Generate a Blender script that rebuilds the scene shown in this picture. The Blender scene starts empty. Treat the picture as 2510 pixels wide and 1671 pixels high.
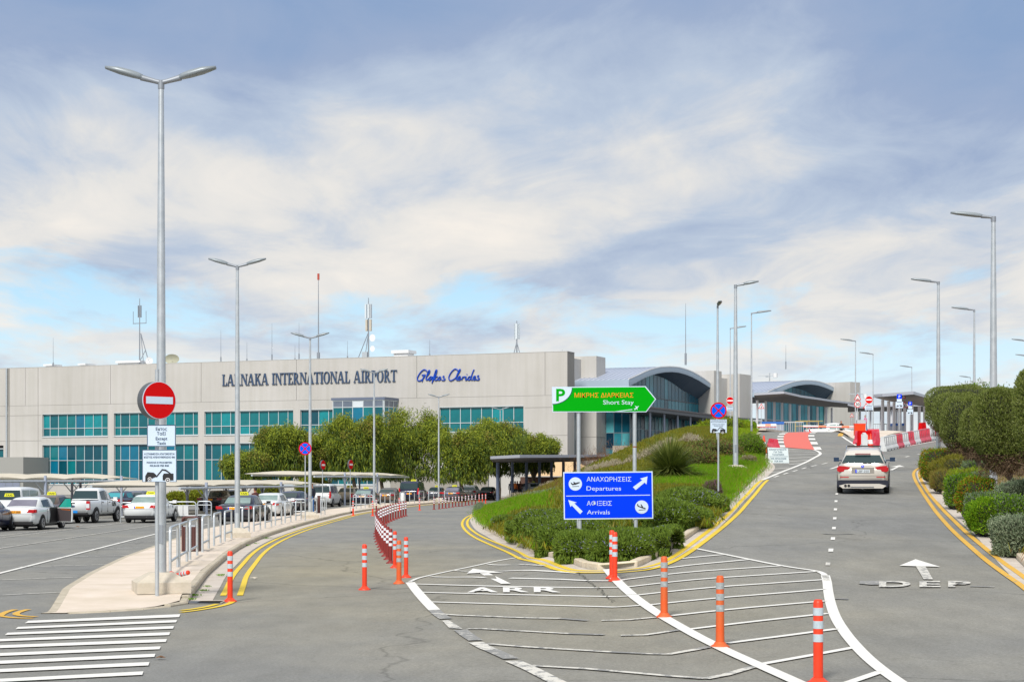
import bpy, math, random
import numpy as np
from mathutils import Vector, Matrix
R = math.radians
sc = bpy.context.scene
col = sc.collection
random.seed(7); rng = np.random.default_rng(11)

# ------------------------------------------------------------------ camera, sky, sun, exposure
F, CX, HY, CH = 4300.0, 1255.0, 1175.0, 2.25
cam = bpy.data.cameras.new('camera'); camo = bpy.data.objects.new('camera', cam); col.objects.link(camo)
camo.location = (0, 0, CH); camo.rotation_euler = (R(90), 0, 0)
cam.lens = 36 * F / 2510; cam.sensor_width = 36; cam.shift_y = (HY - 835.5) / 2510
cam.clip_start = 0.5; cam.clip_end = 9000
sc.camera = camo
vs = sc.view_settings
vs.view_transform = 'Standard'; vs.look = 'None'; vs.gamma = 1; vs.exposure = 0.62
vs.use_curve_mapping = False
SUN_EL, SUN_AZ = 41.0, -163.0      # azimuth measured clockwise from the view direction (+Y)
GLOC = (9.4, 1.1, 7.0)
w = bpy.data.worlds.new('World'); sc.world = w; w.use_nodes = True
nt = w.node_tree; N = nt.nodes; Lk = nt.links
for n in list(N): N.remove(n)
def nd(t, **k):
    n = N.new(t)
    for a, b in k.items(): setattr(n, a, b)
    return n
def mth(op, a, b=None, c=None, clamp=False):
    n = nd('ShaderNodeMath', operation=op); n.use_clamp = clamp
    for i, v in enumerate((a, b, c)):
        if v is None: continue
        if isinstance(v, (int, float)): n.inputs[i].default_value = v
        else: Lk.new(v, n.inputs[i])
    return n.outputs[0]
out = nd('ShaderNodeOutputWorld'); bg = nd('ShaderNodeBackground'); bg.inputs['Strength'].default_value = 0.1
Lk.new(bg.outputs[0], out.inputs[0])
sky = nd('ShaderNodeTexSky', sky_type='NISHITA'); sky.sun_disc = False
sky.sun_elevation = R(SUN_EL); sky.sun_rotation = R(SUN_AZ); sky.air_density = 1.0; sky.dust_density = 0.4; sky.ozone_density = 1.5
tc = nd('ShaderNodeTexCoord'); sp = nd('ShaderNodeSeparateXYZ'); Lk.new(tc.outputs['Generated'], sp.inputs[0])
X_, Y_, Z_ = sp.outputs
zc = mth('ADD', mth('MAXIMUM', Z_, 0.0), 0.10)
cb = nd('ShaderNodeCombineXYZ'); Lk.new(mth('DIVIDE', X_, zc), cb.inputs[0]); Lk.new(mth('DIVIDE', Y_, zc), cb.inputs[1])
def noise(scale, detail, rough, loc, rotz=0.0, sx=1, sy=1, dist=0.0):
    mp = nd('ShaderNodeMapping'); Lk.new(cb.outputs[0], mp.inputs[0])
    mp.inputs['Location'].default_value = loc; mp.inputs['Rotation'].default_value = (0, 0, R(rotz)); mp.inputs['Scale'].default_value = (sx, sy, 1)
    n = nd('ShaderNodeTexNoise'); n.inputs['Scale'].default_value = scale; n.inputs['Detail'].default_value = detail
    n.inputs['Roughness'].default_value = rough; n.inputs['Distortion'].default_value = dist
    Lk.new(mp.outputs[0], n.inputs['Vector']); return n.outputs['Fac']
def ramp(fac, pts, interp='LINEAR'):
    r = nd('ShaderNodeValToRGB'); r.color_ramp.interpolation = interp
    e = r.color_ramp.elements
    while len(e) < len(pts): e.new(0.5)
    for q, (p, c) in zip(e, pts): q.position = p; q.color = (c[0], c[1], c[2], 1)
    Lk.new(fac, r.inputs[0]); return r.outputs[0]
def mixc(f, a, b):
    m = nd('ShaderNodeMix', data_type='RGBA')
    if isinstance(f, (int, float)): m.inputs[0].default_value = f
    else: Lk.new(f, m.inputs[0])
    for i, v in ((6, a), (7, b)):
        if isinstance(v, tuple): m.inputs[i].default_value = (*v, 1)
        else: Lk.new(v, m.inputs[i])
    return m.outputs[2]
big = noise(0.80, 3, 0.5, (9.7, 0.4, 0), 24, 1.5, 0.9, 0.35)
fine = noise(2.3, 9, 0.62, (5.1, 2.0, 3.0), 24, 1.25, 0.75, 0.7)
wisp = noise(6.5, 8, 0.6, (1.1, 7.0, 3.0), 24, 1.3, 0.55, 0.4)
bias = ramp(Z_, [(0.0, (.66,)*3), (0.08, (.72,)*3), (0.13, (.72,)*3), (0.17, (.56,)*3), (0.205, (.40,)*3), (0.26, (.17,)*3), (0.42, (.45,)*3), (0.7, (.66,)*3), (1.0, (.7,)*3)])  # clouds overhead, above the view, brightened to raise the ambient light
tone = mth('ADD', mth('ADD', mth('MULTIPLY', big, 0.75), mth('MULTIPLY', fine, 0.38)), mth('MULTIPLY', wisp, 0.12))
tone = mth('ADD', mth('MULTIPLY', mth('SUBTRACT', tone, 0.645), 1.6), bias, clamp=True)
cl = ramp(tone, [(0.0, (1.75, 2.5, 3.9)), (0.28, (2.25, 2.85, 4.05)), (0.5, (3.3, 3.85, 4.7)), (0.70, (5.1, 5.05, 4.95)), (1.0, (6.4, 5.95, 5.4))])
gapn = noise(2.6, 8, 0.62, GLOC, 8, 0.8, 0.42, 0.3)
gb = ramp(Z_, [(0.0, (.44,)*3), (0.035, (.50,)*3), (0.06, (.55,)*3), (0.085, (.53,)*3), (0.105, (.44,)*3), (0.13, (.33,)*3), (0.16, (.26,)*3), (0.25, (.22,)*3), (1.0, (.2,)*3)])
gap = mth('MULTIPLY', mth('SUBTRACT', mth('ADD', gapn, gb), 0.965), 6.0, clamp=True)
blue = mixc(0.88, sky.outputs[0], ramp(Z_, [(0.0, (4.6, 5.8, 6.5)), (0.06, (4.0, 5.6, 6.6)), (0.13, (2.7, 4.7, 6.4)), (0.4, (1.4, 3.0, 5.2)), (1.0, (1.2, 2.3, 4.2))]))
lowhaze = ramp(Z_, [(0.0, (1,)*3), (0.04, (.8,)*3), (0.085, (.15,)*3), (0.12, (.0,)*3)])
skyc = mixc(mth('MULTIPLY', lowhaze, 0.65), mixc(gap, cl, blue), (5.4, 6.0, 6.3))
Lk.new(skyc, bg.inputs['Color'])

sd = bpy.data.lights.new('sun', 'SUN'); sd.energy = 2.35; sd.angle = R(12); sd.color = (1.0, 0.95, 0.87)
so = bpy.data.objects.new('sun', sd); col.objects.link(so)
az = R(SUN_AZ); el = R(SUN_EL)
sdir = Vector((math.sin(az) * math.cos(el), math.cos(az) * math.cos(el), math.sin(el)))
so.rotation_euler = (-sdir).to_track_quat('-Z', 'Y').to_euler()
so.location = sdir * 200

# ------------------------------------------------------------------ helpers
MATS = {}
def lin(c):
    return tuple(((v / 255) / 12.92 if v / 255 <= .04045 else ((v / 255 + .055) / 1.055) ** 2.4) for v in c)
def M(name, c=None, rough=.6, metal=0.0, var=0.0, vscale=3.0, bump=0.0, bscale=40.0, coat=0.0, c2=None, detail=5, spec=None, alpha=None, isl=None, trans=0.0, tint=0.0):
    if name in MATS: return MATS[name]
    m = bpy.data.materials.new(name); m.use_nodes = True
    t = m.node_tree; b = t.nodes['Principled BSDF']
    b.inputs['Roughness'].default_value = rough; b.inputs['Metallic'].default_value = metal
    b.inputs['Coat Weight'].default_value = coat
    if spec is not None: b.inputs['Specular IOR Level'].default_value = spec
    b.inputs['Base Color'].default_value = (*c, 1)
    if isl: b.inputs['Specular IOR Level'].default_value = .15
    if var or c2 or isl:
        g = t.nodes.new('ShaderNodeTexCoord'); n = t.nodes.new('ShaderNodeTexNoise')
        n.inputs['Scale'].default_value = vscale; n.inputs['Detail'].default_value = detail; n.inputs['Roughness'].default_value = .6
        t.links.new(g.outputs['Object'], n.inputs['Vector'])
        r = t.nodes.new('ShaderNodeValToRGB'); e = r.color_ramp.elements
        e[0].position = .33; e[1].position = .67
        a = c; d = c2 if c2 else tuple(min(1, v * (1 + var)) for v in c)
        if not c2: a = tuple(v * (1 - var) for v in c)
        e[0].color = (*a, 1); e[1].color = (*d, 1)
        fac = n.outputs['Fac']
        if isl:
            gi = t.nodes.new('ShaderNodeNewGeometry'); mx = t.nodes.new('ShaderNodeMix'); mx.data_type = 'FLOAT'
            mx.inputs[0].default_value = isl
            t.links.new(n.outputs['Fac'], mx.inputs[2]); t.links.new(gi.outputs['Random Per Island'], mx.inputs[3])
            fac = mx.outputs[0]; e[0].position = .15; e[1].position = .85
        t.links.new(fac, r.inputs[0]); t.links.new(r.outputs[0], b.inputs['Base Color'])
    if bump:
        g = t.nodes.new('ShaderNodeTexCoord'); n = t.nodes.new('ShaderNodeTexNoise'); n.inputs['Scale'].default_value = bscale; n.inputs['Detail'].default_value = 4
        t.links.new(g.outputs['Object'], n.inputs['Vector'])
        bp = t.nodes.new('ShaderNodeBump'); bp.inputs['Strength'].default_value = bump; bp.inputs['Distance'].default_value = .02
        t.links.new(n.outputs['Fac'], bp.inputs['Height']); t.links.new(bp.outputs[0], b.inputs['Normal'])
    if trans:
        tr = t.nodes.new('ShaderNodeBsdfTranslucent'); tr.inputs[0].default_value = (*[min(1, v * 1.3) for v in c], 1)
        ms = t.nodes.new('ShaderNodeMixShader'); ms.inputs[0].default_value = trans
        o = t.nodes['Material Output']; t.links.new(b.outputs[0], ms.inputs[1]); t.links.new(tr.outputs[0], ms.inputs[2]); t.links.new(ms.outputs[0], o.inputs[0])
    MATS[name] = m; return m

def tag(o, label=None, cat=None, group=None, kind=None):
    if label: o['label'] = label
    if cat: o['category'] = cat
    if group: o['group'] = group
    if kind: o['kind'] = kind
    return o
def empty(name, loc=(0, 0, 0), rz=0.0, label=None, cat=None, group=None, kind=None):
    o = bpy.data.objects.new(name, None); col.objects.link(o); o.location = loc; o.rotation_euler = (0, 0, rz)
    o.empty_display_size = .3
    return tag(o, label, cat, group, kind)
def link(name, me, parent=None, loc=None, rz=None):
    o = bpy.data.objects.new(name, me); col.objects.link(o)
    if parent is not None: o.parent = parent
    if loc is not None: o.location = loc
    if rz is not None: o.rotation_euler = (0, 0, rz)
    return o
class MB:
    def __init__(s): s.v = []; s.f = []; s.m = []; s.sm = []
    def add(s, vs, fs, m=0, smooth=False):
        b = len(s.v); s.v += [tuple(v) for v in vs]
        for f in fs: s.f.append([i + b for i in f]); s.m.append(m); s.sm.append(smooth)
        return s
    def box(s, a, b, m=0, rz=0, org=None):
        x0, y0, z0 = a; x1, y1, z1 = b
        v = [(x0, y0, z0), (x1, y0, z0), (x1, y1, z0), (x0, y1, z0), (x0, y0, z1), (x1, y0, z1), (x1, y1, z1), (x0, y1, z1)]
        if rz or org:
            ox, oy = org or (0, 0); c, n = math.cos(rz), math.sin(rz)
            v = [(ox + x * c - y * n, oy + x * n + y * c, z) for x, y, z in v]
        return s.add(v, [(0, 3, 2, 1), (4, 5, 6, 7), (0, 1, 5, 4), (1, 2, 6, 5), (2, 3, 7, 6), (3, 0, 4, 7)], m)
    def tube(s, pts, r, n=8, m=0, caps=True, closed=False):
        pts = [Vector(p) for p in pts]; k = len(pts)
        rs = r if isinstance(r, (list, tuple)) else [r] * k
        vs = []; up = None
        for i, p in enumerate(pts):
            if closed: d = pts[(i + 1) % k] - pts[i - 1]
            else: d = pts[min(i + 1, k - 1)] - pts[max(i - 1, 0)]
            d.normalize()
            if up is None:
                a = Vector((0, 0, 1)) if abs(d.z) < .9 else Vector((1, 0, 0))
                up = (a - d * a.dot(d)).normalized()
            else:
                up = (up - d * up.dot(d)); up = up.normalized() if up.length > 1e-6 else Vector((1, 0, 0))
            sd = d.cross(up)
            for j in range(n):
                t = 2 * math.pi * j / n + math.pi / n
                vs.append(p + (up * math.cos(t) + sd * math.sin(t)) * rs[i])
        fs = []
        for i in range(k if closed else k - 1):
            i2 = (i + 1) % k
            for j in range(n): fs.append((i * n + j, i * n + (j + 1) % n, i2 * n + (j + 1) % n, i2 * n + j))
        s.add(vs, fs, m, n > 4)
        if caps and not closed:
            s.add(vs[:n], [tuple(range(n))[::-1]], m); s.add(vs[-n:], [tuple(range(n))], m)
        return s
    def cyl(s, p, r, h, n=12, m=0, r2=None, axis='z'):
        p = Vector(p); d = {'z': Vector((0, 0, h)), 'y': Vector((0, h, 0)), 'x': Vector((h, 0, 0))}[axis]
        return s.tube([p, p + d], [r, r if r2 is None else r2], n, m)
    def lathe(s, c, prof, n=12, m=0):
        c = Vector(c); vs = []
        for r, z in prof:
            for j in range(n):
                t = 2 * math.pi * j / n; vs.append((c.x + r * math.cos(t), c.y + r * math.sin(t), c.z + z))
        fs = []
        for i in range(len(prof) - 1):
            for j in range(n): fs.append((i * n + j, i * n + (j + 1) % n, (i + 1) * n + (j + 1) % n, (i + 1) * n + j))
        s.add(vs, fs, m, True)
        s.add(vs[-n:], [tuple(range(n))], m)
        return s
    def prism(s, poly, y0, y1, m=0):      # polygon in the x-z plane, extruded along y
        n = len(poly)
        v = [(x, y0, z) for x, z in poly] + [(x, y1, z) for x, z in poly]
        ar = sum(poly[i][0] * poly[(i + 1) % n][1] - poly[(i + 1) % n][0] * poly[i][1] for i in range(n))
        f = [tuple(range(n)), tuple(range(2 * n - 1, n - 1, -1))] + [(i, i + n, (i + 1) % n + n, (i + 1) % n) for i in range(n)]
        if ar < 0: f = [t[::-1] for t in f]
        return s.add(v, f, m)
    def prismz(s, poly, z0, z1, m=0):     # polygon in the x-y plane, extruded along z
        n = len(poly)
        v = [(x, y, z0) for x, y in poly] + [(x, y, z1) for x, y in poly]
        f = [tuple(range(n))[::-1], tuple(range(n, 2 * n))] + [(i, (i + 1) % n, (i + 1) % n + n, i + n) for i in range(n)]
        return s.add(v, f, m)
    def mesh(s, name, mats):
        me = bpy.data.meshes.new(name); me.from_pydata(s.v, [], s.f)
        for q in (mats if isinstance(mats, (list, tuple)) else [mats]): me.materials.append(q)
        me.polygons.foreach_set('material_index', s.m); me.polygons.foreach_set('use_smooth', s.sm)
        me.update(); return me
    def build(s, name, mats, parent=None, loc=None, rz=None): return link(name, s.mesh(name, mats), parent, loc, rz)

def copy_tree(o, parent=None):
    c = o.copy(); col.objects.link(c)
    if parent is not None: c.parent = parent
    for ch in list(o.children): copy_tree(ch, c)
    return c
ONES = ['', 'first', 'second', 'third', 'fourth', 'fifth', 'sixth', 'seventh', 'eighth', 'ninth', 'tenth', 'eleventh', 'twelfth', 'thirteenth', 'fourteenth', 'fifteenth', 'sixteenth', 'seventeenth', 'eighteenth', 'nineteenth']
def ordn(n):
    if n < 20: return ONES[n]
    t = {2: 'twent', 3: 'thirt', 4: 'fort'}[n // 10]
    return t + 'ieth' if n % 10 == 0 else t + 'y-' + ONES[n % 10]

def lerp(xs, ys, x): return float(np.interp(x, xs, ys))
HRY = [0, 18, 24, 30, 36.4, 41, 47, 55, 65, 75, 90, 110, 125, 135, 150, 2000]
HRZ = [0, 0, .1, .27, .52, .72, .93, 1.25, 1.72, 2.3, 3.2, 4.6, 5.5, 5.92, 6.05, 6.05]
LOY = [0, 38, 50, 66, 80, 95, 130, 200, 400]; LOX = [-3, -3, 0, 4, 7, 9.5, 12, 14, 20]
HIX = [4, 4, 5.5, 8, 11, 13, 15.5, 17.5, 24]
def th(x, y):
    h = lerp(HRY, HRZ, y); a = lerp(LOY, LOX, y); b = lerp(LOY, HIX, y)
    t = min(1, max(0, (x - a) / (b - a))); return h * t * t * (3 - 2 * t)
def gp(px, py, dz=0.0):
    """the point of the ground seen at photo pixel (px, py)"""
    a = (px - CX) / F; b = (HY - py) / F; y = 8.0; py_ = y
    g0 = None
    while y < 400:
        g = CH + b * y - th(a * y, y)
        if g <= 0 and g0 is not None:
            y = py_ + (y - py_) * g0 / (g0 - g + 1e-9); break
        g0 = g; py_ = y; y += .25 if y < 60 else .6
    y = min(y, 400)
    return Vector((a * y, y, th(a * y, y) + dz))
def P(px, py, Y): return Vector(((px - CX) / F * Y, Y, CH - (py - HY) / F * Y))
def z1(x, y): return (x / 2.953, 1140 + y / 2.953)
def z2(x, y): return (500 + x / 2.953, 1140 + y / 2.953)
def z3(x, y): return (1000 + x / 2.953, 1140 + y / 2.953)
def z4(x, y): return (1450 + x / 2.953, 1140 + y / 2.953)
def z5(x, y): return (1870 + x / 2.953, 1140 + y / 2.953)
def q4(x, y): return (1400 + x / 3.681, 860 + y / 3.681)
def q5(x, y): return (1820 + x / 5.89, 880 + y / 5.89)
def resample(pts, step):
    pts = [Vector(p) for p in pts]; d = [0]
    for a, b in zip(pts, pts[1:]): d.append(d[-1] + (Vector((b.x - a.x, b.y - a.y, 0))).length)
    n = max(2, int(d[-1] / step) + 1); o = []
    for t in np.linspace(0, d[-1], n):
        o.append(Vector((lerp(d, [p.x for p in pts], t), lerp(d, [p.y for p in pts], t), 0)))
    return o
def smoothline(pts, it=2):
    for _ in range(it):
        o = [pts[0]]
        for a, b in zip(pts, pts[1:]): o += [a.lerp(b, .25), a.lerp(b, .75)]
        o.append(pts[-1]); pts = o
    return pts
def offset(pts, d):      # to the left of travel for d > 0
    o = []
    for i, p in enumerate(pts):
        a = pts[max(i - 1, 0)]; b = pts[min(i + 1, len(pts) - 1)]; t = Vector((b.x - a.x, b.y - a.y, 0)).normalized()
        o.append(Vector((p.x - t.y * d, p.y + t.x * d, 0)))
    return o
def ribbon(mb, pts, d0, d1, dz, m=0, z0=None):
    a = offset(pts, d0); b = offset(pts, d1)
    vs = []
    for p, q in zip(a, b):
        vs.append((p.x, p.y, th(p.x, p.y) + dz)); vs.append((q.x, q.y, th(q.x, q.y) + dz))
    fs = [(2 * i, 2 * i + 2, 2 * i + 3, 2 * i + 1) for i in range(len(pts) - 1)]
    if d1 > d0: fs = [f for f in fs]
    mb.add(vs, fs, m)
TXT = {}
def text(body, h, mat, parent=None, name='lettering', loc=(0, 0, 0), ext=.004, w=None, align='CENTER', flat=False, bold=0.0, shear=0.0, rz=0):
    """built-in font, cap height h; upright facing -y, or lying flat on the ground"""
    c = bpy.data.curves.new('t', 'FONT'); c.body = body; c.align_x = align; c.size = h / .73
    c.extrude = ext; c.offset = bold; c.resolution_u = 3; c.shear = shear
    o = bpy.data.objects.new('t', c); col.objects.link(o)
    dg = bpy.context.evaluated_depsgraph_get(); me = bpy.data.meshes.new_from_object(o.evaluated_get(dg))
    bpy.data.objects.remove(o); bpy.data.curves.remove(c)
    n = len(me.vertices); a = np.zeros(n * 3, 'f'); me.vertices.foreach_get('co', a); a = a.reshape(n, 3)
    if w:
        ww = a[:, 0].max() - a[:, 0].min(); a[:, 0] *= w / ww
    if not flat: a = np.stack([a[:, 0], -a[:, 2], a[:, 1]], 1)
    me.vertices.foreach_set('co', a.astype('f').ravel()); me.materials.clear(); me.materials.append(mat); me.update(); me.name = name
    return link(name, me, parent, loc, rz)
def npmesh(name, V, Fq, mats, mi=None, smooth=False):
    """fast mesh from numpy arrays of quads or triangles"""
    me = bpy.data.meshes.new(name); k = Fq.shape[1]
    me.vertices.add(len(V)); me.vertices.foreach_set('co', V.astype('f').ravel())
    me.loops.add(Fq.size); me.loops.foreach_set('vertex_index', Fq.astype('i').ravel())
    me.polygons.add(len(Fq)); me.polygons.foreach_set('loop_start', np.arange(0, Fq.size, k, dtype='i'))
    for q in (mats if isinstance(mats, (list, tuple)) else [mats]): me.materials.append(q)
    if mi is not None: me.polygons.foreach_set('material_index', mi.astype('i'))
    me.update(calc_edges=True); return me
def unit(a): return a / np.maximum(np.linalg.norm(a, axis=1, keepdims=True), 1e-9)
def leaves(name, C, D, L, Wd, mats, mi=None):
    """blades: centres C, long axes D, lengths L, widths Wd"""
    n = len(C); D = unit(D); r = unit(np.cross(D, rng.normal(size=(n, 3))))
    L = np.broadcast_to(L, (n,))[:, None]; Wd = np.broadcast_to(Wd, (n,))[:, None]
    a = C - D * L / 2; b = C + D * L / 2
    V = np.stack([a, C + r * Wd / 2, b, C - r * Wd / 2], 1).reshape(-1, 3)
    Fq = np.arange(4 * n).reshape(n, 4)
    return npmesh(name, V, Fq, mats, mi)
# ------------------------------------------------------------------ materials
def asphalt(name, c, c2, patch=.5):
    m = bpy.data.materials.new(name); m.use_nodes = True; t = m.node_tree; b = t.nodes['Principled BSDF']
    g = t.nodes.new('ShaderNodeTexCoord')
    def nz(s, d, r=.6, sc3=(1, 1, 1)):
        mp = t.nodes.new('ShaderNodeMapping'); mp.inputs['Scale'].default_value = sc3
        n = t.nodes.new('ShaderNodeTexNoise'); n.inputs['Scale'].default_value = s; n.inputs['Detail'].default_value = d; n.inputs['Roughness'].default_value = r
        t.links.new(g.outputs['Object'], mp.inputs[0]); t.links.new(mp.outputs[0], n.inputs['Vector']); return n.outputs['Fac']
    def rp(f, p0, c0, p1, c1):
        r = t.nodes.new('ShaderNodeValToRGB'); e = r.color_ramp.elements; e[0].position = p0; e[1].position = p1; e[0].color = (*c0, 1); e[1].color = (*c1, 1)
        t.links.new(f, r.inputs[0]); return r.outputs[0]
    def mx(a, b_, f, bt='MULTIPLY'):
        x = t.nodes.new('ShaderNodeMix'); x.data_type = 'RGBA'; x.blend_type = bt; x.inputs[0].default_value = f
        t.links.new(a, x.inputs[6]); t.links.new(b_, x.inputs[7]); return x.outputs[2]
    base = rp(nz(.16, 4), .36, c, .64, c2)
    grain = rp(nz(26, 4, .85), .28, (.55,)*3, .72, (1.30,)*3)
    med = rp(nz(1.3, 7, .75, (1, .35, 1)), .3, (.82,)*3, .7, (1.10,)*3)
    spots = rp(nz(5.0, 2, .5), .66, (1, 1, 1), .74, (.82,)*3)
    x = mx(mx(mx(base, grain, .8), med, 1), spots, .8)
    vo = t.nodes.new('ShaderNodeTexVoronoi'); vo.feature = 'DISTANCE_TO_EDGE'; vo.inputs['Scale'].default_value = .085
    nn = t.nodes.new('ShaderNodeTexNoise'); nn.inputs['Scale'].default_value = .8; nn.inputs['Detail'].default_value = 6
    va = t.nodes.new('ShaderNodeVectorMath'); va.operation = 'MULTIPLY_ADD'; va.inputs[1].default_value = (1.5, 1.5, 0)
    t.links.new(g.outputs['Object'], nn.inputs['Vector']); t.links.new(nn.outputs['Color'], va.inputs[0]); t.links.new(g.outputs['Object'], va.inputs[2])
    t.links.new(va.outputs[0], vo.inputs['Vector'])
    crack = rp(vo.outputs['Distance'], .0, (.55,)*3, .0016, (1, 1, 1))
    x = mx(x, crack, .7)
    def dust(c0, r0, f, src):
        mp = t.nodes.new('ShaderNodeMapping'); mp.vector_type = 'TEXTURE'; mp.inputs['Location'].default_value = c0; mp.inputs['Scale'].default_value = r0
        gr = t.nodes.new('ShaderNodeTexGradient'); gr.gradient_type = 'SPHERICAL'; va2 = t.nodes.new('ShaderNodeVectorMath'); va2.operation = 'MULTIPLY_ADD'; va2.inputs[1].default_value = (2.2, 5, 0)
        t.links.new(nn.outputs['Color'], va2.inputs[0]); t.links.new(g.outputs['Object'], va2.inputs[2]); t.links.new(va2.outputs[0], mp.inputs[0]); t.links.new(mp.outputs[0], gr.inputs[0])
        ml = t.nodes.new('ShaderNodeMath'); ml.operation = 'MULTIPLY'; ml.use_clamp = True; ml.inputs[1].default_value = f; t.links.new(gr.outputs['Fac'], ml.inputs[0])
        q = t.nodes.new('ShaderNodeMix'); q.data_type = 'RGBA'; q.blend_type = 'MULTIPLY'; q.inputs[7].default_value = (1.20, 1.12, .92, 1); t.links.new(ml.outputs[0], q.inputs[0]); t.links.new(src, q.inputs[6]); return q.outputs[2]
    for c0, r0, f in (((-3.2, 48, 0), (5.5, 24, 1), 1.2), ((3.0, 31, 0), (6, 12, 1), .9), ((9.5, 47, 0), (3.5, 22, 1), .9)): x = dust(c0, r0, f, x)
    t.links.new(x, b.inputs['Base Color']); b.inputs['Roughness'].default_value = .88; b.inputs['Specular IOR Level'].default_value = .25
    bp = t.nodes.new('ShaderNodeBump'); bp.inputs['Strength'].default_value = .5; bp.inputs['Distance'].default_value = .01
    t.links.new(nz(90, 2, .7), bp.inputs['Height']); t.links.new(bp.outputs[0], b.inputs['Normal'])
    MATS[name] = m; return m
def paint(name, c, wear=.55, base=(.26, .26, .25), scale=9.0):
    m = bpy.data.materials.new(name); m.use_nodes = True; t = m.node_tree; b = t.nodes['Principled BSDF']
    g = t.nodes.new('ShaderNodeTexCoord'); n = t.nodes.new('ShaderNodeTexNoise'); n.inputs['Scale'].default_value = scale; n.inputs['Detail'].default_value = 8; n.inputs['Roughness'].default_value = .75
    r = t.nodes.new('ShaderNodeValToRGB'); e = r.color_ramp.elements
    e[0].position = max(0, wear - .03); e[1].position = wear + .03; e[0].color = (*c, 1); e[1].color = (*base, 1)
    t.links.new(g.outputs['Object'], n.inputs['Vector']); t.links.new(n.outputs['Fac'], r.inputs[0]); t.links.new(r.outputs[0], b.inputs['Base Color'])
    b.inputs['Roughness'].default_value = .7; MATS[name] = m; return m
ASPH = asphalt('asphalt', (.24, .243, .236), (.29, .285, .26))
WPAINT = paint('white_road_paint', (.80, .79, .75), .66)
WWORN = paint('worn_white_paint', (.68, .66, .60), .53, scale=6.0)
WFADE = paint('faded_white_paint', (.6, .58, .53), .42, scale=8.0)
YPAINT = paint('yellow_road_paint', (.78, .56, .03), .68)
YPAINT2 = paint('amber_road_paint', (.72, .42, .05), .6)
RPAINT = paint('red_road_coating', (.72, .15, .11), .64, base=(.6, .2, .17), scale=2.0)
PAVE = M('sandstone_paving', (.62, .53, .42), .85, var=.1, vscale=.8, c2=(.76, .66, .57), bump=.3, bscale=25)
KERB = M('kerb_concrete', (.42, .37, .28), .9, c2=(.56, .50, .40), vscale=4, bump=.5, bscale=18)
KERBL = M('pale_kerb_concrete', (.58, .49, .36), .9, c2=(.70, .62, .49), vscale=5, bump=.5, bscale=18)
GUT = M('gutter_concrete', (.50, .44, .38), .88, c2=(.62, .56, .50), vscale=2, bump=.25, bscale=30)
SOIL = M('dry_soil', (.16, .11, .06), .95, c2=(.30, .20, .11), vscale=3, bump=.6, bscale=12)
WALL = M('cream_render', (0.487, 0.472, 0.446), .85, c2=(0.546, 0.53, 0.507), vscale=.12, detail=8, bump=.05, bscale=3)
def streaks(m, lo=.90):
    t = m.node_tree; b = t.nodes['Principled BSDF']; src = b.inputs['Base Color'].links[0].from_socket
    g = t.nodes.new('ShaderNodeTexCoord'); mp = t.nodes.new('ShaderNodeMapping'); mp.inputs['Scale'].default_value = (1.1, 1.1, .045); n = t.nodes.new('ShaderNodeTexNoise'); n.inputs['Scale'].default_value = 1.0; n.inputs['Detail'].default_value = 7; n.inputs['Roughness'].default_value = .7
    t.links.new(g.outputs['Object'], mp.inputs[0]); t.links.new(mp.outputs[0], n.inputs['Vector']); r = t.nodes.new('ShaderNodeValToRGB'); e = r.color_ramp.elements; e[0].position = .3; e[1].position = .6; e[0].color = (lo, lo, lo * .97, 1); e[1].color = (1, 1, 1, 1)
    x = t.nodes.new('ShaderNodeMix'); x.data_type = 'RGBA'; x.blend_type = 'MULTIPLY'; x.inputs[0].default_value = 1; t.links.new(n.outputs['Fac'], r.inputs[0]); t.links.new(src, x.inputs[6]); t.links.new(r.outputs[0], x.inputs[7]); t.links.new(x.outputs[2], b.inputs['Base Color'])
streaks(WALL)
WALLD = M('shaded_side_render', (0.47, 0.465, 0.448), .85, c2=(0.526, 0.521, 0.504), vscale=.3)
JOINT = M('wall_joint', (.27, .26, .24), .8)
GALV = M('galvanised_steel', (.50, .54, .57), .42, .55, c2=(.60, .64, .67), vscale=6)
GALVD = M('dark_galvanised_steel', (.30, .33, .37), .5, .4)
STEELB = M('blue_grey_steel', (.33, .38, .48), .5, .3)
CONC = M('pale_concrete', (.50, .45, .36), .9, c2=(.60, .54, .45), vscale=5, bump=.4, bscale=25)
WHITE = M('white_enamel', (.78, .79, .80), .4)
RED = M('sign_red', (.62, .006, .008),.7, spec=.06)
BLUE = M('sign_blue', (.0, .045, .88),.7, spec=.06)
SBLUE = M('no_stopping_blue', (.0, .12, .90),.7, spec=.06)
GREEN = M('sign_green', (.0, .36, .005),.7, spec=.06)
SWHITE = M('sign_pale', (.60, .72, .86), .4)
ORANGE = M('sign_orange', (.90, .30, .0), .4)
BLACK = M('black_plastic', (.012, .012, .014), .5)
DGREY = M('dark_grey_metal', (.09, .10, .115), .5, .2)
NAVY = M('navy_ink', (.02, .06, .12), .5)
MULL = M('silver_mullion', (.62, .68, .70), .4, .3)
BOR = M('orange_red_plastic', (.80, .05, .012), .45, var=.08, vscale=8)
BORO = M('weathered_orange_plastic', (.72, .10, .015), .55, c2=(.62, .13, .03), vscale=6)
BOD = M('dark_red_plastic', (.22, .018, .015), .5)
REFL = M('grey_reflective_band', (.45, .54, .60), .35, c2=(.55, .63, .68), vscale=20)
REFW = M('white_reflective_band', (.80, .80, .86), .35)
REFD = M('dirty_reflective_band', (.30, .33, .33), .5, c2=(.42, .46, .48), vscale=25)
RUST = M('rust', (.35, .10, .02), .8, c2=(.2, .06, .02), vscale=20)
ROOFM = M('standing_seam_roof', (.46, .51, .62), .5, .1)
FASC = M('blue_grey_fascia', (.38, .48, .58), .5, .1)
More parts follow.
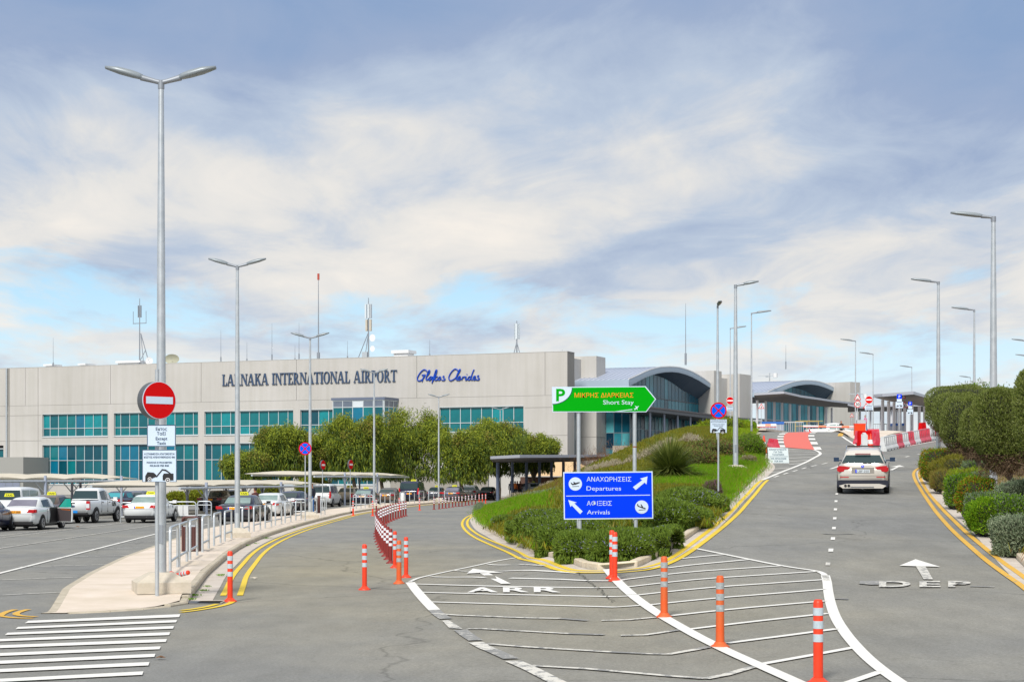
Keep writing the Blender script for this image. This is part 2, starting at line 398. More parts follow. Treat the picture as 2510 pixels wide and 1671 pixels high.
SOFF = M('dark_soffit', (.04, .075, .12), .7)
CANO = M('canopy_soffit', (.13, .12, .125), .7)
FABRIC = M('cream_shade_fabric', (0.736, 0.675, 0.55), .8, c2=(0.782, 0.729, 0.619), vscale=.6, trans=.25)
def glassm(name, c, rough=.06, c2=None, vs=.35):
    m = M(name, c, rough, 0.0, c2=c2 or tuple(v * 1.5 for v in c), vscale=vs, detail=3, coat=0)
    m.node_tree.nodes['Principled BSDF'].inputs['IOR'].default_value = 1.5
    return m
GT = [glassm('teal_glass', (0, 0.126, 0.141)), glassm('deep_teal_glass', (0, 0.0851, 0.107)), glassm('blue_teal_glass', (0, 0.112, 0.188)), glassm('bright_teal_glass', (0, 0.192, 0.215)), glassm('dark_teal_glass', (0, 0.0525, 0.077))]
GN = [glassm('navy_glass', (0.0056, 0.077, 0.119)), glassm('slate_glass', (0.025, 0.175, 0.225)), glassm('pale_slate_glass', (0.075, 0.3, 0.338)), glassm('black_glass', (.003, .026, .05))]
for _g in GN: _g.node_tree.nodes['Principled BSDF'].inputs['Specular IOR Level'].default_value = .12; _g.node_tree.nodes['Principled BSDF'].inputs['Roughness'].default_value = .2
CARGL = M('car_glass', (.03, .055, .06), .05)
CARGLL = M('pale_car_glass', (.14, .22, .22), .06, c2=(.25, .34, .33), vscale=1.5)
CARGLP = M('privacy_glass', (.12, .12, .17), .08, c2=(.2, .2, .26), vscale=1)
TYRE = M('tyre_rubber', (.012, .012, .013), .8)
RIM = M('alloy_rim', (.45, .47, .5), .3, .8)
def carp(name, c, m=.0): return M(name, c, .3, m, coat=.6)
PW = carp('white_car_paint', (.74, .77, .78)); PK = carp('black_car_paint', (.012, .016, .035)); PG = carp('grey_car_paint', (.10, .11, .14), .2)
PS = carp('silver_champagne_paint', (.66, .62, .56), .15); PN = carp('navy_car_paint', (.01, .015, .05)); PB = carp('beige_car_paint', (.42, .36, .28), .2); PBR = carp('brown_grey_car_paint', (.14, .10, .075), .2)
TLR = M('tail_light_red', (.50, .006, .012), .3, coat=.3); TLD = M('tail_light_dark_red', (.25, .0, .01), .2, coat=.5)
YSIGN = M('taxi_sign_yellow', (.80, .80, .02), .5); PLO = M('plate_orange', (.85, .36, .01), .5); PLW = M('plate_white', (.62, .68, .72), .5)
CHROME = M('chrome', (.6, .6, .62), .15, 1.0)
BROWNP = M('brown_plastic', (.10, .035, .03), .5); PANE = M('inspection_white', (.68, .70, .70), .5)
PINK = M('faded_red_plastic', (.62, .02, .06), .5, c2=(.68, .10, .14), vscale=3); WPL = M('white_barrier_plastic', (.70, .72, .74), .55, c2=(.58, .60, .60), vscale=3)
SKIN = M('skin', (.42, .20, .13), .6); HAIR = M('dark_hair', (.015, .01, .008), .7)
# vegetation
VOL = [M('olive_leaf', (0.0849, 0.124, 0.0178), .6, c2=(0.227, 0.265, 0.0646), isl=.75, vscale=1.2, trans=.2), M('olive_leaf_pale', (0.147, 0.18, 0.0565), .6, c2=(0.271, 0.305, 0.113), isl=.8, vscale=1.2, trans=.2)]
TWIG = M('dry_twig', (.10, .065, .04), .8, c2=(.20, .14, .09), isl=.8)
BARK = M('bark', (.10, .075, .055), .9, c2=(.17, .13, .10), vscale=6)
VPEP = [M('pepper_leaf', (0.134, 0.189, 0.0189), .6, c2=(0.401, 0.45, 0.0472), isl=.45, vscale=.45, trans=.25), M('pepper_leaf_dark', (0.0521, 0.102, 0.022), .65, c2=(0.163, 0.217, 0.0394), isl=.6, vscale=.5, trans=.2), M('pepper_leaf_tan', (0.29, 0.246, 0.055), .7, c2=(0.174, 0.189, 0.033), isl=.7, trans=.2)]
VROS = [M('rosemary_leaf', (0.0828, 0.144, 0.0146), .6, c2=(0.21, 0.298, 0.0405), isl=.6, vscale=1, trans=.15), M('rosemary_dark', (0.0442, 0.0829, 0.013), .7, c2=(0.121, 0.177, 0.0243), isl=.6)]
VFLW = M('blue_blossom', (.16, .16, .32), .7, c2=(.28, .26, .46), isl=.9)
VGR = [M('fresh_grass', (0.088, 0.252, 0.002), .6, c2=(0.209, 0.378, 0.006), isl=.6, vscale=1.0, trans=.3), M('dry_grass', (.26, .20, .05), .7, c2=(.20, .24, .03), isl=.6, vscale=.8, trans=.2)]
VOLV = [M('bank_cover', (0.111, 0.13, 0.009), .7, c2=(0.247, 0.221, 0.018), isl=.5, vscale=.5, trans=.2), M('bank_cover_lime', (0.169, 0.286, 0.009), .7, c2=(0.286, 0.416, 0.018), isl=.5, vscale=.7, trans=.2)]
VBRN = M('brown_shrub', (.10, .045, .022), .8, c2=(.22, .12, .06), isl=.8); VSIL = [M('silver_leaf', (0.173, 0.218, 0.132), .7, c2=(0.288, 0.335, 0.218), isl=.7, trans=.1), M('silver_green_leaf', (0.101, 0.148, 0.0792), .7, c2=(0.202, 0.257, 0.152), isl=.6, trans=.1)]
VSTRAW = M('straw_heads', (0.302, 0.259, 0.165), .8, c2=(0.403, 0.36, 0.27), isl=.8); VPUR = M('purple_brown_shrub', (.10, .05, .06), .8, c2=(.22, .14, .14), isl=.8)
VGRN = [M('hedge_green', (0.065, 0.169, 0.0054), .6, c2=(0.208, 0.364, 0.0135), isl=.6, vscale=2, trans=.2), M('hedge_red_tips', (0.26, 0.117, 0.018), .7, c2=(0.364, 0.208, 0.018), isl=.8, trans=.2)]
VSPK = [M('spiky_leaf', (0.084, 0.126, 0.022), .6, c2=(0.28, 0.308, 0.077), isl=.8, trans=.15)]
# ------------------------------------------------------------------ ground, road, kerbs
def sheet(name, xs, ys, fz, mat, kind='structure'):
    nx, ny = len(xs), len(ys)
    V = np.array([(x, y, fz(x, y)) for y in ys for x in xs]); i = np.arange(nx * ny).reshape(ny, nx)
    Fq = np.stack([i[:-1, :-1], i[:-1, 1:], i[1:, 1:], i[1:, :-1]], -1).reshape(-1, 4)
    me = npmesh(name, V, Fq, mat); me.polygons.foreach_set('use_smooth', [True] * len(Fq))
    return tag(link(name, me), kind=kind)
sheet('ground', [-4000, -400, -140, 160, 600, 4000], [-200, 0, 200, 420, 1200, 6000], lambda x, y: -.05, SOIL)
xs = list(np.arange(-140, -14, 6.0)) + list(np.arange(-14, 30, .5)) + list(np.arange(30, 161, 5.0))
ys = list(np.arange(2, 60, .5)) + list(np.arange(60, 140, 1.0)) + list(np.arange(140, 421, 5.0))
sheet('road', xs, ys, th, ASPH)

def world(pts, f=None): return [gp(*(f(*p) if f else p)) for p in pts]
# --- taxi rank pavement on the left
KL = [(169, 1504), (304.8, 1498), (406, 1488.8), (460.5, 1480), (462, 1473.6), (487.6, 1441), (508, 1411), (541.8, 1382), (567.7, 1359), (601.6, 1338), (652, 1316), (703, 1299), (737, 1289), (774, 1278.8), (804.8, 1271.4), (833.5, 1263.6), (862, 1258), (906, 1251), (974, 1242), (1034.8, 1236.2), (1073, 1233), (1124, 1229), (1188, 1225.3), (1240, 1222)]
kl = world(KL); kerbL = smoothline(kl[3:], 2)
LL = [(100, 1503.5), (116.8, 1500.6), (155.8, 1456.6), (216.7, 1417.7), (298, 1377), (378, 1346.6), (492.7, 1304), (620, 1279.7), (652, 1272), (690, 1265.7), (745, 1259), (813, 1251), (850, 1247.2), (920, 1237.7), (974, 1234), (1047.5, 1229), (1124, 1223), (1240, 1215)]
ll = world(LL)
hsY = lambda y: lerp([29, 30.5, 34, 400], [.015, .02, .14, .14], y)
Ys = sorted(set([29.45, 29.7, 30, 30.4, 30.8, 31.3, 31.8, 32.5, 33.3, 34] + list(np.arange(35, 100, 1.5)) + list(np.arange(100, 213, 4.0))))
krs = sorted(kl, key=lambda p: p.y); kls = sorted(ll, key=lambda p: p.y)
XRk = lambda y: lerp([p.y for p in krs], [p.x for p in krs], y); XLk = lambda y: lerp([p.y for p in kls], [p.x for p in kls], y)
b = MB(); vs = []
for y in Ys:
    xa, xb = XLk(y), XRk(y); e = min(.15, (xb - xa) * .4)
    vs += [(xa + e, y, hsY(y)), (xb - e, y, hsY(y))]
b.add(vs, [(2 * i, 2 * i + 1, 2 * i + 3, 2 * i + 2) for i in range(len(Ys) - 1)])
side = tag(b.build('pavement', PAVE), kind='structure')
kb = MB(); vs = []
for y in Ys:
    xa = XLk(y); e = min(.15, (XRk(y) - xa) * .4); vs += [(xa, y, .0), (xa, y, hsY(y) - .004), (xa + e, y, hsY(y) - .004)]
kb.add(vs, [(3 * i, 3 * i + 3, 3 * i + 4, 3 * i + 1) for i in range(len(Ys) - 1)] + [(3 * i + 1, 3 * i + 4, 3 * i + 5, 3 * i + 2) for i in range(len(Ys) - 1)])
kb.build('flush_kerb', KERB, side)
def kerbstones(parent, line, h, L, mat, wdt=.15, side_=1, name='kerb_stone', hf=None, gap=.014):
    pts = resample(line, L); n = 0
    for a, c in zip(pts, pts[1:]):
        d = Vector((c.x - a.x, c.y - a.y, 0)); ln = d.length
        if ln < .2: continue
        d /= ln; nn = Vector((-d.y, d.x, 0)) * side_
        a2 = a + d * gap; c2 = c - d * gap; hh = (hf(a.y) if hf else h) + random.uniform(-.006, .006)
        za, zc = th(a.x, a.y), th(c.x, c.y)
        v = [(a2.x, a2.y, za - .05), (c2.x, c2.y, zc - .05), (c2 + nn * wdt), (a2 + nn * wdt)]
        v[2] = (v[2].x, v[2].y, zc - .05); v[3] = (v[3].x, v[3].y, za - .05)
        bv = .025
        t = [(a2 + nn * bv, za), (c2 + nn * bv, zc), (c2 + nn * wdt, zc), (a2 + nn * wdt, za)]
        m1 = [(p[0], p[1], z + hh - bv) for p, z in zip(v[:2], (za, zc))]
        V = v + [(p.x, p.y, z + hh) for p, z in t] + m1
        fs = [(4, 5, 6, 7), (0, 1, 9, 8), (8, 9, 5, 4), (1, 2, 6, 5, 9), (3, 0, 8, 4, 7), (2, 3, 7, 6)]
        if side_ < 0: fs = [f[::-1] for f in fs]
        MB().add(V, fs).build(name, mat, parent); n += 1
    return n
near = [p for p in kerbL if p.y < 118]; far = [p for p in kerbL if p.y >= 116]
kerbstones(side, near, .14, .92, KERB, hf=lambda y: lerp([31, 34], [.03, .145], y))
kerbstones(side, far, .14, 4.0, KERB)
kerbstones(side, [Vector((p.x, p.y, 0)) for p in kl[:4]], .02, .6, KERB, wdt=.12, hf=lambda y: hsY(y) + .006)
g = MB(); ribbon(g, [p for p in kerbL if p.y > 31], -.02, -.43, .008); g.build('gutter_channel', GUT, side)
mk = tag(empty('yellow_lines'), kind='structure')
yl = [p for p in kerbL if p.y > 33.2]
for n_, (d0, d1) in enumerate(((-.52, -.64), (-.84, -.96))):
    g = MB(); ribbon(g, yl, d0, d1, .012); g.build('yellow_line', YPAINT, mk)
for pl in ([(1310, 1052), (1400, 1042), (1500, 1025), (1575, 1005)], [(1310, 1066), (1420, 1053), (1560, 1030), (1660, 1005), (1690, 985)]):
    g = MB(); ribbon(g, smoothline(world(pl, z1)), -.05, .06, .012); g.build('yellow_line', YPAINT, mk)
for pl in ([(0, 1092), (20, 1075), (60, 1058), (110, 1046)], [(0, 1092), (60, 1102), (140, 1108), (240, 1109)], [(205, 1045), (150, 1058), (105, 1078), (150, 1092), (265, 1098)]):
    g = MB(); ribbon(g, smoothline(world([(x - 0, y) for x, y in pl], z1)), -.06, .06, .012); g.build('yellow_line', YPAINT2, mk)
# --- planted island between the two roads
IL = [(1290, 1226), (1230, 1233), (1190, 1246), (1174, 1256), (1169, 1264), (1172.7, 1279), (1189.6, 1299), (1216.7, 1312.7), (1257, 1333), (1304.8, 1350), (1355.6, 1366.9), (1406, 1383.8), (1436.8, 1394.7), (1474, 1398), (1524.5, 1394.7), (1565, 1390.6), (1595.6, 1375), (1629.5, 1356.7), (1687, 1321), (1744.6, 1274), (1775, 1243), (1815.7, 1205), (1849.6, 1172), (1880, 1147)]
isl = world(IL); tail = [Vector((12.6, 88, 0)), Vector((13.6, 96, 0)), Vector((14.8, 106, 0)), Vector((16.0, 116, 0)), Vector((17.2, 126, 0)), Vector((18.6, 133, 0))]
isl = [Vector((p.x, p.y, 0)) for p in isl]
isl = [p for p in isl]; islC = smoothline(isl + tail, 2)
island = tag(empty('planted_island'), kind='structure')
nose = min(range(len(islC)), key=lambda i: islC[i].y)
lf = sorted([p for p in islC[:nose + 1]], key=lambda p: p.y); rt = sorted([p for p in islC[nose:]], key=lambda p: p.y)
IXL = lambda y: lerp([p.y for p in lf], [p.x for p in lf], y); IXR = lambda y: lerp([p.y for p in rt], [p.x for p in rt], y)
Y0 = islC[nose].y
AY = [38, 42, 50, 60, 75, 90, 110, 132, 140]; AA = [0, .1, .4, .75, 1.1, 1.25, 1.6, 1.6, 1.6]
def mz(x, y):
    a, c = IXL(y), IXR(y); t = min(1, max(0, (x - a) / max(c - a, .1)))
    zl = th(a, y) + .1; zr = th(c, y) + .1
    return zl + (zr - zl) * t ** 1.1 + lerp(AY, AA, y) * math.sin(math.pi * t ** lerp([78, 105], [1, 2], y))
ysI = [Y0 + .12, Y0 + .3, Y0 + .6] + list(np.arange(Y0 + 1, 60, 1.0)) + list(np.arange(60, 134, 2.0)); ts = np.linspace(0, 1, 25)
V = []
for y in ysI:
    a, c = IXL(y) + .05, IXR(y) - .05
    for t in ts: x = a + (c - a) * t; V.append((x, y, mz(x, y)))
i = np.arange(len(V)).reshape(len(ysI), 25); Fq = np.stack([i[:-1, :-1], i[:-1, 1:], i[1:, 1:], i[1:, :-1]], -1).reshape(-1, 4)
me = npmesh('soil_bed', np.array(V), Fq, M('island_soil', (.09, .10, .02), .95, c2=(.16, .16, .04), vscale=1.0)); me.polygons.foreach_set('use_smooth', [True] * len(Fq)); link('soil_bed', me, island)
kc = resample([p for p in islC if p.y < 100 or p.x > 3], .1)
kerbstones(island, islC[2:], .14, 1.0, KERBL)
g = MB(); ribbon(g, islC, -.02, -.45, .010); g.build('gutter_channel', GUT, island)
def gm(px, py):
    """point of the planted mound seen at a photo pixel"""
    a = (px - CX) / F; c = (HY - py) / F
    y = Y0
    while y < 132:
        x = a * y
        if IXL(y) < x < IXR(y) and CH + c * y <= mz(x, y): break
        y += .3
    return Vector((a * y, y, mz(a * y, y)))
YO = [(1169, 1257), (1142, 1267), (1131.4, 1280.5), (1135.5, 1295.8), (1159, 1316), (1203, 1336), (1271, 1365), (1338.6, 1390.6), (1389.4, 1402.4), (1430, 1404.5), (1484, 1404), (1534.7, 1403), (1602.4, 1396), (1660, 1373.7), (1707.4, 1343), (1754.8, 1306), (1805.6, 1263.6), (1839.4, 1224.7), (1870, 1187), (1881.8, 1176.6)]
YI = [(1169, 1260), (1149, 1270), (1144, 1282), (1149, 1294), (1176, 1314), (1223.5, 1333), (1287.8, 1358.4), (1355.6, 1383.8), (1392.8, 1396.3), (1430, 1400), (1484, 1399.7), (1530, 1398.5), (1590, 1390), (1639.6, 1373.7), (1687, 1339.8), (1737.8, 1300.9), (1788.6, 1258.5), (1822.5, 1221), (1856.4, 1184), (1870, 1176.6)]
for pl in (YO, YI):
    g = MB(); ribbon(g, smoothline(world(pl)), -.065, .065, .016); g.build('yellow_line', YPAINT, mk)
# --- right hand bank
KR = [(2700, 1560), (2600, 1470), (2510, 1388), (2466, 1343), (2428.7, 1306), (2378, 1268.7), (2334, 1231), (2303.5, 1207.7), (2281.5, 1184), (2273, 1167), (2270, 1150)]
kr = [Vector((9.6, 4, 0)), Vector((9.9, 14, 0))] + [Vector((p.x, p.y, 0)) for p in world(KR)] + [Vector((21.5, 86, 0)), Vector((24.5, 96, 0)), Vector((29, 108, 0)), Vector((36, 122, 0)), Vector((46, 134, 0))]
kerbR = smoothline(kr, 2)
bankR = tag(empty('planted_bank'), kind='structure')
g = MB(); offs = [.12, .5, 1, 1.8, 3, 5, 8, 12, 20, 40]; zz = [.14, .2, .35, .6, .9, 1.2, 1.6, 1.9, 2.0, 2.0]
vs = []
for p, t in zip(kerbR, range(len(kerbR))):
    z0 = th(p.x, p.y)
    for o, z in zip(offs, zz):
        vs.append((p.x + o, p.y - o * .12, z0 + z))
k = len(offs); g.add(vs, [(i * k + j, i * k + j + 1, (i + 1) * k + j + 1, (i + 1) * k + j) for i in range(len(kerbR) - 1) for j in range(k - 1)], 0, True)
g.build('soil_bed', SOIL, bankR)
def bz(x, y):
    xk = lerp([p.y for p in kerbR], [p.x for p in kerbR], y); return th(xk, y) + lerp([0] + offs, [.1] + zz, x - xk)
KRX = lambda y: lerp([p.y for p in kerbR], [p.x for p in kerbR], y)
kerbstones(bankR, kerbR, .14, 1.0, KERBL, side_=-1)
g = MB(); ribbon(g, kerbR, .02, .45, .010); g.build('gutter_channel', GUT, bankR)
yr1 = [(2600, 1512), (2510, 1439.7), (2462.6, 1407.5), (2411.8, 1370), (2361, 1326), (2317, 1282), (2286.5, 1245), (2259.4, 1204), (2242.5, 1177), (2238, 1160), (2246, 1150), (2269.6, 1140)]
yr2 = [(2600, 1482), (2510, 1414), (2445.7, 1370), (2388, 1322.9), (2344, 1282), (2303.5, 1241.6), (2269.6, 1201), (2252.7, 1167), (2254, 1155), (2269.6, 1144)]
for pl in (yr1, yr2):
    g = MB(); ribbon(g, smoothline(world(pl)), -.065, .065, .016); g.build('yellow_line', YPAINT2, mk)

# ------------------------------------------------------------------ white markings
wm = tag(empty('white_road_markings'), kind='structure')
def stroke(pts, f, wd, mat=WPAINT, name='marking', dz=.016, sm=True):
    p = world(pts, f); p = [Vector((q.x, q.y, 0)) for q in p]
    if len(p) == 2: p = resample(p, max(.5, (p[1] - p[0]).length / 14))
    elif sm: p = smoothline(p, 2)
    g = MB(); ribbon(g, p, -wd / 2, wd / 2, dz); return g.build(name, mat, wm)
def area(pts, f, mat=WPAINT, name='marking', dz=.016, parent=None):
    p = [gp(*f(*q), dz) for q in pts]; return MB().add([tuple(v) for v in p], [tuple(range(len(p)))]).build(name, mat, parent or wm)
zr = [(1305, 1082, 1103), (1282, 1124, 1141), (1260, 1168, 1187), (1232, 1213, 1234), (1208, 1263, 1284), (1163, 1316, 1337), (1125, 1370, 1393), (1082, 1430, 1455), (1038, 1498, 1523)]
zl = [(205, 1130, 180, 1147), (130, 1175, 112, 1190), (55, 1217, 35, 1233), (-60, 1265, -90, 1283), (-160, 1314, -190, 1336), (-260, 1376, -290, 1398), (-300, 1434, -330, 1458), (-330, 1496, -360, 1520), (-350, 1570, -380, 1594)]
for (a, b_, c), (d, e, f_, g_) in zip(zr, zl): area([(d, e), (a, b_), (a - 8, c), (f_, g_)], z1, name='hatch_stripe')
for pl, wd in (([(-200, 835), (0, 783), (1130, 497), (1500, 428)], .13), ([(-200, 650), (0, 603), (1130, 433), (1560, 372)], .10), ([(-200, 560), (0, 527), (900, 417)], .09), ([(-200, 540), (0, 512), (600, 437)], .08),
               ([(130, 738), (840, 718)], .08), ([(-300, 842), (0, 832), (660, 808)], .08), ([(-300, 955), (0, 943), (468, 920)], .08), ([(400, 668), (1040, 650)], .08), ([(650, 608), (1117, 596)], .08), ([(850, 562), (1117, 554)], .08), ([(0, 575), (350, 566)], .08), ([(1000, 523), (1117, 520)], .08)):
    stroke(pl, z1, wd, WPAINT if wd > .11 else WWORN, 'bay_line', sm=False)
# chevron area in front of the island, right of the bollard line
stroke([(745, 603), (1150, 685), (1400, 735), (1600, 763), (1650, 773), (1690, 795), (1703, 840)], z4, .12, name='boundary_line')
stroke([(452, 800), (466, 850), (470, 900), (488, 1000), (525, 1110), (600, 1225), (720, 1365), (850, 1478), (1010, 1590), (1150, 1690)], z5, .17, name='boundary_line')
stroke([(112, 755), (190, 850), (300, 950), (450, 1060), (600, 1150), (800, 1260), (1000, 1360), (1250, 1470), (1470, 1568), (1800, 1720)], z4, .19, name='boundary_line', dz=.019)
for s in ([(650, 678), (945, 650)], [(555, 745), (1130, 686)], [(215, 833), (1370, 731)], [(250, 885), (1640, 771)], [(310, 945), (1680, 831)], [(420, 1014), (1690, 901)], [(580, 1092), (1697, 985)], [(715, 1190), (1715, 1076)], [(980, 1292), (1775, 1188)], [(1230, 1444), (1600, 1378), (1905, 1322)], [(1800, 1600), (2090, 1500)]):
    stroke(s, z4, .125, name='chevron_stripe', sm=False)
# chevrons left of the bollard line
stroke([(15, 850), (60, 910), (125, 985), (190, 1050)], z3, .2, name='boundary_line')
stroke([(190, 1050), (225, 1085), (275, 1115)], z3, .2, WFADE, name='boundary_line')
area([(248, 1130), (290, 1122), (395, 1188), (300, 1184)], z3, WWORN, 'boundary_line')
stroke([(380, 1195), (430, 1235), (490, 1272)], z3, .2, WFADE, name='boundary_line')
stroke([(490, 1285), (560, 1325), (600, 1340)], z3, .2, WWORN, name='boundary_line')
stroke([(600, 1340), (680, 1375), (745, 1405)], z3, .2, WFADE, name='boundary_line')
stroke([(760, 1422), (830, 1452), (900, 1483), (1000, 1535), (1110, 1590)], z3, .2, WWORN, name='boundary_line')
stroke([(10, 848), (60, 822), (130, 805), (300, 768), (500, 727), (650, 692), (825, 665)], z3, .10, name='boundary_line')
for s, mt in (([(580, 718), (728, 723)], WPAINT), ([(800, 722), (985, 730)], WWORN), ([(330, 762), (700, 768)], WWORN), ([(690, 768), (1225, 783)], WPAINT), ([(160, 808), (560, 815)], WPAINT), ([(740, 819), (1100, 828), (1300, 838), (1500, 840), (1565, 833)], WPAINT),
              ([(50, 862), (700, 880), (1340, 890), (1600, 884)], WPAINT), ([(95, 922), (800, 940), (1500, 955), (1660, 945)], WPAINT), ([(160, 992), (800, 1010), (1490, 1030), (1620, 1022)], WPAINT), ([(1620, 1022), (1780, 1010)], WPAINT),
              ([(180, 1075), (350, 1088), (850, 1108), (1100, 1112)], WWORN), ([(1100, 1112), (1300, 1127)], WFADE), ([(1400, 1127), (1600, 1122), (1830, 1100)], WWORN), ([(430, 1187), (540, 1187), (1150, 1222)], WWORN), ([(1150, 1222), (1420, 1230)], WFADE), ([(1540, 1236), (1720, 1232), (1890, 1206)], WWORN), ([(1890, 1206), (1980, 1193)], WFADE),
              ([(560, 1296), (900, 1322), (1470, 1356)], WWORN), ([(1470, 1356), (1690, 1366)], WFADE), ([(1690, 1368), (1890, 1372), (2100, 1335)], WWORN), ([(2100, 1335), (2180, 1318)], WFADE), ([(890, 1455), (1300, 1478), (1890, 1530), (2150, 1548)], WWORN), ([(2150, 1550), (2300, 1522), (2510, 1460)], WWORN)):
    stroke(s, z3, .12, mt, 'chevron_stripe', sm=False)
# arrows and words
area([(425, 788), (470, 752), (695, 784), (600, 784), (545, 782)], z3, name='arrow_head', dz=.022)
area([(520, 786), (585, 784), (745, 862), (675, 864)], z3, name='arrow_shaft', dz=.022)
area([(988, 732), (1105, 685), (1283, 740), (1175, 737), (1108, 736)], z5, name='arrow_head', dz=.022)
area([(1108, 737), (1178, 738), (1232, 832), (1163, 830)], z5, WWORN, name='arrow_shaft', dz=.022)
def road_word(body, x0, x1, ybot, ytop, f, mat, name):
    c = bpy.data.curves.new('t', 'FONT'); c.body = body; c.size = 1; c.offset = .03; c.space_character = 1.25; c.resolution_u = 3
    o = bpy.data.objects.new('t', c); col.objects.link(o); dg = bpy.context.evaluated_depsgraph_get(); me = bpy.data.meshes.new_from_object(o.evaluated_get(dg)); bpy.data.objects.remove(o)
    n = len(me.vertices); a = np.zeros(n * 3, 'f'); me.vertices.foreach_get('co', a); a = a.reshape(n, 3)
    a[:, 0] = (a[:, 0] - a[:, 0].min()) / np.ptp(a[:, 0]); a[:, 1] = (a[:, 1] - a[:, 1].min()) / np.ptp(a[:, 1])
    p00, p10, p01, p11 = [gp(*f(x, y), .024) for x, y in ((x0, ybot), (x1, ybot), (x0, ytop), (x1, ytop))]
    B = np.array([tuple(p00), tuple(p10), tuple(p01), tuple(p11)]); u, v = a[:, :1], a[:, 1:2]
    q = (B[0] * (1 - u) * (1 - v) + B[1] * u * (1 - v) + B[2] * (1 - u) * v + B[3] * u * v)
    for i in range(n): q[i, 2] = th(q[i, 0], q[i, 1]) + .024
    me.vertices.foreach_set('co', q.astype('f').ravel()); me.materials.clear(); me.materials.append(mat); me.update(); link(name, me, wm)
road_word('ARR', 428, 1105, 926, 890, z3, WPAINT, 'road_lettering')
road_word('DEP', 840, 1505, 888, 844, z5, WWORN, 'road_lettering')
area([(695, 862), (705, 842), (850, 842), (850, 868), (780, 870)], z5, WFADE, 'worn_lettering', dz=.02)
stroke([(1500, 878), (1675, 884)], z5, .12, WFADE, 'worn_lettering')
for x, y, w_ in ((536, 209, 19), (530, 262, 21), (526, 321, 23), (521, 386, 25), (515, 457, 27), (508, 533, 31), (493, 617, 35), (472, 717, 34)):
    h_ = w_ * .62; area([(x - w_ / 2, y - h_ / 2), (x + w_ / 2, y - h_ / 2), (x + w_ / 2 - 2, y + h_ / 2), (x - w_ / 2 - 2, y + h_ / 2)], z5, WWORN if y > 700 else WPAINT, 'lane_dash')
# ramp: nose line, hatching, dashes, red crossing strip
stroke([(1720, 1168), (1900, 1092), (2060, 1032), (2190, 966), (2245, 938), (2250, 922), (2225, 905), (2190, 892)], q4, .16, name='boundary_line')
for s in ([(1745, 870), (1785, 872)], [(1955, 885), (2185, 895)], [(1955, 908), (2215, 915)], [(1958, 938), (2235, 932)], [(1962, 970), (2180, 957)], [(1965, 1000), (2130, 985)], [(1970, 1025), (2070, 1015)], [(1772, 1070), (1965, 1055)], [(1760, 1100), (1885, 1090)], [(1735, 1138), (1820, 1132)]):
    stroke(s, q4, .12, name='hatch_stripe')
da = [(1830, 1140), (1950, 1103), (2140, 1048), (2355, 1002)]
dl = resample([Vector((p.x, p.y, 0)) for p in world(da, q4)], 1.1)
for i in range(0, len(dl) - 1, 2): g = MB(); ribbon(g, dl[i:i + 2], -.05, .05, .016); g.build('lane_dash', WPAINT, wm)
for s in ([(610, 1066), (690, 1040)], [(655, 1040), (710, 1034)], [(1165, 985), (1200, 980)], [(1285, 958), (1318, 950)], [(1395, 933), (1430, 928)]): stroke(s, lambda x, y: (1870 + x / 3.681, 860 + y / 3.681), .13, name='lane_dash')
z5b = lambda x, y: (1870 + x / 3.681, 860 + y / 3.681)
area([(1145, 1048), (1235, 1032), (1280, 1048), (1215, 1050)], z5b, name='arrow_head', dz=.02)
area([(1140, 1076), (1205, 1049), (1225, 1051), (1170, 1078)], z5b, name='arrow_shaft', dz=.02)
stroke([(1060, 905), (1300, 862), (1590, 812)], z5b, .12, name='edge_line')
rs = tag(empty('speed_table'), kind='structure')
redL = [(655, 1062), (605, 1095), (592, 1130), (592, 1180), (605, 1240), (620, 1276)]; redR = [(1010, 1050), (958, 1080), (945, 1110), (955, 1160), (985, 1220), (1040, 1312)]
wl = [Vector((p.x, p.y, 0)) for p in world(redL, q5)]; wr = [Vector((p.x, p.y, 0)) for p in world(redR, q5)]
g = MB(); vs = []
for t in np.linspace(0, 1, 24):
    def at(L, t):
        s = t * (len(L) - 1); i = min(int(s), len(L) - 2); return L[i].lerp(L[i + 1], s - i)
    a, c = at(wl, t), at(wr, t)
    for u in np.linspace(0, 1, 9): p = a.lerp(c, u); vs.append((p.x, p.y, th(p.x, p.y) + .02))
g.add(vs, [(i * 9 + j, i * 9 + j + 1, (i + 1) * 9 + j + 1, (i + 1) * 9 + j) for i in range(23) for j in range(8)]); g.build('red_coating', RPAINT, rs)
for L, sgn in ((wl, -1), (wr, 1)):
    q = resample(L, (sum((b_ - a).length for a, b_ in zip(L, L[1:])) / 11))
    for i in range(0, len(q) - 1, 2):
        g = MB(); a_, b_ = (-.0, -.42) if sgn < 0 else (.0, .42); ribbon(g, q[i:i + 2], a_, b_, .024); g.build('white_block', WPAINT, rs)
for s in ([(675, 1045), (760, 1036)], [(1030, 1046), (1125, 1040)], [(1265, 1062), (1340, 1060)], [(1410, 1053), (1490, 1048)]): stroke(s, q5, .25, name='lane_dash')
stroke([(80, 1112), (140, 1085), (220, 1055), (350, 1036)], q5, .2, YPAINT2, 'kerb_line'); stroke([(1440, 1118), (1520, 1175), (1600, 1225), (1690, 1275)], q5, .16, name='edge_line')
stroke([(1395, 1112), (1400, 1085), (1430, 1068), (1480, 1062)], q5, .2, YPAINT2, 'kerb_line'); stroke([(1430, 1114), (1432, 1088), (1460, 1072), (1490, 1068)], q5, .16, YPAINT2, 'kerb_line')
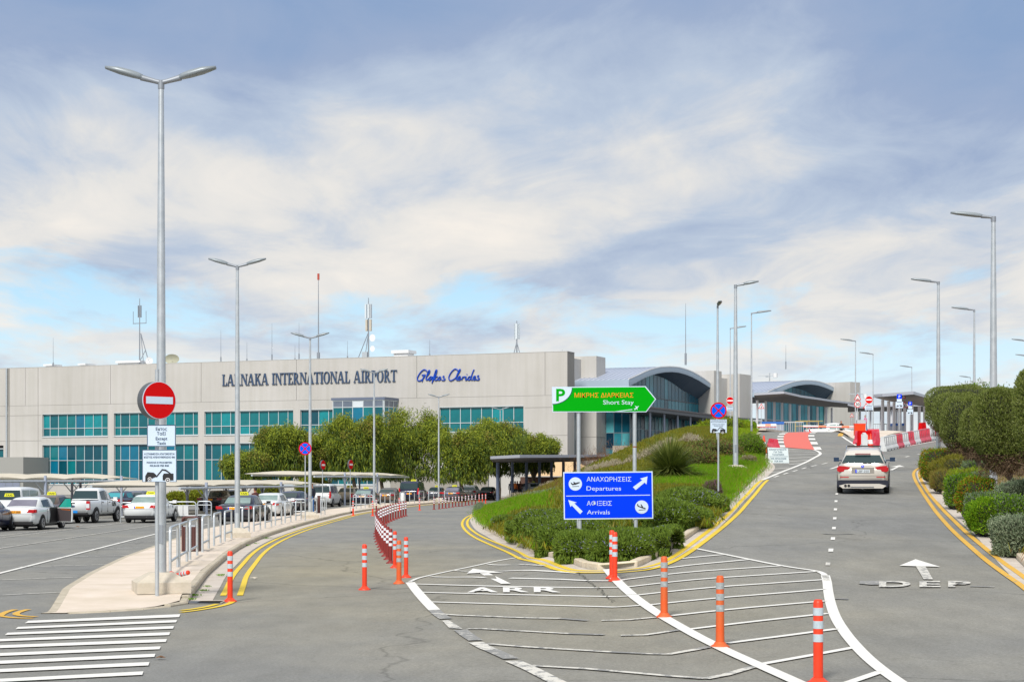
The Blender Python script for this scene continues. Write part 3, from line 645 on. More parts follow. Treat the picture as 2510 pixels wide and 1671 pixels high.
# paved refuge beyond the ramp, with kerb
pi = [(1510, 1052), (1512, 1090), (1530, 1125), (1570, 1160), (1640, 1182), (1750, 1190), (1950, 1180), (2150, 1100), (2356, 1070)]
pw = [Vector((p.x, p.y, 0)) for p in world(pi, q5)]
print('refuge', [tuple(round(c, 1) for c in p) for p in pw])
bk = [Vector((pw[-1].x + 30, pw[-1].y + 4, 0)), Vector((70, 160, 0)), Vector((36, 160, 0)), Vector((pw[0].x + 2.5, 160, 0))]
poly = smoothline(pw, 1) + bk
refuge = tag(empty('paved_refuge'), kind='structure')
g = MB(); pp = smoothline(pw, 1); vs = []
for p in pp: vs += [(p.x, p.y, th(p.x, p.y) + .13), (p.x + (36 - p.x) * .5, max(p.y, 132), th(30, max(p.y, 132)) + .12)]
vs = []
n_ = len(pp)
for p in pp:
    for t in (0, .2, .4, .6, .8, 1):
        q = p.lerp(Vector((max(p.x, pw[0].x + 2.5), 158, 0)), t); vs.append((q.x, q.y, th(q.x, q.y) + .13))
g.add(vs, [(i * 6 + j, (i + 1) * 6 + j, (i + 1) * 6 + j + 1, i * 6 + j + 1) for i in range(n_ - 1) for j in range(5)])
vs = []
for p in pp: vs += [(p.x, p.y, th(p.x, p.y) - .1), (p.x, p.y, th(p.x, p.y) + .13)]
g.add(vs, [(2 * i, 2 * i + 2, 2 * i + 3, 2 * i + 1) for i in range(n_ - 1)], 1)
g.build('paving_slab', [PAVE, KERBL], refuge)
# pale pavement behind the mound on the left of the ramp
g = MB(); g.prismz([(17.4, 133), (19.4, 134), (25, 150), (60, 168), (60, 190), (16, 190)], 6.0, 6.16); tag(g.build('footpath', PAVE), kind='structure')
# iron drain covers and litter-size stains
def plate(px, py, wd, ln, mat, name):
    p = gp(px, py, .018); tag(MB().box((-wd / 2, -ln / 2, -.01), (wd / 2, ln / 2, .004)).build(name, mat, None, p), kind='structure')
plate(497, 1477, .7, .5, DGREY, 'drain_grate'); plate(519, 1476, .45, .6, GUT, 'drain_slab')

# cracks and tyre marks that the photo shows
TM = paint('tyre_mark', (.226, .226, .216), .5, base=(.243, .241, .23), scale=2.0); CRK = M('crack_filling', (.03, .035, .02), .95)
for pl, wd, mt in (([(1232, 778), (1262, 805), (1300, 838), (1345, 872), (1400, 915), (1450, 958), (1492, 992)], .016, CRK), ([(1560, 940), (1600, 945), (1672, 940)], .02, CRK)):
    p = resample([Vector((q.x, q.y, 0)) for q in world(pl, z3)], .12); p = [Vector((q.x + random.uniform(-.045, .045), q.y + random.uniform(-.06, .06), 0)) for q in p]
    g = MB(); ribbon(g, p, -wd / 2, wd / 2, .021); g.build('road_crack', mt, wm)
for pl, wd in (([(437, 496), (520, 502), (655, 498)], .16), ([(500, 968), (620, 972)], .14)):
    stroke(pl, z5, wd, TM, 'tyre_mark', dz=.014)
for pl in ([(1200, 378), (1290, 378)], [(1330, 430), (1430, 430)]): stroke(pl, z2, .12, TM, 'tyre_mark', dz=.014)
# ------------------------------------------------------------------ terminal building
class Frame:
    """building frame: local x along the facade, local y into the building"""
    def __init__(s, ox, oy, ang):
        s.o = (ox, oy); s.a = R(ang); s.ux = (math.cos(s.a), -math.sin(s.a)); s.uy = (math.sin(s.a), math.cos(s.a))
    def onx(s, px, d):       # local x where the sight line of pixel column px meets the plane y = d
        a = (px - CX) / F; bx = s.o[0] + s.uy[0] * d; by = s.o[1] + s.uy[1] * d
        return (a * by - bx) / (s.ux[0] - a * s.ux[1])
    def ony(s, px, x):
        a = (px - CX) / F; bx = s.o[0] + s.ux[0] * x; by = s.o[1] + s.ux[1] * x
        return (a * by - bx) / (s.uy[0] - a * s.uy[1])
    def Y(s, x, y): return s.o[1] + s.ux[1] * x + s.uy[1] * y
    def zz(s, py, x, y): return CH - (py - HY) / F * s.Y(x, y)
    def fx(s, px, py, d=0): x = s.onx(px, d); return x, s.zz(py, x, d)
    def fy(s, px, py, x): d = s.ony(px, x); return d, s.zz(py, x, d)
F0 = Frame(7.39, 233.7, 22.64)
def root(fr, name, label, cat, group=None): return empty(name, (fr.o[0], fr.o[1], 0), -fr.a, label, cat, group)
T = root(F0, 'airport_terminal', 'long cream rendered airport terminal with teal strip windows and blue lettering, behind the trees', 'airport building')
HT = 19.3
def bx(name, a, b, mat, par): return MB().box(a, b).build(name, mat, par)
# wall with real openings: piers and spandrels around the window bands
u1 = lambda x: x / 3.681; A = lambda x: u1(x); Bx = lambda x: 500 + x / 3.681; Cx = lambda x: 1000 + x / 3.681
G1 = [A(v) for v in (383, 443, 518, 598, 675, 753, 833, 911, 972)]
G2 = [A(v) for v in (1028, 1080, 1161, 1243, 1326, 1408, 1490, 1570, 1652, 1736, 1787)]
G3 = [A(1845), A(1903)] + [Bx(v) for v in (148, 232, 318, 403, 489, 575, 663, 750, 805)]
G4 = [Bx(v) for v in (868, 947, 1027, 1117, 1205, 1290, 1378, 1465, 1550)]
G5 = [Cx(v) for v in (285, 371, 466, 560, 657, 755, 851, 948, 1042)]
G0 = [-150, -130, -110, -90, -70, -50, -30, -10, 8.5]
rows = [(8.75, 10.0, 12.15), (1.55, 5.15, 7.5)]
FX = lambda px: F0.onx(px, 0)
groups = [[FX(v) for v in G] for G in (G1, G2, G3, G4, G5)]
g0 = [-118 + 1.45 * i for i in range(9)]; g0 = [v + (FX(8.5) - g0[-1]) for v in g0]
XL = -125
# wall blocks
def wall_with(z0, z1_, openings):
    """full height strips between openings, in the band z0..z1"""
    x = XL
    for a, c in sorted(openings): 
        bx('wall_panel', (x, 0, z0), (a, 2.69, z1_), WALL, T); x = c
    bx('wall_panel', (x, 0, z0), (0, 2.69, z1_), WALL, T)
top_op = [(g[0], g[-1]) for g in groups]; low_op = [(g[0], g[-1]) for g in groups[:4]] + [(g0[0], g0[-1])]
bx('wall_panel', (XL, 0, 12.15), (0, 2.69, 13.5), WALL, T)
wall_with(8.75, 12.15, top_op); bx('wall_panel', (XL, 0, 7.5), (0, 2.69, 8.75), WALL, T)
wall_with(1.55, 7.5, low_op); bx('wall_panel', (XL, 0, 0), (0, 2.69, 1.55), WALL, T)
# upper wall cut in panels by the joints seen in the render
jx = [FX(v) for v in (62, 271, 493, 726.6, 1021.6, 1336)]
xs_ = [XL] + [FX(20)] + jx[:] + [0]; xs_ = sorted(xs_)
for a, c in zip(xs_, xs_[1:]): bx('wall_panel', (a + .03, .0, 13.53), (c - .03, 2.69, HT), WALL, T)
bx('wall_core', (XL, .08, 13.4), (-.02, 2.66, HT - .02), JOINT, T)
bx('coping', (XL, -.03, HT), (.02, 2.72, HT + .06), WALLD, T)
j = MB()
for z in (8.2, 13.52): pass
for z in (8.15,): j.box((FX(60) - 40, -.02, z), (FX(101), .02, z + .05)); j.box((FX(1283) + .2, -.02, z), (0, .02, z + .05))
j.box((FX(1283) + .2, -.02, 11.9), (0, .02, 11.95)); j.box((-125, -.02, 12.0), (FX(101), .02, 12.05)); j.box((FX(60), -.02, 3.0), (FX(101), .02, 3.05))
for px, a, c in ((93, 0, HT), (20.5, 3, HT)): x = FX(px); j.box((x, -.03, a), (x + (.06 if px > 50 else .25), .0, c))
jb = j
for q in range(0, len(jb.v), 8): MB().add(jb.v[q:q + 8], [(0, 3, 2, 1), (4, 5, 6, 7), (0, 1, 5, 4), (1, 2, 6, 5), (2, 3, 7, 6), (3, 0, 4, 7)]).build('wall_joint', JOINT, T)
p = MB(); x = FX(17.5); p.cyl((x, -.15, 3), .14, HT - 3, 8); p.build('drain_pipe', GALV, T)
random.seed(5)
pane_cache = {}
def glazing(g, row, par, d=.35, mats=GT, weights=(5, 3, 2, 1, .6), frame=True, dark=0):
    z0, zt, z2 = row
    if frame:
        f = MB(); t = .045
        for x in g: f.box((x - t, d - .1, z0), (x + t, d - .02, z2))
        for z in (z0 + t, zt, z2 - t): f.box((g[0], d - .11, z - t), (g[-1], d - .03, z + t))
        f.box((g[0] - .05, -.10, z0 - .12), (g[-1] + .05, .05, z0 - .002)); f.box((g[0], -.05, z2 - .01), (g[-1], .1, z2 + .07)); f.build('window_frame', MULL, par)
    for a, c in zip(g, g[1:]):
        for zz0, zz1, k in ((z0, zt, 0), (zt, z2, 1)):
            wg = list(weights)
            if k == 0: wg[4 if len(wg) > 4 else -1] += dark
            mt = random.choices(mats, wg)[0]
            key = (round(c - a, 2), round(zz1 - zz0, 2), mt.name)
            if key not in pane_cache: pane_cache[key] = MB().box((0, 0, 0), (c - a - .01, .04, zz1 - zz0 - .01)).mesh('window_pane', mt)
            link('window_pane', pane_cache[key], par, (a + .005, d + random.uniform(-.01, .01), zz0 + .005), random.uniform(-.006, .006))
for gi, g in enumerate(groups):
    glazing(g, rows[0], T, weights=(7, 2, 1.5 if gi < 1 else .1, .8, .1))
    if gi < 4: glazing(g, rows[1], T, weights=(1.5, 5, 1.2 if gi < 2 else .3, .05, 1.5), dark=12)
glazing(g0, (3.2, 5.15, 7.0), T, weights=(1, 1, 0, 3, 0))
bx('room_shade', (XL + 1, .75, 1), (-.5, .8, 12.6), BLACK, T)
# projecting bay with dark cornice
xr = FX(975.5); pr = 0
for k in range(400):
    pr = k * .02
    if F0.onx(941.6, -pr) >= xr: break
xl = F0.onx(Bx(1160), -pr); zb = F0.zz(972.5, xr, -pr)
bay = MB(); bay.box((xl - .15, -pr - .15, zb - .35), (xr + .15, 0, zb)); bay.box((xl, -pr, 8.3), (xr, -.02, 8.7)); bay.build('bay_cornice', M('bay_blue_grey', (.14, .17, .24), .5), T)
bf = MB(); fx = [F0.onx(Bx(v), -pr) for v in (1165, 1252, 1342, 1437, 1528, 1617)]
for x in fx + [xr - .07]: bf.box((x - .05, -pr - .04, 8.7), (x + .05, -pr + .05, zb - .35))
for z in (8.75, 9.9, 12.2, zb - .42): bf.box((fx[0], -pr - .05, z - .05), (xr - .02, -pr + .04, z + .05)); bf.box((xr - .06, -pr, z - .05), (xr + .04, -.03, z + .05))
for t in (.02, .33, .66, .97): bf.box((xr - .06, -pr * (1 - t) - .07, 8.7), (xr + .05, -pr * (1 - t) + .03, zb - .4))
bf.build('window_frame', MULL, T)
SL = M('slate_panel', (.12, .15, .20), .3, c2=(.16, .19, .24), vscale=.5)
for i, (a, c) in enumerate(zip(fx, fx[1:] + [xr - .1])):
    for z0, z2, mt in ((12.25, zb - .47, SL if i != 2 else PLW), (9.95, 12.15, GT[i % 3]), (8.8, 9.85, GT[(i + 1) % 3])): bx('window_pane', (a + .05, -pr, z0), (c - .05, -pr + .03, z2), mt, T)
for z0, z2, mt in ((12.25, zb - .47, SL), (8.8, 12.15, GN[1])):
    for t0, t1 in ((.05, .31), (.36, .64), (.69, .95)): bx('window_pane', (xr - .02, -pr * (1 - t0), z0), (xr, -pr * (1 - t1), z2), mt, T)
# rear volumes and stair towers
bx('rear_volume', (XL, 2.75, 0), (-1.79, 9.95, 18.9), WALLD, T); bx('rear_volume', (XL, 14, 0), (-4, 45, 18.2), WALLD, T)
bx('stair_tower', (-9, 10, 0), (.48, 13.7, 19.35), WALL, T)
bx('stair_tower_joint', (-9, 9.97, 8.15), (.5, 13.72, 8.2), JOINT, T); bx('dark_slot', (-.03, 2.7, 0), (-.02 + .03, 3.0, 12.5), GT[4], T)
# low wing and garage door at the far left
b = MB(); x0, x1 = F0.onx(-60, -6), F0.onx(57, -6); b.box((x0, -6, 0), (x1, 0, 5.6)); b.build('low_wing', M('grey_render', (.33, .33, .31), .9), T)
b = MB(); b.box((x0, -6.05, 0), (x1 - .6, -6.01, 2.9)); b.build('garage_door', M('grey_door', (.22, .25, .33), .6), T)
for i in range(6):
    x = x1 - .6 - i * 1.3; bx('door_rib', (x - .04, -6.1, 0), (x + .04, -6.052, 2.9), GALVD, T)
# roof vents, hoods
def hood(px, w_, h_, nm='roof_vent'):
    x = FX(px); m = MB(); m.box((x - w_ / 2, 4, HT - .3), (x + w_ / 2, 6, HT + h_ * .62)); m.box((x - w_ / 2 - .25, 3.7, HT + h_ * .64), (x + w_ / 2 + .25, 6.3, HT + h_)); m.build(nm, WHITE, T)
hood(79, 1.1, .75); hood(163, .9, .7); hood(277, 3.9, .9); hood(951, 2.2, 1.2)
# lettering: thick-and-thin serif capitals built from strokes
INK = M('letter_blue_grey', (.05, .09, .17), .5, .2)
def serif(ch):
    S = []   # polygons in a 1-high cell; returns (polygons, width)
    def st(x, a=0, b=1, w=.17): S.append([(x, a), (x + w, a), (x + w, b), (x, b)])
    def sf(x, y, w=.34): S.append([(x, y), (x + w, y), (x + w, y + .06), (x, y + .06)])
    def ln(x0, y0, x1, y1, w): S.append([(x0, y0), (x0 + w, y0), (x1 + w, y1), (x1, y1)])
    def arc(cx, cy, rx, ry, a0, a1, t, n=9):
        o, i_ = [], []
        for k in range(n):
            q = R(a0 + (a1 - a0) * k / (n - 1)); tt = .06 + (t - .06) * abs(math.cos(q))
            o.append((cx + rx * math.cos(q), cy + ry * math.sin(q))); i_.append((cx + (rx - tt) * math.cos(q), cy + (ry - .07) * math.sin(q)))
        for k in range(n - 1): S.append([o[k], o[k + 1], i_[k + 1], i_[k]])
    if ch == 'L': st(.1); sf(0, 0, .62); sf(0, .94); S.append([(.5, .06), (.62, .06), (.62, .3)]); return S, .66
    if ch == 'A': ln(.06, 0, .36, 1, .06); ln(.62, 0, .34, 1, .19); sf(0, 0, .24); sf(.52, 0, .38); S.append([(.16, .3), (.62, .3), (.62, .36), (.18, .36)]); return S, .92
    if ch in 'RP':
        st(.1); sf(0, 0); sf(0, .94); arc(.27, .73, .33, .27, -90, 90, .17)
        if ch == 'R': ln(.56, 0, .28, .48, .19); sf(.52, 0, .3); return S, .84
        return S, .66
    if ch == 'N': st(.1, w=.06); st(.68, w=.06); ln(.64, 0, .08, 1, .19); sf(0, 0, .26); sf(.58, .94, .26); sf(-.02, .94, .2); return S, .86
    if ch == 'K': st(.1); sf(0, 0); sf(0, .94); ln(.24, .42, .58, .96, .06); ln(.58, 0, .3, .56, .19); sf(.5, 0, .36); sf(.48, .94, .28); return S, .86
    if ch == 'I': st(.1); sf(0, 0, .36); sf(0, .94, .36); return S, .40
    if ch == 'T': st(.28); sf(.18, 0, .36); sf(0, .94, .73); S.append([(0, .94), (.0, .74), (.08, .94)]); S.append([(.65, .94), (.73, .74), (.73, .94)]); return S, .76
    if ch == 'E': st(.1); sf(0, 0, .6); sf(0, .94, .58); sf(.2, .48, .26); S.append([(.5, .06), (.6, .06), (.6, .26)]); S.append([(.48, .94), (.58, .74), (.58, .94)]); return S, .66
    if ch == 'O': arc(.4, .5, .4, .52, 0, 360, .19, 21); return S, .84
    return S, .42
txt = 'LARNAKA INTERNATIONAL AIRPORT'; tw = sum(serif(c)[1] for c in txt)
xa = FX(Bx(168)); xb = FX(Bx(1747)); hl = 1.62; k = (xb - xa) / tw; x = xa
zb0 = F0.zz(945.2, xa, 0)
for c in txt:
    S, wd = serif(c)
    if S:
        m = MB()
        for i_, poly in enumerate(S): m.prism([(q * k, z * hl) for q, z in poly], -.20 - .004 * (i_ % 7), -.06 + .003 * (i_ % 5))
        lo = m.build('letter', INK, T, (x, 0, zb0)); lo['label'] = 'raised dark letter ' + c
    x += wd * k
# handwritten sign
SB = M('script_blue', (.0, .06, .48), .4)
scr = {'G': [[(175, 405), (160, 388), (140, 390), (110, 420), (88, 460), (88, 485), (105, 492), (130, 482), (150, 455), (158, 432)], [(128, 440), (155, 434), (140, 465), (130, 498)]],
       'l': [[(172, 450), (200, 415), (200, 392), (190, 398), (170, 450), (165, 478), (175, 485), (188, 470)]], 'a': [[(222, 455), (208, 450), (192, 465), (190, 484), (202, 486), (220, 462), (226, 452)], [(226, 452), (218, 480), (232, 484)]],
       'f': [[(235, 470), (262, 420), (266, 390), (255, 392), (240, 440), (218, 518), (222, 500), (245, 462)]], 'c': [[(270, 452), (258, 450), (246, 466), (246, 484), (260, 486), (275, 472)]], 'o': [[(292, 452), (278, 462), (276, 480), (286, 486), (298, 474), (300, 458), (292, 452)]],
       's': [[(330, 446), (318, 452), (322, 462), (338, 470), (336, 484), (318, 486), (306, 482)]],
       'C': [[(455, 400), (440, 382), (420, 384), (390, 415), (370, 455), (375, 484), (395, 490), (425, 470)]], 'l.': [[(428, 470), (468, 410), (478, 384), (466, 390), (440, 450), (440, 482), (452, 484)]], 'e': [[(452, 472), (474, 462), (476, 448), (464, 450), (452, 468), (456, 484), (470, 484), (484, 470)]],
       'r': [[(488, 482), (500, 448), (496, 462), (514, 450), (520, 456)]], 'i': [[(528, 450), (520, 480), (530, 484), (540, 472)], [(534, 432), (537, 430)]], 'd': [[(572, 452), (556, 450), (544, 466), (546, 484), (562, 482), (578, 450)], [(600, 388), (588, 410), (572, 462), (574, 482), (586, 480)]],
       'e.': [[(590, 472), (610, 460), (612, 446), (600, 448), (590, 466), (594, 482), (608, 482), (620, 470)]], 's.': [[(644, 442), (630, 446), (632, 458), (648, 466), (646, 480), (628, 482), (618, 478)]]}
for ch, L in scr.items():
    m = MB()
    for ln_ in L:
        pts = [F0.fx(Cx(a), 800 + c / 3.681) for a, c in ln_]; v = [Vector((a, -.13, z)) for a, z in pts]; v = smoothline(v, 2) if len(v) > 2 else v
        m.tube(v, .085, 6)
    o = m.build('script_letter', SB, T); o['label'] = 'blue handwritten letter ' + ch[0]
# ------------------------------------------------------------------ vaulted halls
def hall(fr, nm, label, xg, y0, y1, ymid, fpts, f2, y_face, dz_floor, lower, group):
    """vault extruded along -x; fpts/f2 = outer and inner edge of the fascia in pixels on the plane x = xg + 2"""
    H = root(fr, nm, label, 'airport hall', group)
    xo = xg + 2.0
    O = [fr.fy(px, py, xo) for px, py in fpts]; I = [fr.fy(px, py, xo) for px, py in f2]
    D0, D1 = O[0][0], O[-1][0]; n = 40; ds = np.linspace(D0, D1, n)
    top = [lerp([p[0] for p in O], [p[1] for p in O], d) for d in ds]; bot = [lerp([p[0] for p in I], [p[1] for p in I], d) for d in ds]
    m = MB(); W_ = 34
    vs = []
    for d, t in zip(ds, top): vs += [(xo, d, t), (xo - W_, d, t)]
    m.add(vs, [(2 * i, 2 * i + 1, 2 * i + 3, 2 * i + 2)[::-1] for i in range(n - 1)], 0, True); m.build('vault_roof', ROOFM, H)
    s = MB()
    for q in range(0, 46):
        xx = xo - .55 - q * .74
        s.tube([(xx, d, t + .05) for d, t in zip(ds[::3], top[::3])], .03, 4)
    o_ = s.build('roof_seams', M('roof_seam_shade', (.34, .39, .50), .5, .1), H)
    e = MB(); e.tube([(xo - .02, d, t + .06) for d, t in zip(ds[::2], top[::2])], .10, 4); e.build('roof_edge_trim', WHITE, H)
    f = MB(); vs = []
    for d, t, b_ in zip(ds, top, bot): vs += [(xo, d, b_), (xo, d, t), (xo + .05, d, (t + b_) / 2)]
    f.add(vs, [(3 * i, 3 * i + 3, 3 * i + 5, 3 * i + 2) for i in range(n - 1)] + [(3 * i + 2, 3 * i + 5, 3 * i + 4, 3 * i + 1) for i in range(n - 1)], 0, True)
    f.add([(xo, D0, bot[0]), (xo, D0, top[0]), (xo - W_, D0, top[0]), (xo - W_, D0, bot[0])], [(0, 1, 2, 3)]); f.build('roof_fascia', FASC, H)
    # gable glass: one pane per bay and tier
    yy = np.linspace(y0, y1, 23); dp = ds[int(np.argmax(top))]; bf_ = lambda d: lerp(ds, bot, d) - .25 - lerp([dp - 6, dp + 8, D1 - 4, D1], [0, 1.45 * (1 if xg < 5 else .4), 1.4 * (1 if xg < 5 else .5), .8], d)
    u = MB(); vs = []
    for d, b_ in zip(ds, bot): vs += [(xo - .01, d, b_), (xg - .1, d, bf_(d) - .02)]
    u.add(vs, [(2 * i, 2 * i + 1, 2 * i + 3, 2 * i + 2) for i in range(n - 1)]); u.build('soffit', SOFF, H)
    fm = MB()
    for i in range(22):
        a, c = yy[i], yy[i + 1]
        for za, zb in ((dz_floor, ymid), (ymid, 99)):
            ta, tc_ = min(zb, bf_(a)), min(zb, bf_(c))
            if max(ta, tc_) <= za + .1: continue
            mt = random.choices(GN, (.6, 5, .35 if zb < 90 else .1, .0) if zb < 90 else (3.5, 2, 0, .2))[0]
            MB().add([(xg, a + .04, za + .04), (xg, c - .04, za + .04), (xg, c - .04, max(tc_ - .04, za + .06)), (xg, a + .04, max(ta - .04, za + .06)), (xg - .05, a + .04, za + .04), (xg - .05, c - .04, za + .04), (xg - .05, c - .04, max(tc_ - .04, za + .06)), (xg - .05, a + .04, max(ta - .04, za + .06))], [(0, 1, 2, 3), (7, 6, 5, 4), (0, 3, 7, 4), (1, 5, 6, 2), (3, 2, 6, 7)]).build('gable_pane', mt, H)
        fm.box((xg + .0, a - .025, dz_floor), (xg + .03, a + .025, max(bf_(a), dz_floor + .1)))
    fm.box((xg, y0, ymid - .05), (xg + .09, y1, ymid + .05)); fm.build('glazing_frame', DGREY, H)
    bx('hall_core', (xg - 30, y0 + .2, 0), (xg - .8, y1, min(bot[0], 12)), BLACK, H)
    # lower storeys: return wall facing the car park, then the storeys under the gable
    lw = MB()
    for i in range(len(lower)):
        x0_, x1_ = lower[i][0], lower[i][1]
    return H
def tiers(H, a, b, zlist, axis, const, step, mats, wts):
    """panes between a and b on a wall plane, one object each"""
    nn = max(1, round((b - a) / step)); e = np.linspace(a, b, nn + 1); fr_ = MB()
    for i in range(nn):
        for z0, z2 in zip(zlist, zlist[1:]):
            mt = random.choices(mats, wts)[0]
            if axis == 'x': MB().box((e[i] + .04, const, z0 + .04), (e[i + 1] - .04, const + .04, z2 - .04)).build('curtain_pane', mt, H)
            else: MB().box((const - .04, e[i] + .04, z0 + .04), (const, e[i + 1] - .04, z2 - .04)).build('curtain_pane', mt, H)
    for q in e:
        if axis == 'x': fr_.box((q - .035, const - .06, zlist[0]), (q + .035, const - .005, zlist[-1]))
        else: fr_.box((const + .005, q - .035, zlist[0]), (const + .06, q + .035, zlist[-1]))
    for z in zlist:
        if axis == 'x': fr_.box((a, const - .07, z - .035), (b, const - .008, z + .035))
        else: fr_.box((const + .008, a, z - .035), (const + .07, b, z + .035))
    fr_.build('curtain_frame', M('slim_mullion', (.30, .38, .42), .4, .3), H)
Z = lambda f: [(1460 + x / 5.89, 880 + y / 5.89) for x, y in f]
H1o = Z([(480, 292), (600, 240), (700, 190), (800, 150), (920, 120), (1080, 112), (1200, 122), (1300, 148), (1400, 188), (1500, 242), (1600, 310), (1700, 385), (1790, 460)])
H1i = Z([(480, 392), (600, 332), (700, 275), (800, 235), (900, 207), (1000, 190), (1100, 185), (1200, 195), (1300, 222), (1400, 262), (1500, 315), (1600, 378), (1700, 440), (1800, 510)])
H1 = hall(F0, 'vaulted_hall', 'nearer glazed hall under an arched grey metal roof, right of the cream terminal block', 4.05, 13.9, F0.ony(1735, 4.05), 14.1, H1o, H1i, 0, 12.05, [], 'arched halls')
yE = F0.ony(1735, 4.05)
bx('floor_band', (.5, 13.75, 12.0), (4.4, yE + 3, 12.25), DGREY, H1)
tiers(H1, .5, 4.05, [0, 2.6, 4.6, 6.6, 8.8, 12.0], 'x', 13.9, 1.15, GN, (3, 3, 1, 2))
tiers(H1, 13.9, yE, [7.3, 9.4, 11.9], 'y', 4.05, 1.6, GN, (4, 3, 1.5, 3))
tiers(H1, 13.9, 26, [0, 3.2, 6.4], 'y', 4.05, 1.8, GN, (4, 1, 0, 4))
bx('upper_wall_band', (.5, 13.95, 12.3), (4.1, 14.2, 15.0), FASC, H1)
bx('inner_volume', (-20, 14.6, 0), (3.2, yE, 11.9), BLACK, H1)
# forecourt canopy and balcony in front of the first hall
cn = MB(); ya, yb = F0.ony(1590, 9), 62; cn.box((4.3, ya - 6, 11.3), (10.2, yb, 11.75)); cn.box((4.3, ya - 6.1, 11.76), (10.4, yb, 11.95), 1); cn.build('forecourt_canopy', [DGREY, CANO], H1)
for i in range(7): MB().cyl((9.2, ya + i * 6.2, 6.9), .15, 4.4, 10).build('column', STEELB, H1)
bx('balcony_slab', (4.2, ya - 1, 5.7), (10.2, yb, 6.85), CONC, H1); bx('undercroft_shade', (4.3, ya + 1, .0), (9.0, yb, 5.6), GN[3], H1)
for i in range(12):
    y_ = ya - .8 + i * 2.1; MB().box((10.05, y_ + .06, 7.0), (10.1, y_ + 2.04, 8.15)).build('balustrade_pane', GN[2] if i < 5 else M('cyan_glass', (.12, .45, .52), .15), H1)
    MB().box((10.0, y_ - .05, 6.86), (10.16, y_ + .05, 8.2)).build('balustrade_post', GALVD, H1)
# second module
F1 = Frame(31.6, 274.4, 32.8)
T2 = root(F1, 'terminal_stair_block', 'cream concrete stair blocks standing between the two arched halls', 'building', 'cream stair blocks')
x_ = F1.onx(1701, 0)
MB().box((x_ - 3, 0, 0), (0, 2.7, HT)).build('wall', WALL, T2); 
d2 = 10; x2 = F1.onx(1813, d2); MB().box((x2 - 12, 2.72, 0), (x2 - 2.2, d2 - .02, 18.6)).build('rear_wall', WALLD, T2); MB().box((F1.onx(1767, d2) - 2, d2, 0), (x2, d2 + 4.4, HT)).build('stair_tower', WALL, T2)
MB().box((x2 - 12, -.01, 8.1), (.01, 2.71, 8.16)).build('wall_joint', JOINT, T2)
Z5 = lambda f: [(1820 + x / 5.89, 880 + y / 5.89) for x, y in f]
H2o = Z5([(370, 470), (480, 425), (600, 375), (720, 335), (830, 314), (950, 310), (1060, 318), (1160, 340), (1260, 380), (1360, 430), (1460, 490), (1560, 550), (1640, 600)])
H2i = Z5([(370, 540), (520, 485), (620, 440), (720, 400), (820, 378), (900, 368), (1000, 366), (1100, 380), (1200, 412), (1300, 455), (1400, 505), (1500, 560), (1640, 640)])
xg2 = x2 + .9; ys2 = d2 + 4.4
H2 = hall(F1, 'vaulted_hall', 'farther glazed hall under an arched grey roof, behind the white columned canopy', xg2, F1.ony(1880, xg2), F1.ony(2090, xg2), 15.2, H2o, H2i, 0, 12.2, [], 'arched halls')
ya2, yb2 = F1.ony(1838, xg2), F1.ony(2105, xg2)
tiers(H2, ya2, yb2, [6.1, 8.4, 10.2, 12.2], 'y', xg2, 1.9, GN + [GT[0]], (4, 3, .6, .5, 4))
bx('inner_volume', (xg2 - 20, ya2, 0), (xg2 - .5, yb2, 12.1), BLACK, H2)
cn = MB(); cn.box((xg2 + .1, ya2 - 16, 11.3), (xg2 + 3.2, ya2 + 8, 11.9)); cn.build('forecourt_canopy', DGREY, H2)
bx('entrance_canopy', (xg2 + .1, yb2 - 22, 8.6), (xg2 + 4, yb2 - 1, 8.85), GALVD, H2)
# third block at the far end
F2 = Frame(59, 306, 44)
T3 = root(F2, 'terminal_stair_block', 'farthest cream concrete block at the right end of the second arched hall', 'building', 'cream stair blocks')
MB().box((F2.onx(2020, 0), 0, 0), (0, 3.1, HT)).build('wall', WALL, T3)
# ------------------------------------------------------------------ departures canopies on the upper level
def canopy(name, label, tops, bots, cols, rad, floor=6.1, group=None, wid=7):
    """tops: (px, py, Y) along the street edge; bots: the back edge of the soffit"""
    a0 = P(*tops[0]); H = empty(name, (a0.x, a0.y, floor), 0, label, 'canopy', group)
    loc = lambda v: (v.x - a0.x, v.y - a0.y, v.z - floor)
    n = len(tops); TT = [Vector(loc(P(*t))) for t in tops]; BB = [Vector(loc(P(*t))) for t in bots]
    m = MB(); vs = [tuple(v) for v in TT] + [tuple(v) for v in BB]
    m.add(vs, [(i, i + 1, n + i + 1, n + i) for i in range(n - 1)], 0)
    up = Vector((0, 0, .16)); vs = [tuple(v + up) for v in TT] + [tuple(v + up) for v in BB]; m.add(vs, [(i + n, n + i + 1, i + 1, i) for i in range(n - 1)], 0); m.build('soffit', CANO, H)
    e = MB(); vs = [tuple(v + Vector((0, 0, -.03))) for v in TT] + [tuple(v + up + Vector((0, 0, .05))) for v in TT]
    e.add(vs, [(i, n + i, n + i + 1, i + 1) for i in range(n - 1)])
    e.add([tuple(TT[0] + Vector((0, 0, -.03))), tuple(TT[0] + up), tuple(BB[0] + up), tuple(BB[0] + Vector((0, 0, -.03)))], [(0, 1, 2, 3)]); e.build('edge_beam', M('pale_edge_metal', (.52, .54, .60), .5, .2), H)
    for px, Y, pyt in cols:
        p_ = P(px, pyt, Y); MB().cyl((p_.x - a0.x, p_.y - a0.y, 0), rad, p_.z - floor, 12).build('column', M('pale_column', (.66, .66, .70), .5), H)
    return H
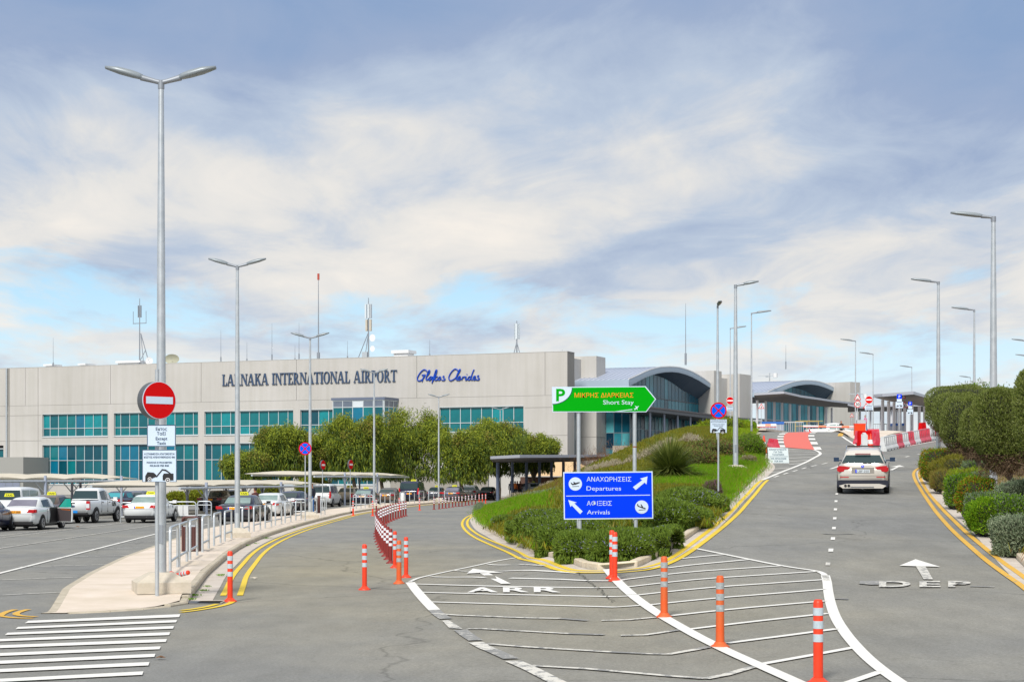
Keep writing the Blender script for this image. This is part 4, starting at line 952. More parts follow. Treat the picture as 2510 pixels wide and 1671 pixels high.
canopy('departures_canopy', 'long low white columned canopy curving along the front of the farther arched hall', [(1848, 968, 190), (1922, 963.5, 186), (1964, 973, 200), (2007, 979, 215), (2040, 984, 230), (2094, 990, 252)],
       [(1852, 982, 197), (1860, 984, 206), (1912, 985, 222), (1965, 991, 236), (2010, 996, 248), (2080, 999, 262)],
       [(1856, 195, 981), (1877, 199, 983), (1898, 204, 985), (1917, 209, 987), (1936.5, 205, 990), (1959.5, 212, 993), (1982, 220, 995), (2003.5, 228, 997), (2025, 236, 998), (2038.5, 246, 999)], .14, group='departures canopies')
q3 = lambda x, y: (2100 + x / 3.734, 880 + y / 3.734)
canopy('departures_canopy', 'short high canopy on white columns at the right, behind the red and white barriers', [(*q3(150, 345), 150), (*q3(235, 340), 140), (*q3(520, 318), 142), (*q3(640, 352), 160), (*q3(760, 395), 180)],
       [(*q3(160, 350), 168), (*q3(240, 372), 176), (*q3(380, 402), 184), (*q3(612, 430), 196), (*q3(740, 440), 206)],
       [(*(q3(237, 0)[0], 160), q3(0, 372)[1]), (q3(292, 0)[0], 165, q3(0, 385)[1]), (q3(342, 0)[0], 170, q3(0, 395)[1]), (q3(391, 0)[0], 172, q3(0, 400)[1]), (q3(439, 0)[0], 178, q3(0, 410)[1]), (q3(506, 0)[0], 172, q3(0, 420)[1]), (q3(572, 0)[0], 176, q3(0, 428)[1]), (q3(620, 0)[0], 182, q3(0, 432)[1])], .145, group='departures canopies')
canopy('footbridge', 'dark flat roofed footbridge crossing behind the high canopy on thin columns', [(2078, 993, 230), (2110, 1000, 232), (2160, 996, 236), (2300, 994, 240)], [(2078, 1010, 236), (2110, 1008, 238), (2160, 1008, 242), (2300, 1010, 246)], [(2100, 232, 1005), (2108, 236, 1005), (2134, 236, 1005), (2159, 238, 1004), (2185, 238, 1004), (2198, 240, 1004)], .13)
# arrivals canopy at ground level
zr5 = lambda x, y: (1100 + x / 5.89, 1100 + y / 5.89)
ac = canopy('arrivals_canopy', 'dark flat entrance canopy on blue-grey columns between the trees and the island', [(*zr5(600, 140), 150), (*zr5(1025, 120), 140), (*zr5(1850, 116), 160), (*zr5(2340, 103), 185)],
       [(*zr5(640, 200), 200), (*zr5(1060, 200), 205), (*zr5(1850, 182), 212), (*zr5(2290, 140), 220)],
       [(zr5(708, 0)[0], 160, zr5(0, 195)[1]), (zr5(918, 0)[0], 178, zr5(0, 190)[1]), (zr5(1122, 0)[0], 180, zr5(0, 190)[1]), (zr5(1310, 0)[0], 182, zr5(0, 188)[1]), (zr5(1482, 0)[0], 184, zr5(0, 186)[1]), (zr5(1655, 0)[0], 186, zr5(0, 184)[1]), (zr5(1820, 0)[0], 190, zr5(0, 182)[1])], .16, floor=0)
for o_ in ac.children:
    if o_.name.startswith('column'): o_.data.materials[0] = M('blue_column', (.10, .13, .20), .5)
b = MB(); p_ = P(1198, 1140, 215); b.box((p_.x - 12, 214, 0), (p_.x, 218, 3.6)); tag(b.build('kiosk', M('kiosk_wall', (.30, .28, .25), .8, c2=(.36, .34, .31), vscale=.4)), 'low beige kiosk wall behind the parked cars, under the rightmost tree', 'kiosk')
b = MB(); p_ = P(1295, 1150, 222)
b.box((p_.x - 1, 222, 0), (p_.x + 9, 226, 2.6)); tag(b.build('brown_hoarding', M('brown_panel', (.10, .05, .035), .7)), 'dark brown panel wall seen between the columns of the entrance canopy', 'wall')
MB_ = MB(); a = P(1292, 1152, 217); w_ = 4.8; MB_.add([(0, 0, 2.7), (2 * w_, 0, 2.7), (2 * w_, 5, 2.7), (0, 5, 2.7), (w_, 2.5, 5.2)], [(0, 1, 4), (1, 2, 4), (2, 3, 4), (3, 0, 4)])
tag(MB_.build('tent_roof', M('tan_tent_fabric', (.62, .44, .25), .8), None, (a.x, 217, 0)), 'tan peaked tent roof glimpsed between the entrance canopy columns', 'tent')
# ------------------------------------------------------------------ roof antennas
def mast(px, ytop, d, r, name='whip_antenna', tip=False, label='', ybase=None, grp='whip antennas on the terminal roof', fat=0):
    x = FX(px) + 0; zt = F0.zz(ytop, x, d); wx = F0.o[0] + F0.ux[0] * x + F0.uy[0] * d; wy = F0.Y(x, d); zb_ = HT - .5
    H = empty(name, (wx, wy, zb_), -F0.a, label, 'antenna', grp)
    L = zt - zb_; m = MB(); m.tube([(0, 0, 0), (0, 0, L * .5), (0, 0, L)], [r, r * .8, r * .35], 5); m.build('rod', GALVD, H)
    MB().cyl((0, 0, 0), r * 2.2, min(1.3, L * .2) + .4, 6).build('base_tube', GALVD, H)
    if tip: MB().cyl((0, 0, L - .9), r * 1.6, .9, 6).build('red_tip', M('red_tip', (.5, .08, .05), .5), H)
    return H
wl_ = [(95, 828), (509.6, 808), (574, 838), (636, 792), (693, 845), (703, 790), (823, 835), (1026.6, 832), (1355, 856)]
for i, (px, yt) in enumerate(wl_):
    mast(px, yt, 3.5, .045, label='%s thin whip antenna from the left on the terminal roof' % ordn(i + 1))
mast(751, 670.6, 3.5, .10, 'tall_antenna', True, 'tallest straight antenna on the roof, rising above the word INTERNATIONAL', grp='tall poles on the terminal roof')
mast(1543.6, 743, 25, .07, 'tall_antenna', False, 'tall thin pole standing on the nearer arched roof', grp='tall poles on the terminal roof')
mast(1743, 845, 40, .04, 'whip_antenna', False, 'thin whip antenna above the stair block between the arched halls')
def comms(px, ytop, label, kind):
    x = FX(px); wx = F0.o[0] + F0.ux[0] * x + F0.uy[0] * 4; wy = F0.Y(x, 4); H = empty('antenna_mast', (wx, wy, HT - .3), -F0.a, label, 'antenna mast', 'communication masts on the terminal roof')
    L = F0.zz(ytop, x, 4) - HT + .3
    MB().tube([(0, 0, 0), (0, 0, L)], [.11, .05], 6).build('pole', GALVD, H)
    if kind == 0:
        s = MB(); s.tube([(.2, 0, L * .5), (1.6, .5, 0)], .07, 5); s.tube([(.2, 0, L * .5), (1.1, -.5, 0)], .07, 5); s.tube([(.15, 0, L * .12), (1.0, 0, L * .25)], .05, 5); s.tube([(0, 0, 1.2), (1.2, 0, 0)], .05, 5); s.build('strut', GALVD, H)
        s = MB(); s.box((-1.2, -.04, L * .64), (1.2, .04, L * .645 + .06))
        for q in (-1.15, 1.15): s.box((q - .03, -.03, L * .64), (q + .03, .03, L * .82))
        s.build('cross_arm', GALVD, H); s = MB(); s.box((-.28, -.1, L * .73), (-.16, .1, L * .9)); s.box((.16, -.1, L * .73), (.28, .1, L * .9)); s.box((-.28, -.05, L * .73), (.28, .05, L * .745)); s.build('panel_antenna', GALVD, H)
    elif kind == 1:
        for q in (-.38, .38, .06):
            MB().box((q - .13, -.2, L * .68), (q + .13, .1, L * .9)).build('panel_antenna', PLW if q < .2 else GALV, H)
        MB().box((-.42, -.15, L * .48), (-.16, .15, L * .66)).build('panel_antenna', CONC, H); MB().box((.2, -.15, L * .48), (.46, .15, L * .66)).build('panel_antenna', CONC, H)
        s = MB(); s.tube([(-.05, 0, L * .45), (-1.9, 0, 0)], .06, 5); s.tube([(-.05, 0, L * .42), (-1.1, .8, 0)], .05, 5); s.build('strut', GALVD, H)
        for z, r in ((L * .37, .52), (L * .2, .42)): MB().tube([(.75, -.25, z), (.8, .05, z)], [r, r * .3], 14).build('dish', WHITE, H)
        MB().box((-.9, -.3, .1), (-.1, .3, 1.4)).build('cabinet', GALV, H)
    else:
        for q in (-.3, .0, .3): MB().box((q - .14, -.2 + abs(q), L * .5), (q + .12, .1, L * .92)).build('panel_antenna', PLW, H)
        s = MB(); s.tube([(0, 0, L * .42), (-.6, 0, 0)], .06, 5); s.tube([(0, 0, L * .42), (.6, 0, 0)], .06, 5); s.build('strut', GALVD, H)
comms(304, 731.7, 'left communications mast with slanted struts on the terminal roof beside a white dish', 0)
comms(871, 730, 'middle communications mast with stacked panels and round dishes above the word AIRPORT', 1)
comms(1239, 786, 'right communications mast with three panels above the blue handwritten name', 2)
def dish(px, py, r, mat, label, d=3.2, flat=1.0):
    x = FX(px); wx = F0.o[0] + F0.ux[0] * x + F0.uy[0] * d; wy = F0.Y(x, d); z = F0.zz(py, x, d); H = empty('satellite_dish', (wx, wy, HT - .2), -F0.a + .2, label, 'satellite dish', 'satellite dishes on the terminal roof'); z -= HT - .2
    m = MB(); vs = []; n = 18
    for k in range(5):
        q = k / 4
        for j_ in range(n): t = 2 * math.pi * j_ / n; vs.append((r * q * math.cos(t), -.25 * r * q * q, z + r * q * math.sin(t) * flat))
    m.add(vs, [(k * n + j_, k * n + (j_ + 1) % n, (k + 1) * n + (j_ + 1) % n, (k + 1) * n + j_) for k in range(4) for j_ in range(n)], 0, True); m.build('reflector', mat, H)
    MB().cyl((0, .1, 0), .08, max(z, .3), 6).build('foot', GALVD, H); MB().cyl((0, -.5 * r, z), .08, .1, 6).build('feed', GALVD, H)
dish(336, 884, .58, WHITE, 'white satellite dish on the roof beside the left communications mast')
dish(393, 880, 1.18, M('olive_dish', (.36, .36, .27), .6), 'large olive dish on the roof, half hidden by the tall near lamp post', flat=.62)
def gadget(px, ytop, ybot, Yd, label):
    a = P(px, ybot, Yd); H = empty('weather_mast', tuple(a), 0, label, 'weather mast', 'weather masts'); L = P(px, ytop, Yd).z - a.z
    MB().cyl((0, 0, 0), .09, L, 6).build('pole', GALV, H); MB().cyl((.9, 0, L * .45), .38, .7, 10).build('drum', WHITE, H); s = MB(); s.box((-1.9, -.05, L * .62), (.9, .05, L * .66)); s.box((-.6, -.3, L * .5), (-.2, .3, L * .7)); s.build('arm', GALV, H)
gadget(1886.5, 914, 934, 285, 'small weather mast on the farther arched roof'); gadget(2108, 946, 1000, 300, 'weather mast standing beyond the far end of the arched halls')
# ------------------------------------------------------------------ lamp posts
def lamp_arm(m, ang, L, tilt, s=1.0, z=0.0):
    c, n = math.cos(ang), math.sin(ang)
    P_ = lambda r, h: (r * c * s, r * n * s, z + h * s)
    m.tube([P_(0, 0), P_(.10, .02), P_(.38, .02 + .28 * tilt)], [.05 * s, .045 * s, .06 * s], 8)
    return P_
def lamp_head(ang, L, tilt, s, z):
    m = MB(); c, n = math.cos(ang), math.sin(ang); vs = []; K = [(.34, .05, .05), (.42, .09, .065), (.55, .115, .075), (.8, .13, .07), (L - .2, .12, .055), (L - .03, .07, .03)]
    for r, w_, h in K:
        zc = (r - .1) * tilt * 1.0
        for a, b in ((-w_, 0), (-w_ * .7, h), (0, h * 1.3), (w_ * .7, h), (w_, 0), (w_ * .75, -h * .5), (0, -h * .7), (-w_ * .75, -h * .5)):
            vs.append(((r * c - a * n) * s, (r * n + a * c) * s, z + (zc + b) * s))
    k = len(K); m.add(vs, [(i * 8 + j, i * 8 + (j + 1) % 8, (i + 1) * 8 + (j + 1) % 8, (i + 1) * 8 + j) for i in range(k - 1) for j in range(8)] + [tuple(range(8))[::-1], tuple(range((k - 1) * 8, k * 8))], 0, True)
    return m
HEADM = M('lamp_head_grey', (.27, .31, .34), .4, .2)
def lamp(loc, H, r0, arms, label, group, plinth=0, L=1.28, tilt=.27, s=1.0):
    o = empty('street_lamp', loc, 0, label, 'street lamp', group)
    zb = 0
    if plinth:
        m = MB(); w_ = plinth; h = .22; v = [(-w_, -w_, -.03), (w_, -w_, -.03), (w_, w_, -.03), (-w_, w_, -.03), (-w_, -w_, h * .8), (w_, -w_, h * .8), (w_, w_, h * .8), (-w_, w_, h * .8), (-w_ * .42, -w_ * .42, h * 1.6), (w_ * .42, -w_ * .42, h * 1.6), (w_ * .42, w_ * .42, h * 1.6), (-w_ * .42, w_ * .42, h * 1.6)]
        m.add(v, [(0, 1, 5, 4), (1, 2, 6, 5), (2, 3, 7, 6), (3, 0, 4, 7), (4, 5, 9, 8), (5, 6, 10, 9), (6, 7, 11, 10), (7, 4, 8, 11), (8, 9, 10, 11)]); q = m.build('concrete_plinth', CONC, o, None, .32); zb = h * 1.6
    m = MB(); m.tube([(0, 0, zb), (0, 0, H * .35), (0, 0, H * .7), (0, 0, H)], [r0, r0 * .9, r0 * .72, r0 * .5], 10); m.build('pole', GALV, o)
    MB().box((-.05, -r0 - .006, zb + .55), (.05, -r0 + .03, zb + .9)).build('service_door', GALVD, o)
    a = MB()
    for an, L_ in arms: lamp_arm(a, an, L_, tilt, s, H)
    a.cyl((0, 0, H - .12), r0 * .62, .16, 8); a.build('arm', GALVD, o)
    for an, L_ in arms: lamp_head(an, L_, tilt, s, H + .02).build('lamp_head', HEADM, o)
    return o
TW = 'twin headed lamps along the taxi rank pavement'
tw_ = [(-6.68, 33.4, 9.66, .10, .50, 'nearest twin headed street lamp, on a concrete block at the pavement tip'), (-10.05, 64.2, 9.9, .105, .42, 'second nearest twin headed street lamp, in front of the rear of the black taxi'),
       (-11.05, 96, 9.85, .10, .42, 'third nearest twin headed street lamp, with a no stopping sign in front of it'), (-10.45, 133, 10.2, .10, .4, 'twin headed street lamp whose head overlaps the word AIRPORT'),
       (-7.1, 170, 10.1, .095, .4, 'twin headed lamp in front of the dark van and the right trees'), (-1.37, 203, 10.2, .09, 0, 'farthest twin headed street lamp, beside the entrance canopy')]
for x, y, h, r0, pl, lb in tw_: lamp((x, y, .14), h, r0, [(R(-3), 1.08), (R(183), 1.08)], lb, TW, pl, tilt=.26)
SG = 'single headed lamps along the ramp'
def slamp(px, ytop, Y, gz, label, ang=0, r0=.09, pl=0, H=None):
    p = P(px, HY, Y); zt = CH - (ytop - HY) / F * Y
    return lamp((p.x, Y, gz), (H or zt - gz), r0, [(R(ang), 1.35)], label, SG, pl, tilt=.12)
lamp((9.94, 78, mz(9.94, 78) - .1), P(0, 700, 78).z - mz(9.94, 78) + .1, .12, [(R(-8), 1.05)], 'single headed lamp on a concrete block in the grass, right of the no stopping sign', SG, .5, tilt=.16)
slamp(1759, 751, 97, 3.0, 'thick bare pole whose lamp faces the viewer, behind the large no stopping sign', -90, .095)
slamp(1842, 768, 118, 5.0, 'single headed lamp at the left edge of the ramp crest, beside the lime shrubs', -4, .065)
slamp(1790, 805, 146, 5.9, 'short looking lamp beside the left red barrier arm', -4, .06)
slamp(2097, 836, 154, 6.0, 'lamp behind the triangle and thirty signs, its head pointing left', 182, .06)
slamp(2140, 868, 170, 6.0, 'lamp beside the upper no entry sign, its head pointing left', 182, .06, .55)
slamp(2235, 900, 191, 6.0, 'lamp rising above the right canopy roof, its head pointing left', 182, .06)
slamp(2378.5, 925, 209, 6.0, 'smallest lamp seen just above the clipped trees', 182, .06)
slamp(2435, 534, 55, bz(15.1, 55) - .1, 'nearest tall lamp on the right bank, rising through the clipped olive trees', 176, .13)
slamp(2300, 692, 86, bz(20.9, 86) - .1, 'second lamp on the right bank, at the left end of the clipped trees', 176, .12)
slamp(2388, 760, 104, 4.5, 'third lamp on the right, slim, above the middle of the clipped trees', 176, .09)
slamp(2518, 836, 150, 6.0, 'lamp at the right picture edge of which only the arm shows, the upper one', 180, .06); slamp(2522, 873, 172, 6.0, 'lamp at the right picture edge of which only the arm shows, the lower one', 180, .06)
# ------------------------------------------------------------------ hoop rails
hp = offset(kerbL, .78)
def at_px(line, px, x0=0):
    for a, b in zip(line, line[1:]):
        pa, pb = CX + F * a.x / a.y, CX + F * b.x / b.y
        if (pa - px) * (pb - px) <= 0 and a.y > 33 and abs(pa - pb) > 1e-6:
            t = (px - pa) / (pb - pa); return a.lerp(b, t), (b - a).normalized()
    return None, None
def hoop_mesh(wd, h=1.03, r=.036):
    m = MB(); c = .11; pts = [(0, 0, 0), (0, 0, h - c), (0, c * .3, h - c * .3), (0, c, h), (0, wd - c, h), (0, wd - c * .3, h - c * .3), (0, wd, h - c), (0, wd, 0)]
    m.tube(pts, r, 8); return m.mesh('hoop', GALV)
HM = hoop_mesh(2.75); HB = MB().tube([(0, .03, .27), (0, 2.72, .27)], .032, 8).mesh('cross_bar', GALV)
hx = [417, 438.8, 465.6, 496, 524.6, 550.8, 594, 622, 650, 675, 698.8, 725, 764.7, 786.7, 872.9, 895, 932, 956, 980.6, 1004, 1027, 1050.7, 1089.6, 1112.6, 1135.6, 1158, 1181, 1203]
for i, px in enumerate(hx):
    p, d = at_px(hp, px)
    if p is None: print('hoop miss', px); continue
    rz = math.atan2(d.y, d.x) - math.pi / 2
    if i in (11, 15): pass
    o = empty('hoop_rail', (p.x, p.y, hsY(p.y) - .01), rz, '%s galvanised hoop rail of the row on the pavement, counted from the near end' % ordn(i + 1), 'hoop rail', 'hoop rails along the taxi rank pavement')
    link('hoop', HM, o); link('cross_bar', HB, o)
# far side rails inside the rank, behind the white taxi and by the crossings
def rail(px0, px1, ybase, Y, label, h=1.05, panel=False):
    a, b = P(px0, HY, Y), P(px1, HY, Y); wd = b.x - a.x; o = empty('guard_rail', (a.x, Y, 0), 0, label, 'guard rail', 'guard rails inside the taxi rank')
    m = MB(); m.tube([(0, 0, 0), (0, 0, h - .12), (.05, 0, h - .03), (.12, 0, h), (wd - .12, 0, h), (wd - .05, 0, h - .03), (wd, 0, h - .12), (wd, 0, 0)], .035, 8); m.build('frame', GALV, o)
    MB().tube([(0, 0, .3), (wd, 0, .3)], .03, 6).build('cross_bar', GALV, o); MB().tube([(0, 0, h - .2), (wd, 0, h - .2)], .025, 6).build('cross_bar', GALV, o)
    if panel:
        for q in (wd * .45, wd * .62): MB().box((q, -.02, .32), (q + wd * .15, .02, h - .22)).build('sign_board', PANE, o)
rail(296, 330, 0, 92, 'short guard rail with an orange reflector, left of the white taxi'); rail(400, 480, 0, 95, 'long guard rail with two white boards, right of the white taxi', panel=True)
rail(484, 518, 0, 97, 'guard rail at the left of the black taxi'); rail(702, 748, 0, 108, 'guard rail left of the standing man'); rail(768, 800, 0, 122, 'guard rail behind the brown post'); rail(866, 914, 0, 140, 'guard rail in front of the black taxi with the orange plate')
# ------------------------------------------------------------------ bollards
def boll_parts(body, band, taper=1.0, H=.93, cap=None):
    L = []
    r = .05
    m = MB(); m.lathe((0, 0, 0), [(.125, 0), (.125, .02), (.085, .045), (r * taper + .01, .075)], 14); L.append(('base', m.mesh('base', body)))
    rr = lambda z: r * (taper + (1 - taper) * z / H)
    m = MB(); m.lathe((0, 0, 0), [(rr(0), .06), (rr(.4), .40), (rr(.9), H - .03), (rr(.9) * .8, H), (.02, H + .005)], 14); L.append(('post', m.mesh('post', body)))
    for z in (.47, .615, .76):
        m = MB(); m.lathe((0, 0, 0), [(rr(z) + .003, z), (rr(z) + .003, z + (.085 if body is not BOD else .075))], 14); L.append(('reflective_band', m.mesh('reflective_band', band)))
    return L
BK = {'r': boll_parts(BOR, REFL), 'o': boll_parts(BORO, REFD, 1.15), 'd': boll_parts(BOD, REFW)}
def boll(px, py, kind, label, group, dz=0, sc_=1.0):
    p = gp(px, py); o = empty('bollard', (p.x, p.y, p.z + dz), 0, label, 'bollard', group); o.scale = (sc_, sc_, sc_)
    for n_, me in BK[kind]: link(n_, me, o)
    return o
BG = 'red and white flexible bollards'
boll(564, 1474, 'r', 'red bollard with grey bands standing alone on the yellow lines by the left kerb', BG)
boll(893.6, 1445, 'r', 'red bollard standing alone in the middle of the left road', BG)
boll(978, 1430, 'o', 'nearest orange bollard of the curving row, with dirty bands, left of the hatching', BG); boll(995.4, 1415, 'r', 'bright red bollard at the near right end of the curving row', BG)
boll(1507, 1423.5, 'r', 'red bollard at the tip of the planted island, the front one of two', BG); boll(1500, 1417, 'r', 'red bollard at the tip of the planted island, mostly hidden behind its twin', BG)
boll(1628, 1513, 'o', 'weathered orange bollard on the thick white line, second from the island tip', BG, sc_=1.0); boll(1765, 1586, 'o', 'tapered weathered orange bollard on the thick white line, third from the island tip', BG, sc_=1.0)
p = P(2005.5, HY, 19.3); o = boll(1500, 1500, 'r', 'largest bright red bollard at the bottom edge of the picture', BG); o.location = (p.x, 19.3, .0); o.scale = (1.1, 1.1, 1.0)
ch = [(968, 1391), (957.5, 1380), (950.5, 1371), (944.3, 1363), (938.5, 1354.5), (935, 1347.5), (932, 1341), (928.6, 1334.5), (925.5, 1328), (923.5, 1321), (922.3, 1314.5), (921.8, 1308), (923.5, 1301.5), (928, 1296), (934, 1291), (940, 1287), (945.5, 1284), (950.8, 1281), (957, 1277.8), (963.2, 1274.8), (969.7, 1272), (976, 1270), (982.5, 1268), (988.5, 1266), (994.6, 1264.3)]
for i, (a, b) in enumerate(ch): boll(a, b, 'r' if i == 0 else 'd', '%s bollard of the curving row dividing the left road, counted from the near end' % ordn(i + 1), 'curving row of dark red and white bollards')
for i, (a, b) in enumerate([(1063.9, 1248.2), (1076.3, 1247.2), (1084.5, 1246), (1092.5, 1245), (1100.5, 1243.8), (1109.4, 1242.8), (1116.8, 1241.2), (1124.7, 1240.8), (1132.4, 1240.3), (1141, 1238.6), (1148.7, 1237.7), (1156.9, 1236.7), (1165.5, 1235.7)]):
    boll(a, b, 'd', '%s dark bollard from the left in the straight far row' % ordn(i + 1), 'far straight row of dark bollards')
for i, (a, b) in enumerate([(1174.5, 1235.2), (1182.4, 1234), (1190.4, 1233.5)]): boll(a, b, 'r', '%s red bollard at the right end of the far row' % ordn(i + 1), BG)
for a, b, k, lb in ((865.6, 1263.5, 'r', 'red bollard beside the dropped kerb of the taxi rank'), (913.6, 1264, 'r', 'red bollard near the fourth twin lamp'), (922.4, 1254.5, 'd', 'dark bollard with orange cap at the pavement edge'), (978.7, 1252, 'r', 'red bollard behind the end of the curving row'), (1028.4, 1250.3, 'r', 'lone red bollard in front of the dark van')): boll(a, b, k, lb, BG)
p = P(428, 1402, 33.6); o = empty('fallen_bollard', (-6.50, 33.5, .40), R(28), 'red and white bollard lying on its side behind the big lamp post', 'bollard')
for n_, me in BK['r']: q = link(n_, me, o); q.rotation_euler = (R(78), 0, R(28)); q.scale = (.85, .85, .5)
# ------------------------------------------------------------------ signs
def disc(m, r, y, t=.02, n=36, x=0, z=0, mi=0): m.prism([(x + r * math.cos(2 * math.pi * i / n), z + r * math.sin(2 * math.pi * i / n)) for i in range(n)], y, y + t, mi); return m
def ring(m, r1, r0, y, t=.01, n=36, z=0):
    for i in range(n):
        a, b = 2 * math.pi * i / n, 2 * math.pi * (i + 1) / n; m.prism([(r1 * math.cos(a), z + r1 * math.sin(a)), (r1 * math.cos(b), z + r1 * math.sin(b)), (r0 * math.cos(b), z + r0 * math.sin(b)), (r0 * math.cos(a), z + r0 * math.sin(a))], y, y + t)
    return m
def bar(m, x0, z0, x1, z1_, w, y, t=.01):
    d = Vector((x1 - x0, z1_ - z0)).normalized() * w / 2; m.prism([(x0 - d.y, z0 + d.x), (x0 + d.y, z0 - d.x), (x1 + d.y, z1_ - d.x), (x1 - d.y, z1_ + d.x)], y, y + t); return m
def plate_box(name, w_, h, z, par, mat, y=0, t=.02, edge=None, x=0):
    MB().box((x - w_ / 2, y, z - h / 2), (x + w_ / 2, y + t, z + h / 2)).build(name, mat, par)
    if edge:
        e = MB(); b = edge[1]; y2 = y - .006
        for a in ((-w_ / 2, -h / 2, w_ / 2, -h / 2 + b), (-w_ / 2, h / 2 - b, w_ / 2, h / 2), (-w_ / 2, -h / 2 + b, -w_ / 2 + b, h / 2 - b), (w_ / 2 - b, -h / 2 + b, w_ / 2, h / 2 - b)): e.box((x + a[0], y2, z + a[1]), (x + a[2], y - .001, z + a[3]))
        e.build('border', edge[0], par)
def tow(par, cx, cz, s, y):
    """tow-away pictogram, two cars joined by a hook"""
    m = MB(); Q = lambda pts, k: m.prism([(cx + a * s, cz + b * s) for a, b in pts], y - .004 - .0006 * k, y, 0)
    Q([(-.5, -.05), (-.42, .09), (-.2, .07), (-.12, .0), (-.5, -.28)], 0); Q([(-.5, -.28), (-.5, -.05), (-.12, .0), (-.10, -.07), (-.34, -.16)], 1)
    Q([(-.12, -.06), (.1, .2), (.13, .18), (-.10, -.10)], 2); Q([(.08, .2), (.24, .18), (.42, .04), (.36, .04), (.22, .13), (.1, .16)], 3); Q([(.16, .04), (.5, .04), (.5, -.2), (.12, -.2), (.12, -.04)], 4); m.build('pictogram', BLACK, par)
    w_ = MB()
    for a, b, r in ((-.34, -.16, .07), (.3, -.2, .085)): disc(w_, r * s, y - .0085, .001, 14, cx + a * s, cz + b * s)
    w_.build('pictogram_wheel', WHITE, par); w_ = MB()
    for a, b, r in ((-.34, -.16, .05), (.3, -.2, .062)): disc(w_, r * s, y - .0095, .0008, 14, cx + a * s, cz + b * s)
    w_.build('pictogram_wheel_rim', BLACK, par)
    w_ = MB()
    for a, b, r in ((-.34, -.16, .022), (.3, -.2, .028)): disc(w_, r * s, y - .0105, .0008, 12, cx + a * s, cz + b * s)
    w_.build('pictogram_hub', WHITE, par)
def lines(par, L, z0, dz, h, mat, y, w=None):
    for i, s in enumerate(L):
        if s: text(s, h, mat, par, 'lettering', (0, y, z0 - i * dz), .001, w=(w[i] if w else None), bold=h * .02)
# near stack: lit no entry drum, taxi plate, tow plate, on its own slim pole in front of the lamp
Yn = 32.6; q = P(385, 1448, Yn); S = empty('no_entry_sign', (q.x, Yn, .0), 0, 'large round no entry sign in a deep drum above two white plates', 'traffic sign')
kk = F / Yn; Zp = lambda py: CH - (py - HY) / kk
MB().cyl((0, 0, 0), .038, Zp(905), 10).build('pole', GALV, S)
MB().cyl((0, 0, .0), .06, .05, 8).build('pole_foot', GALVD, S)
dr = empty('drum', (.06, -.12, Zp(981.5)), R(41)); dr.parent = S
r_ = 338 / 3.681 / kk / 2; d_ = .13
m = MB(); disc(m, r_, 0, .19, 40); m.build('casing', M('drum_casing', (.11, .12, .13), .5, .2), dr)
m = MB(); disc(m, r_, -.012, .011, 40); m.build('rim', SWHITE, dr); m = MB(); disc(m, r_ * .965, -.018, .005, 40); m.build('red_disc', RED, dr)
bxh = r_ * .19; MB().box((-r_ * .80, -.024, -bxh), (r_ * .80, -.019, bxh)).build('white_bar', SWHITE, dr)
x0 = (P(395.5, HY, Yn).x - q.x)
plate_box('taxi_plate', 258 / 3.681 / kk, 195 / 3.681 / kk, Zp(800 + 985 / 3.681), S, SWHITE, -.10, .02, (NAVY, .012), x=x0 + .02)
for i, s_ in enumerate(('Εκτος', 'Ταξί', 'Except', 'Taxis')):
    t_ = text(s_, .058, NAVY, S, 'lettering', (x0 + .02, -.104, Zp(800 + (938, 980, 1024, 1065)[i] / 3.681)), .001, bold=.001)
w2 = 308 / 3.681 / kk; x1 = P((1294 + 1602) / 2 / 3.681, HY, Yn).x - q.x; zc_ = Zp(800 + 1256 / 3.681)
plate_box('tow_plate', w2, 290 / 3.681 / kk, zc_, S, SWHITE, -.10, .02, (NAVY, .008), x=x1)
for s_, yy, hh, ww in (('Η ΣΤΑΘΜΕΥΣΗ ΑΠΑΓΟΡΕΥΕΤΑΙ', 1157, .032, 270), ('ΚΟΣΤΟΣ ΑΠΕΛΕΥΘΕΡΩΣΗΣ €85', 1186, .032, 278), ('PARKING IS PROHIBITED', 1234, .032, 228), ('RELEASE FEE €85', 1262, .032, 172)): text(s_, hh, NAVY, S, 'lettering', (x1, -.104, Zp(800 + yy / 3.681)), .001, w=ww / 3.681 / kk, bold=.0008)
tow(S, x1, Zp(800 + 1335 / 3.681), w2 * .82, -.104)
def signpost(name, px, ybase, Y, ytop, label, cat='traffic sign', r=.03, group=None, gz=None, rz=0):
    a = P(px, ybase, Y); z = a.z if gz is None else gz; o = empty(name, (a.x, Y, z), rz, label, cat, group); MB().cyl((0, .03, 0), r, P(px, ytop, Y).z - z, 8).build('pole', GALV, o); return o, (lambda py: CH - (py - HY) / F * Y - z), F / Y
def nostop(o, zc, r):
    m = MB(); disc(m, r, -.02, .02); c1 = m.build('red_disc', RED, o); m = MB(); disc(m, r * .82, -.026, .005, z=0); c2 = m.build('blue_disc', SBLUE, o); m = MB()
    bar(m, -.58 * r, -.58 * r, .58 * r, .58 * r, r * .15, -.033, .006); bar(m, -.58 * r, .58 * r, .58 * r, -.58 * r, r * .15, -.0345, .006); c3 = m.build('red_cross', RED, o)
    for c in (c1, c2, c3): c.location.z = zc
def noentry(o, zc, r):
    m = MB(); disc(m, r, -.02, .02); c1 = m.build('rim', WHITE, o); m = MB(); disc(m, r * .93, -.026, .005); c2 = m.build('red_disc', RED, o); c3 = MB().box((-r * .74, -.032, -r * .17), (r * .74, -.027, r * .17)).build('white_bar', WHITE, o)
    for c in (c1, c2, c3): c.location.z = zc
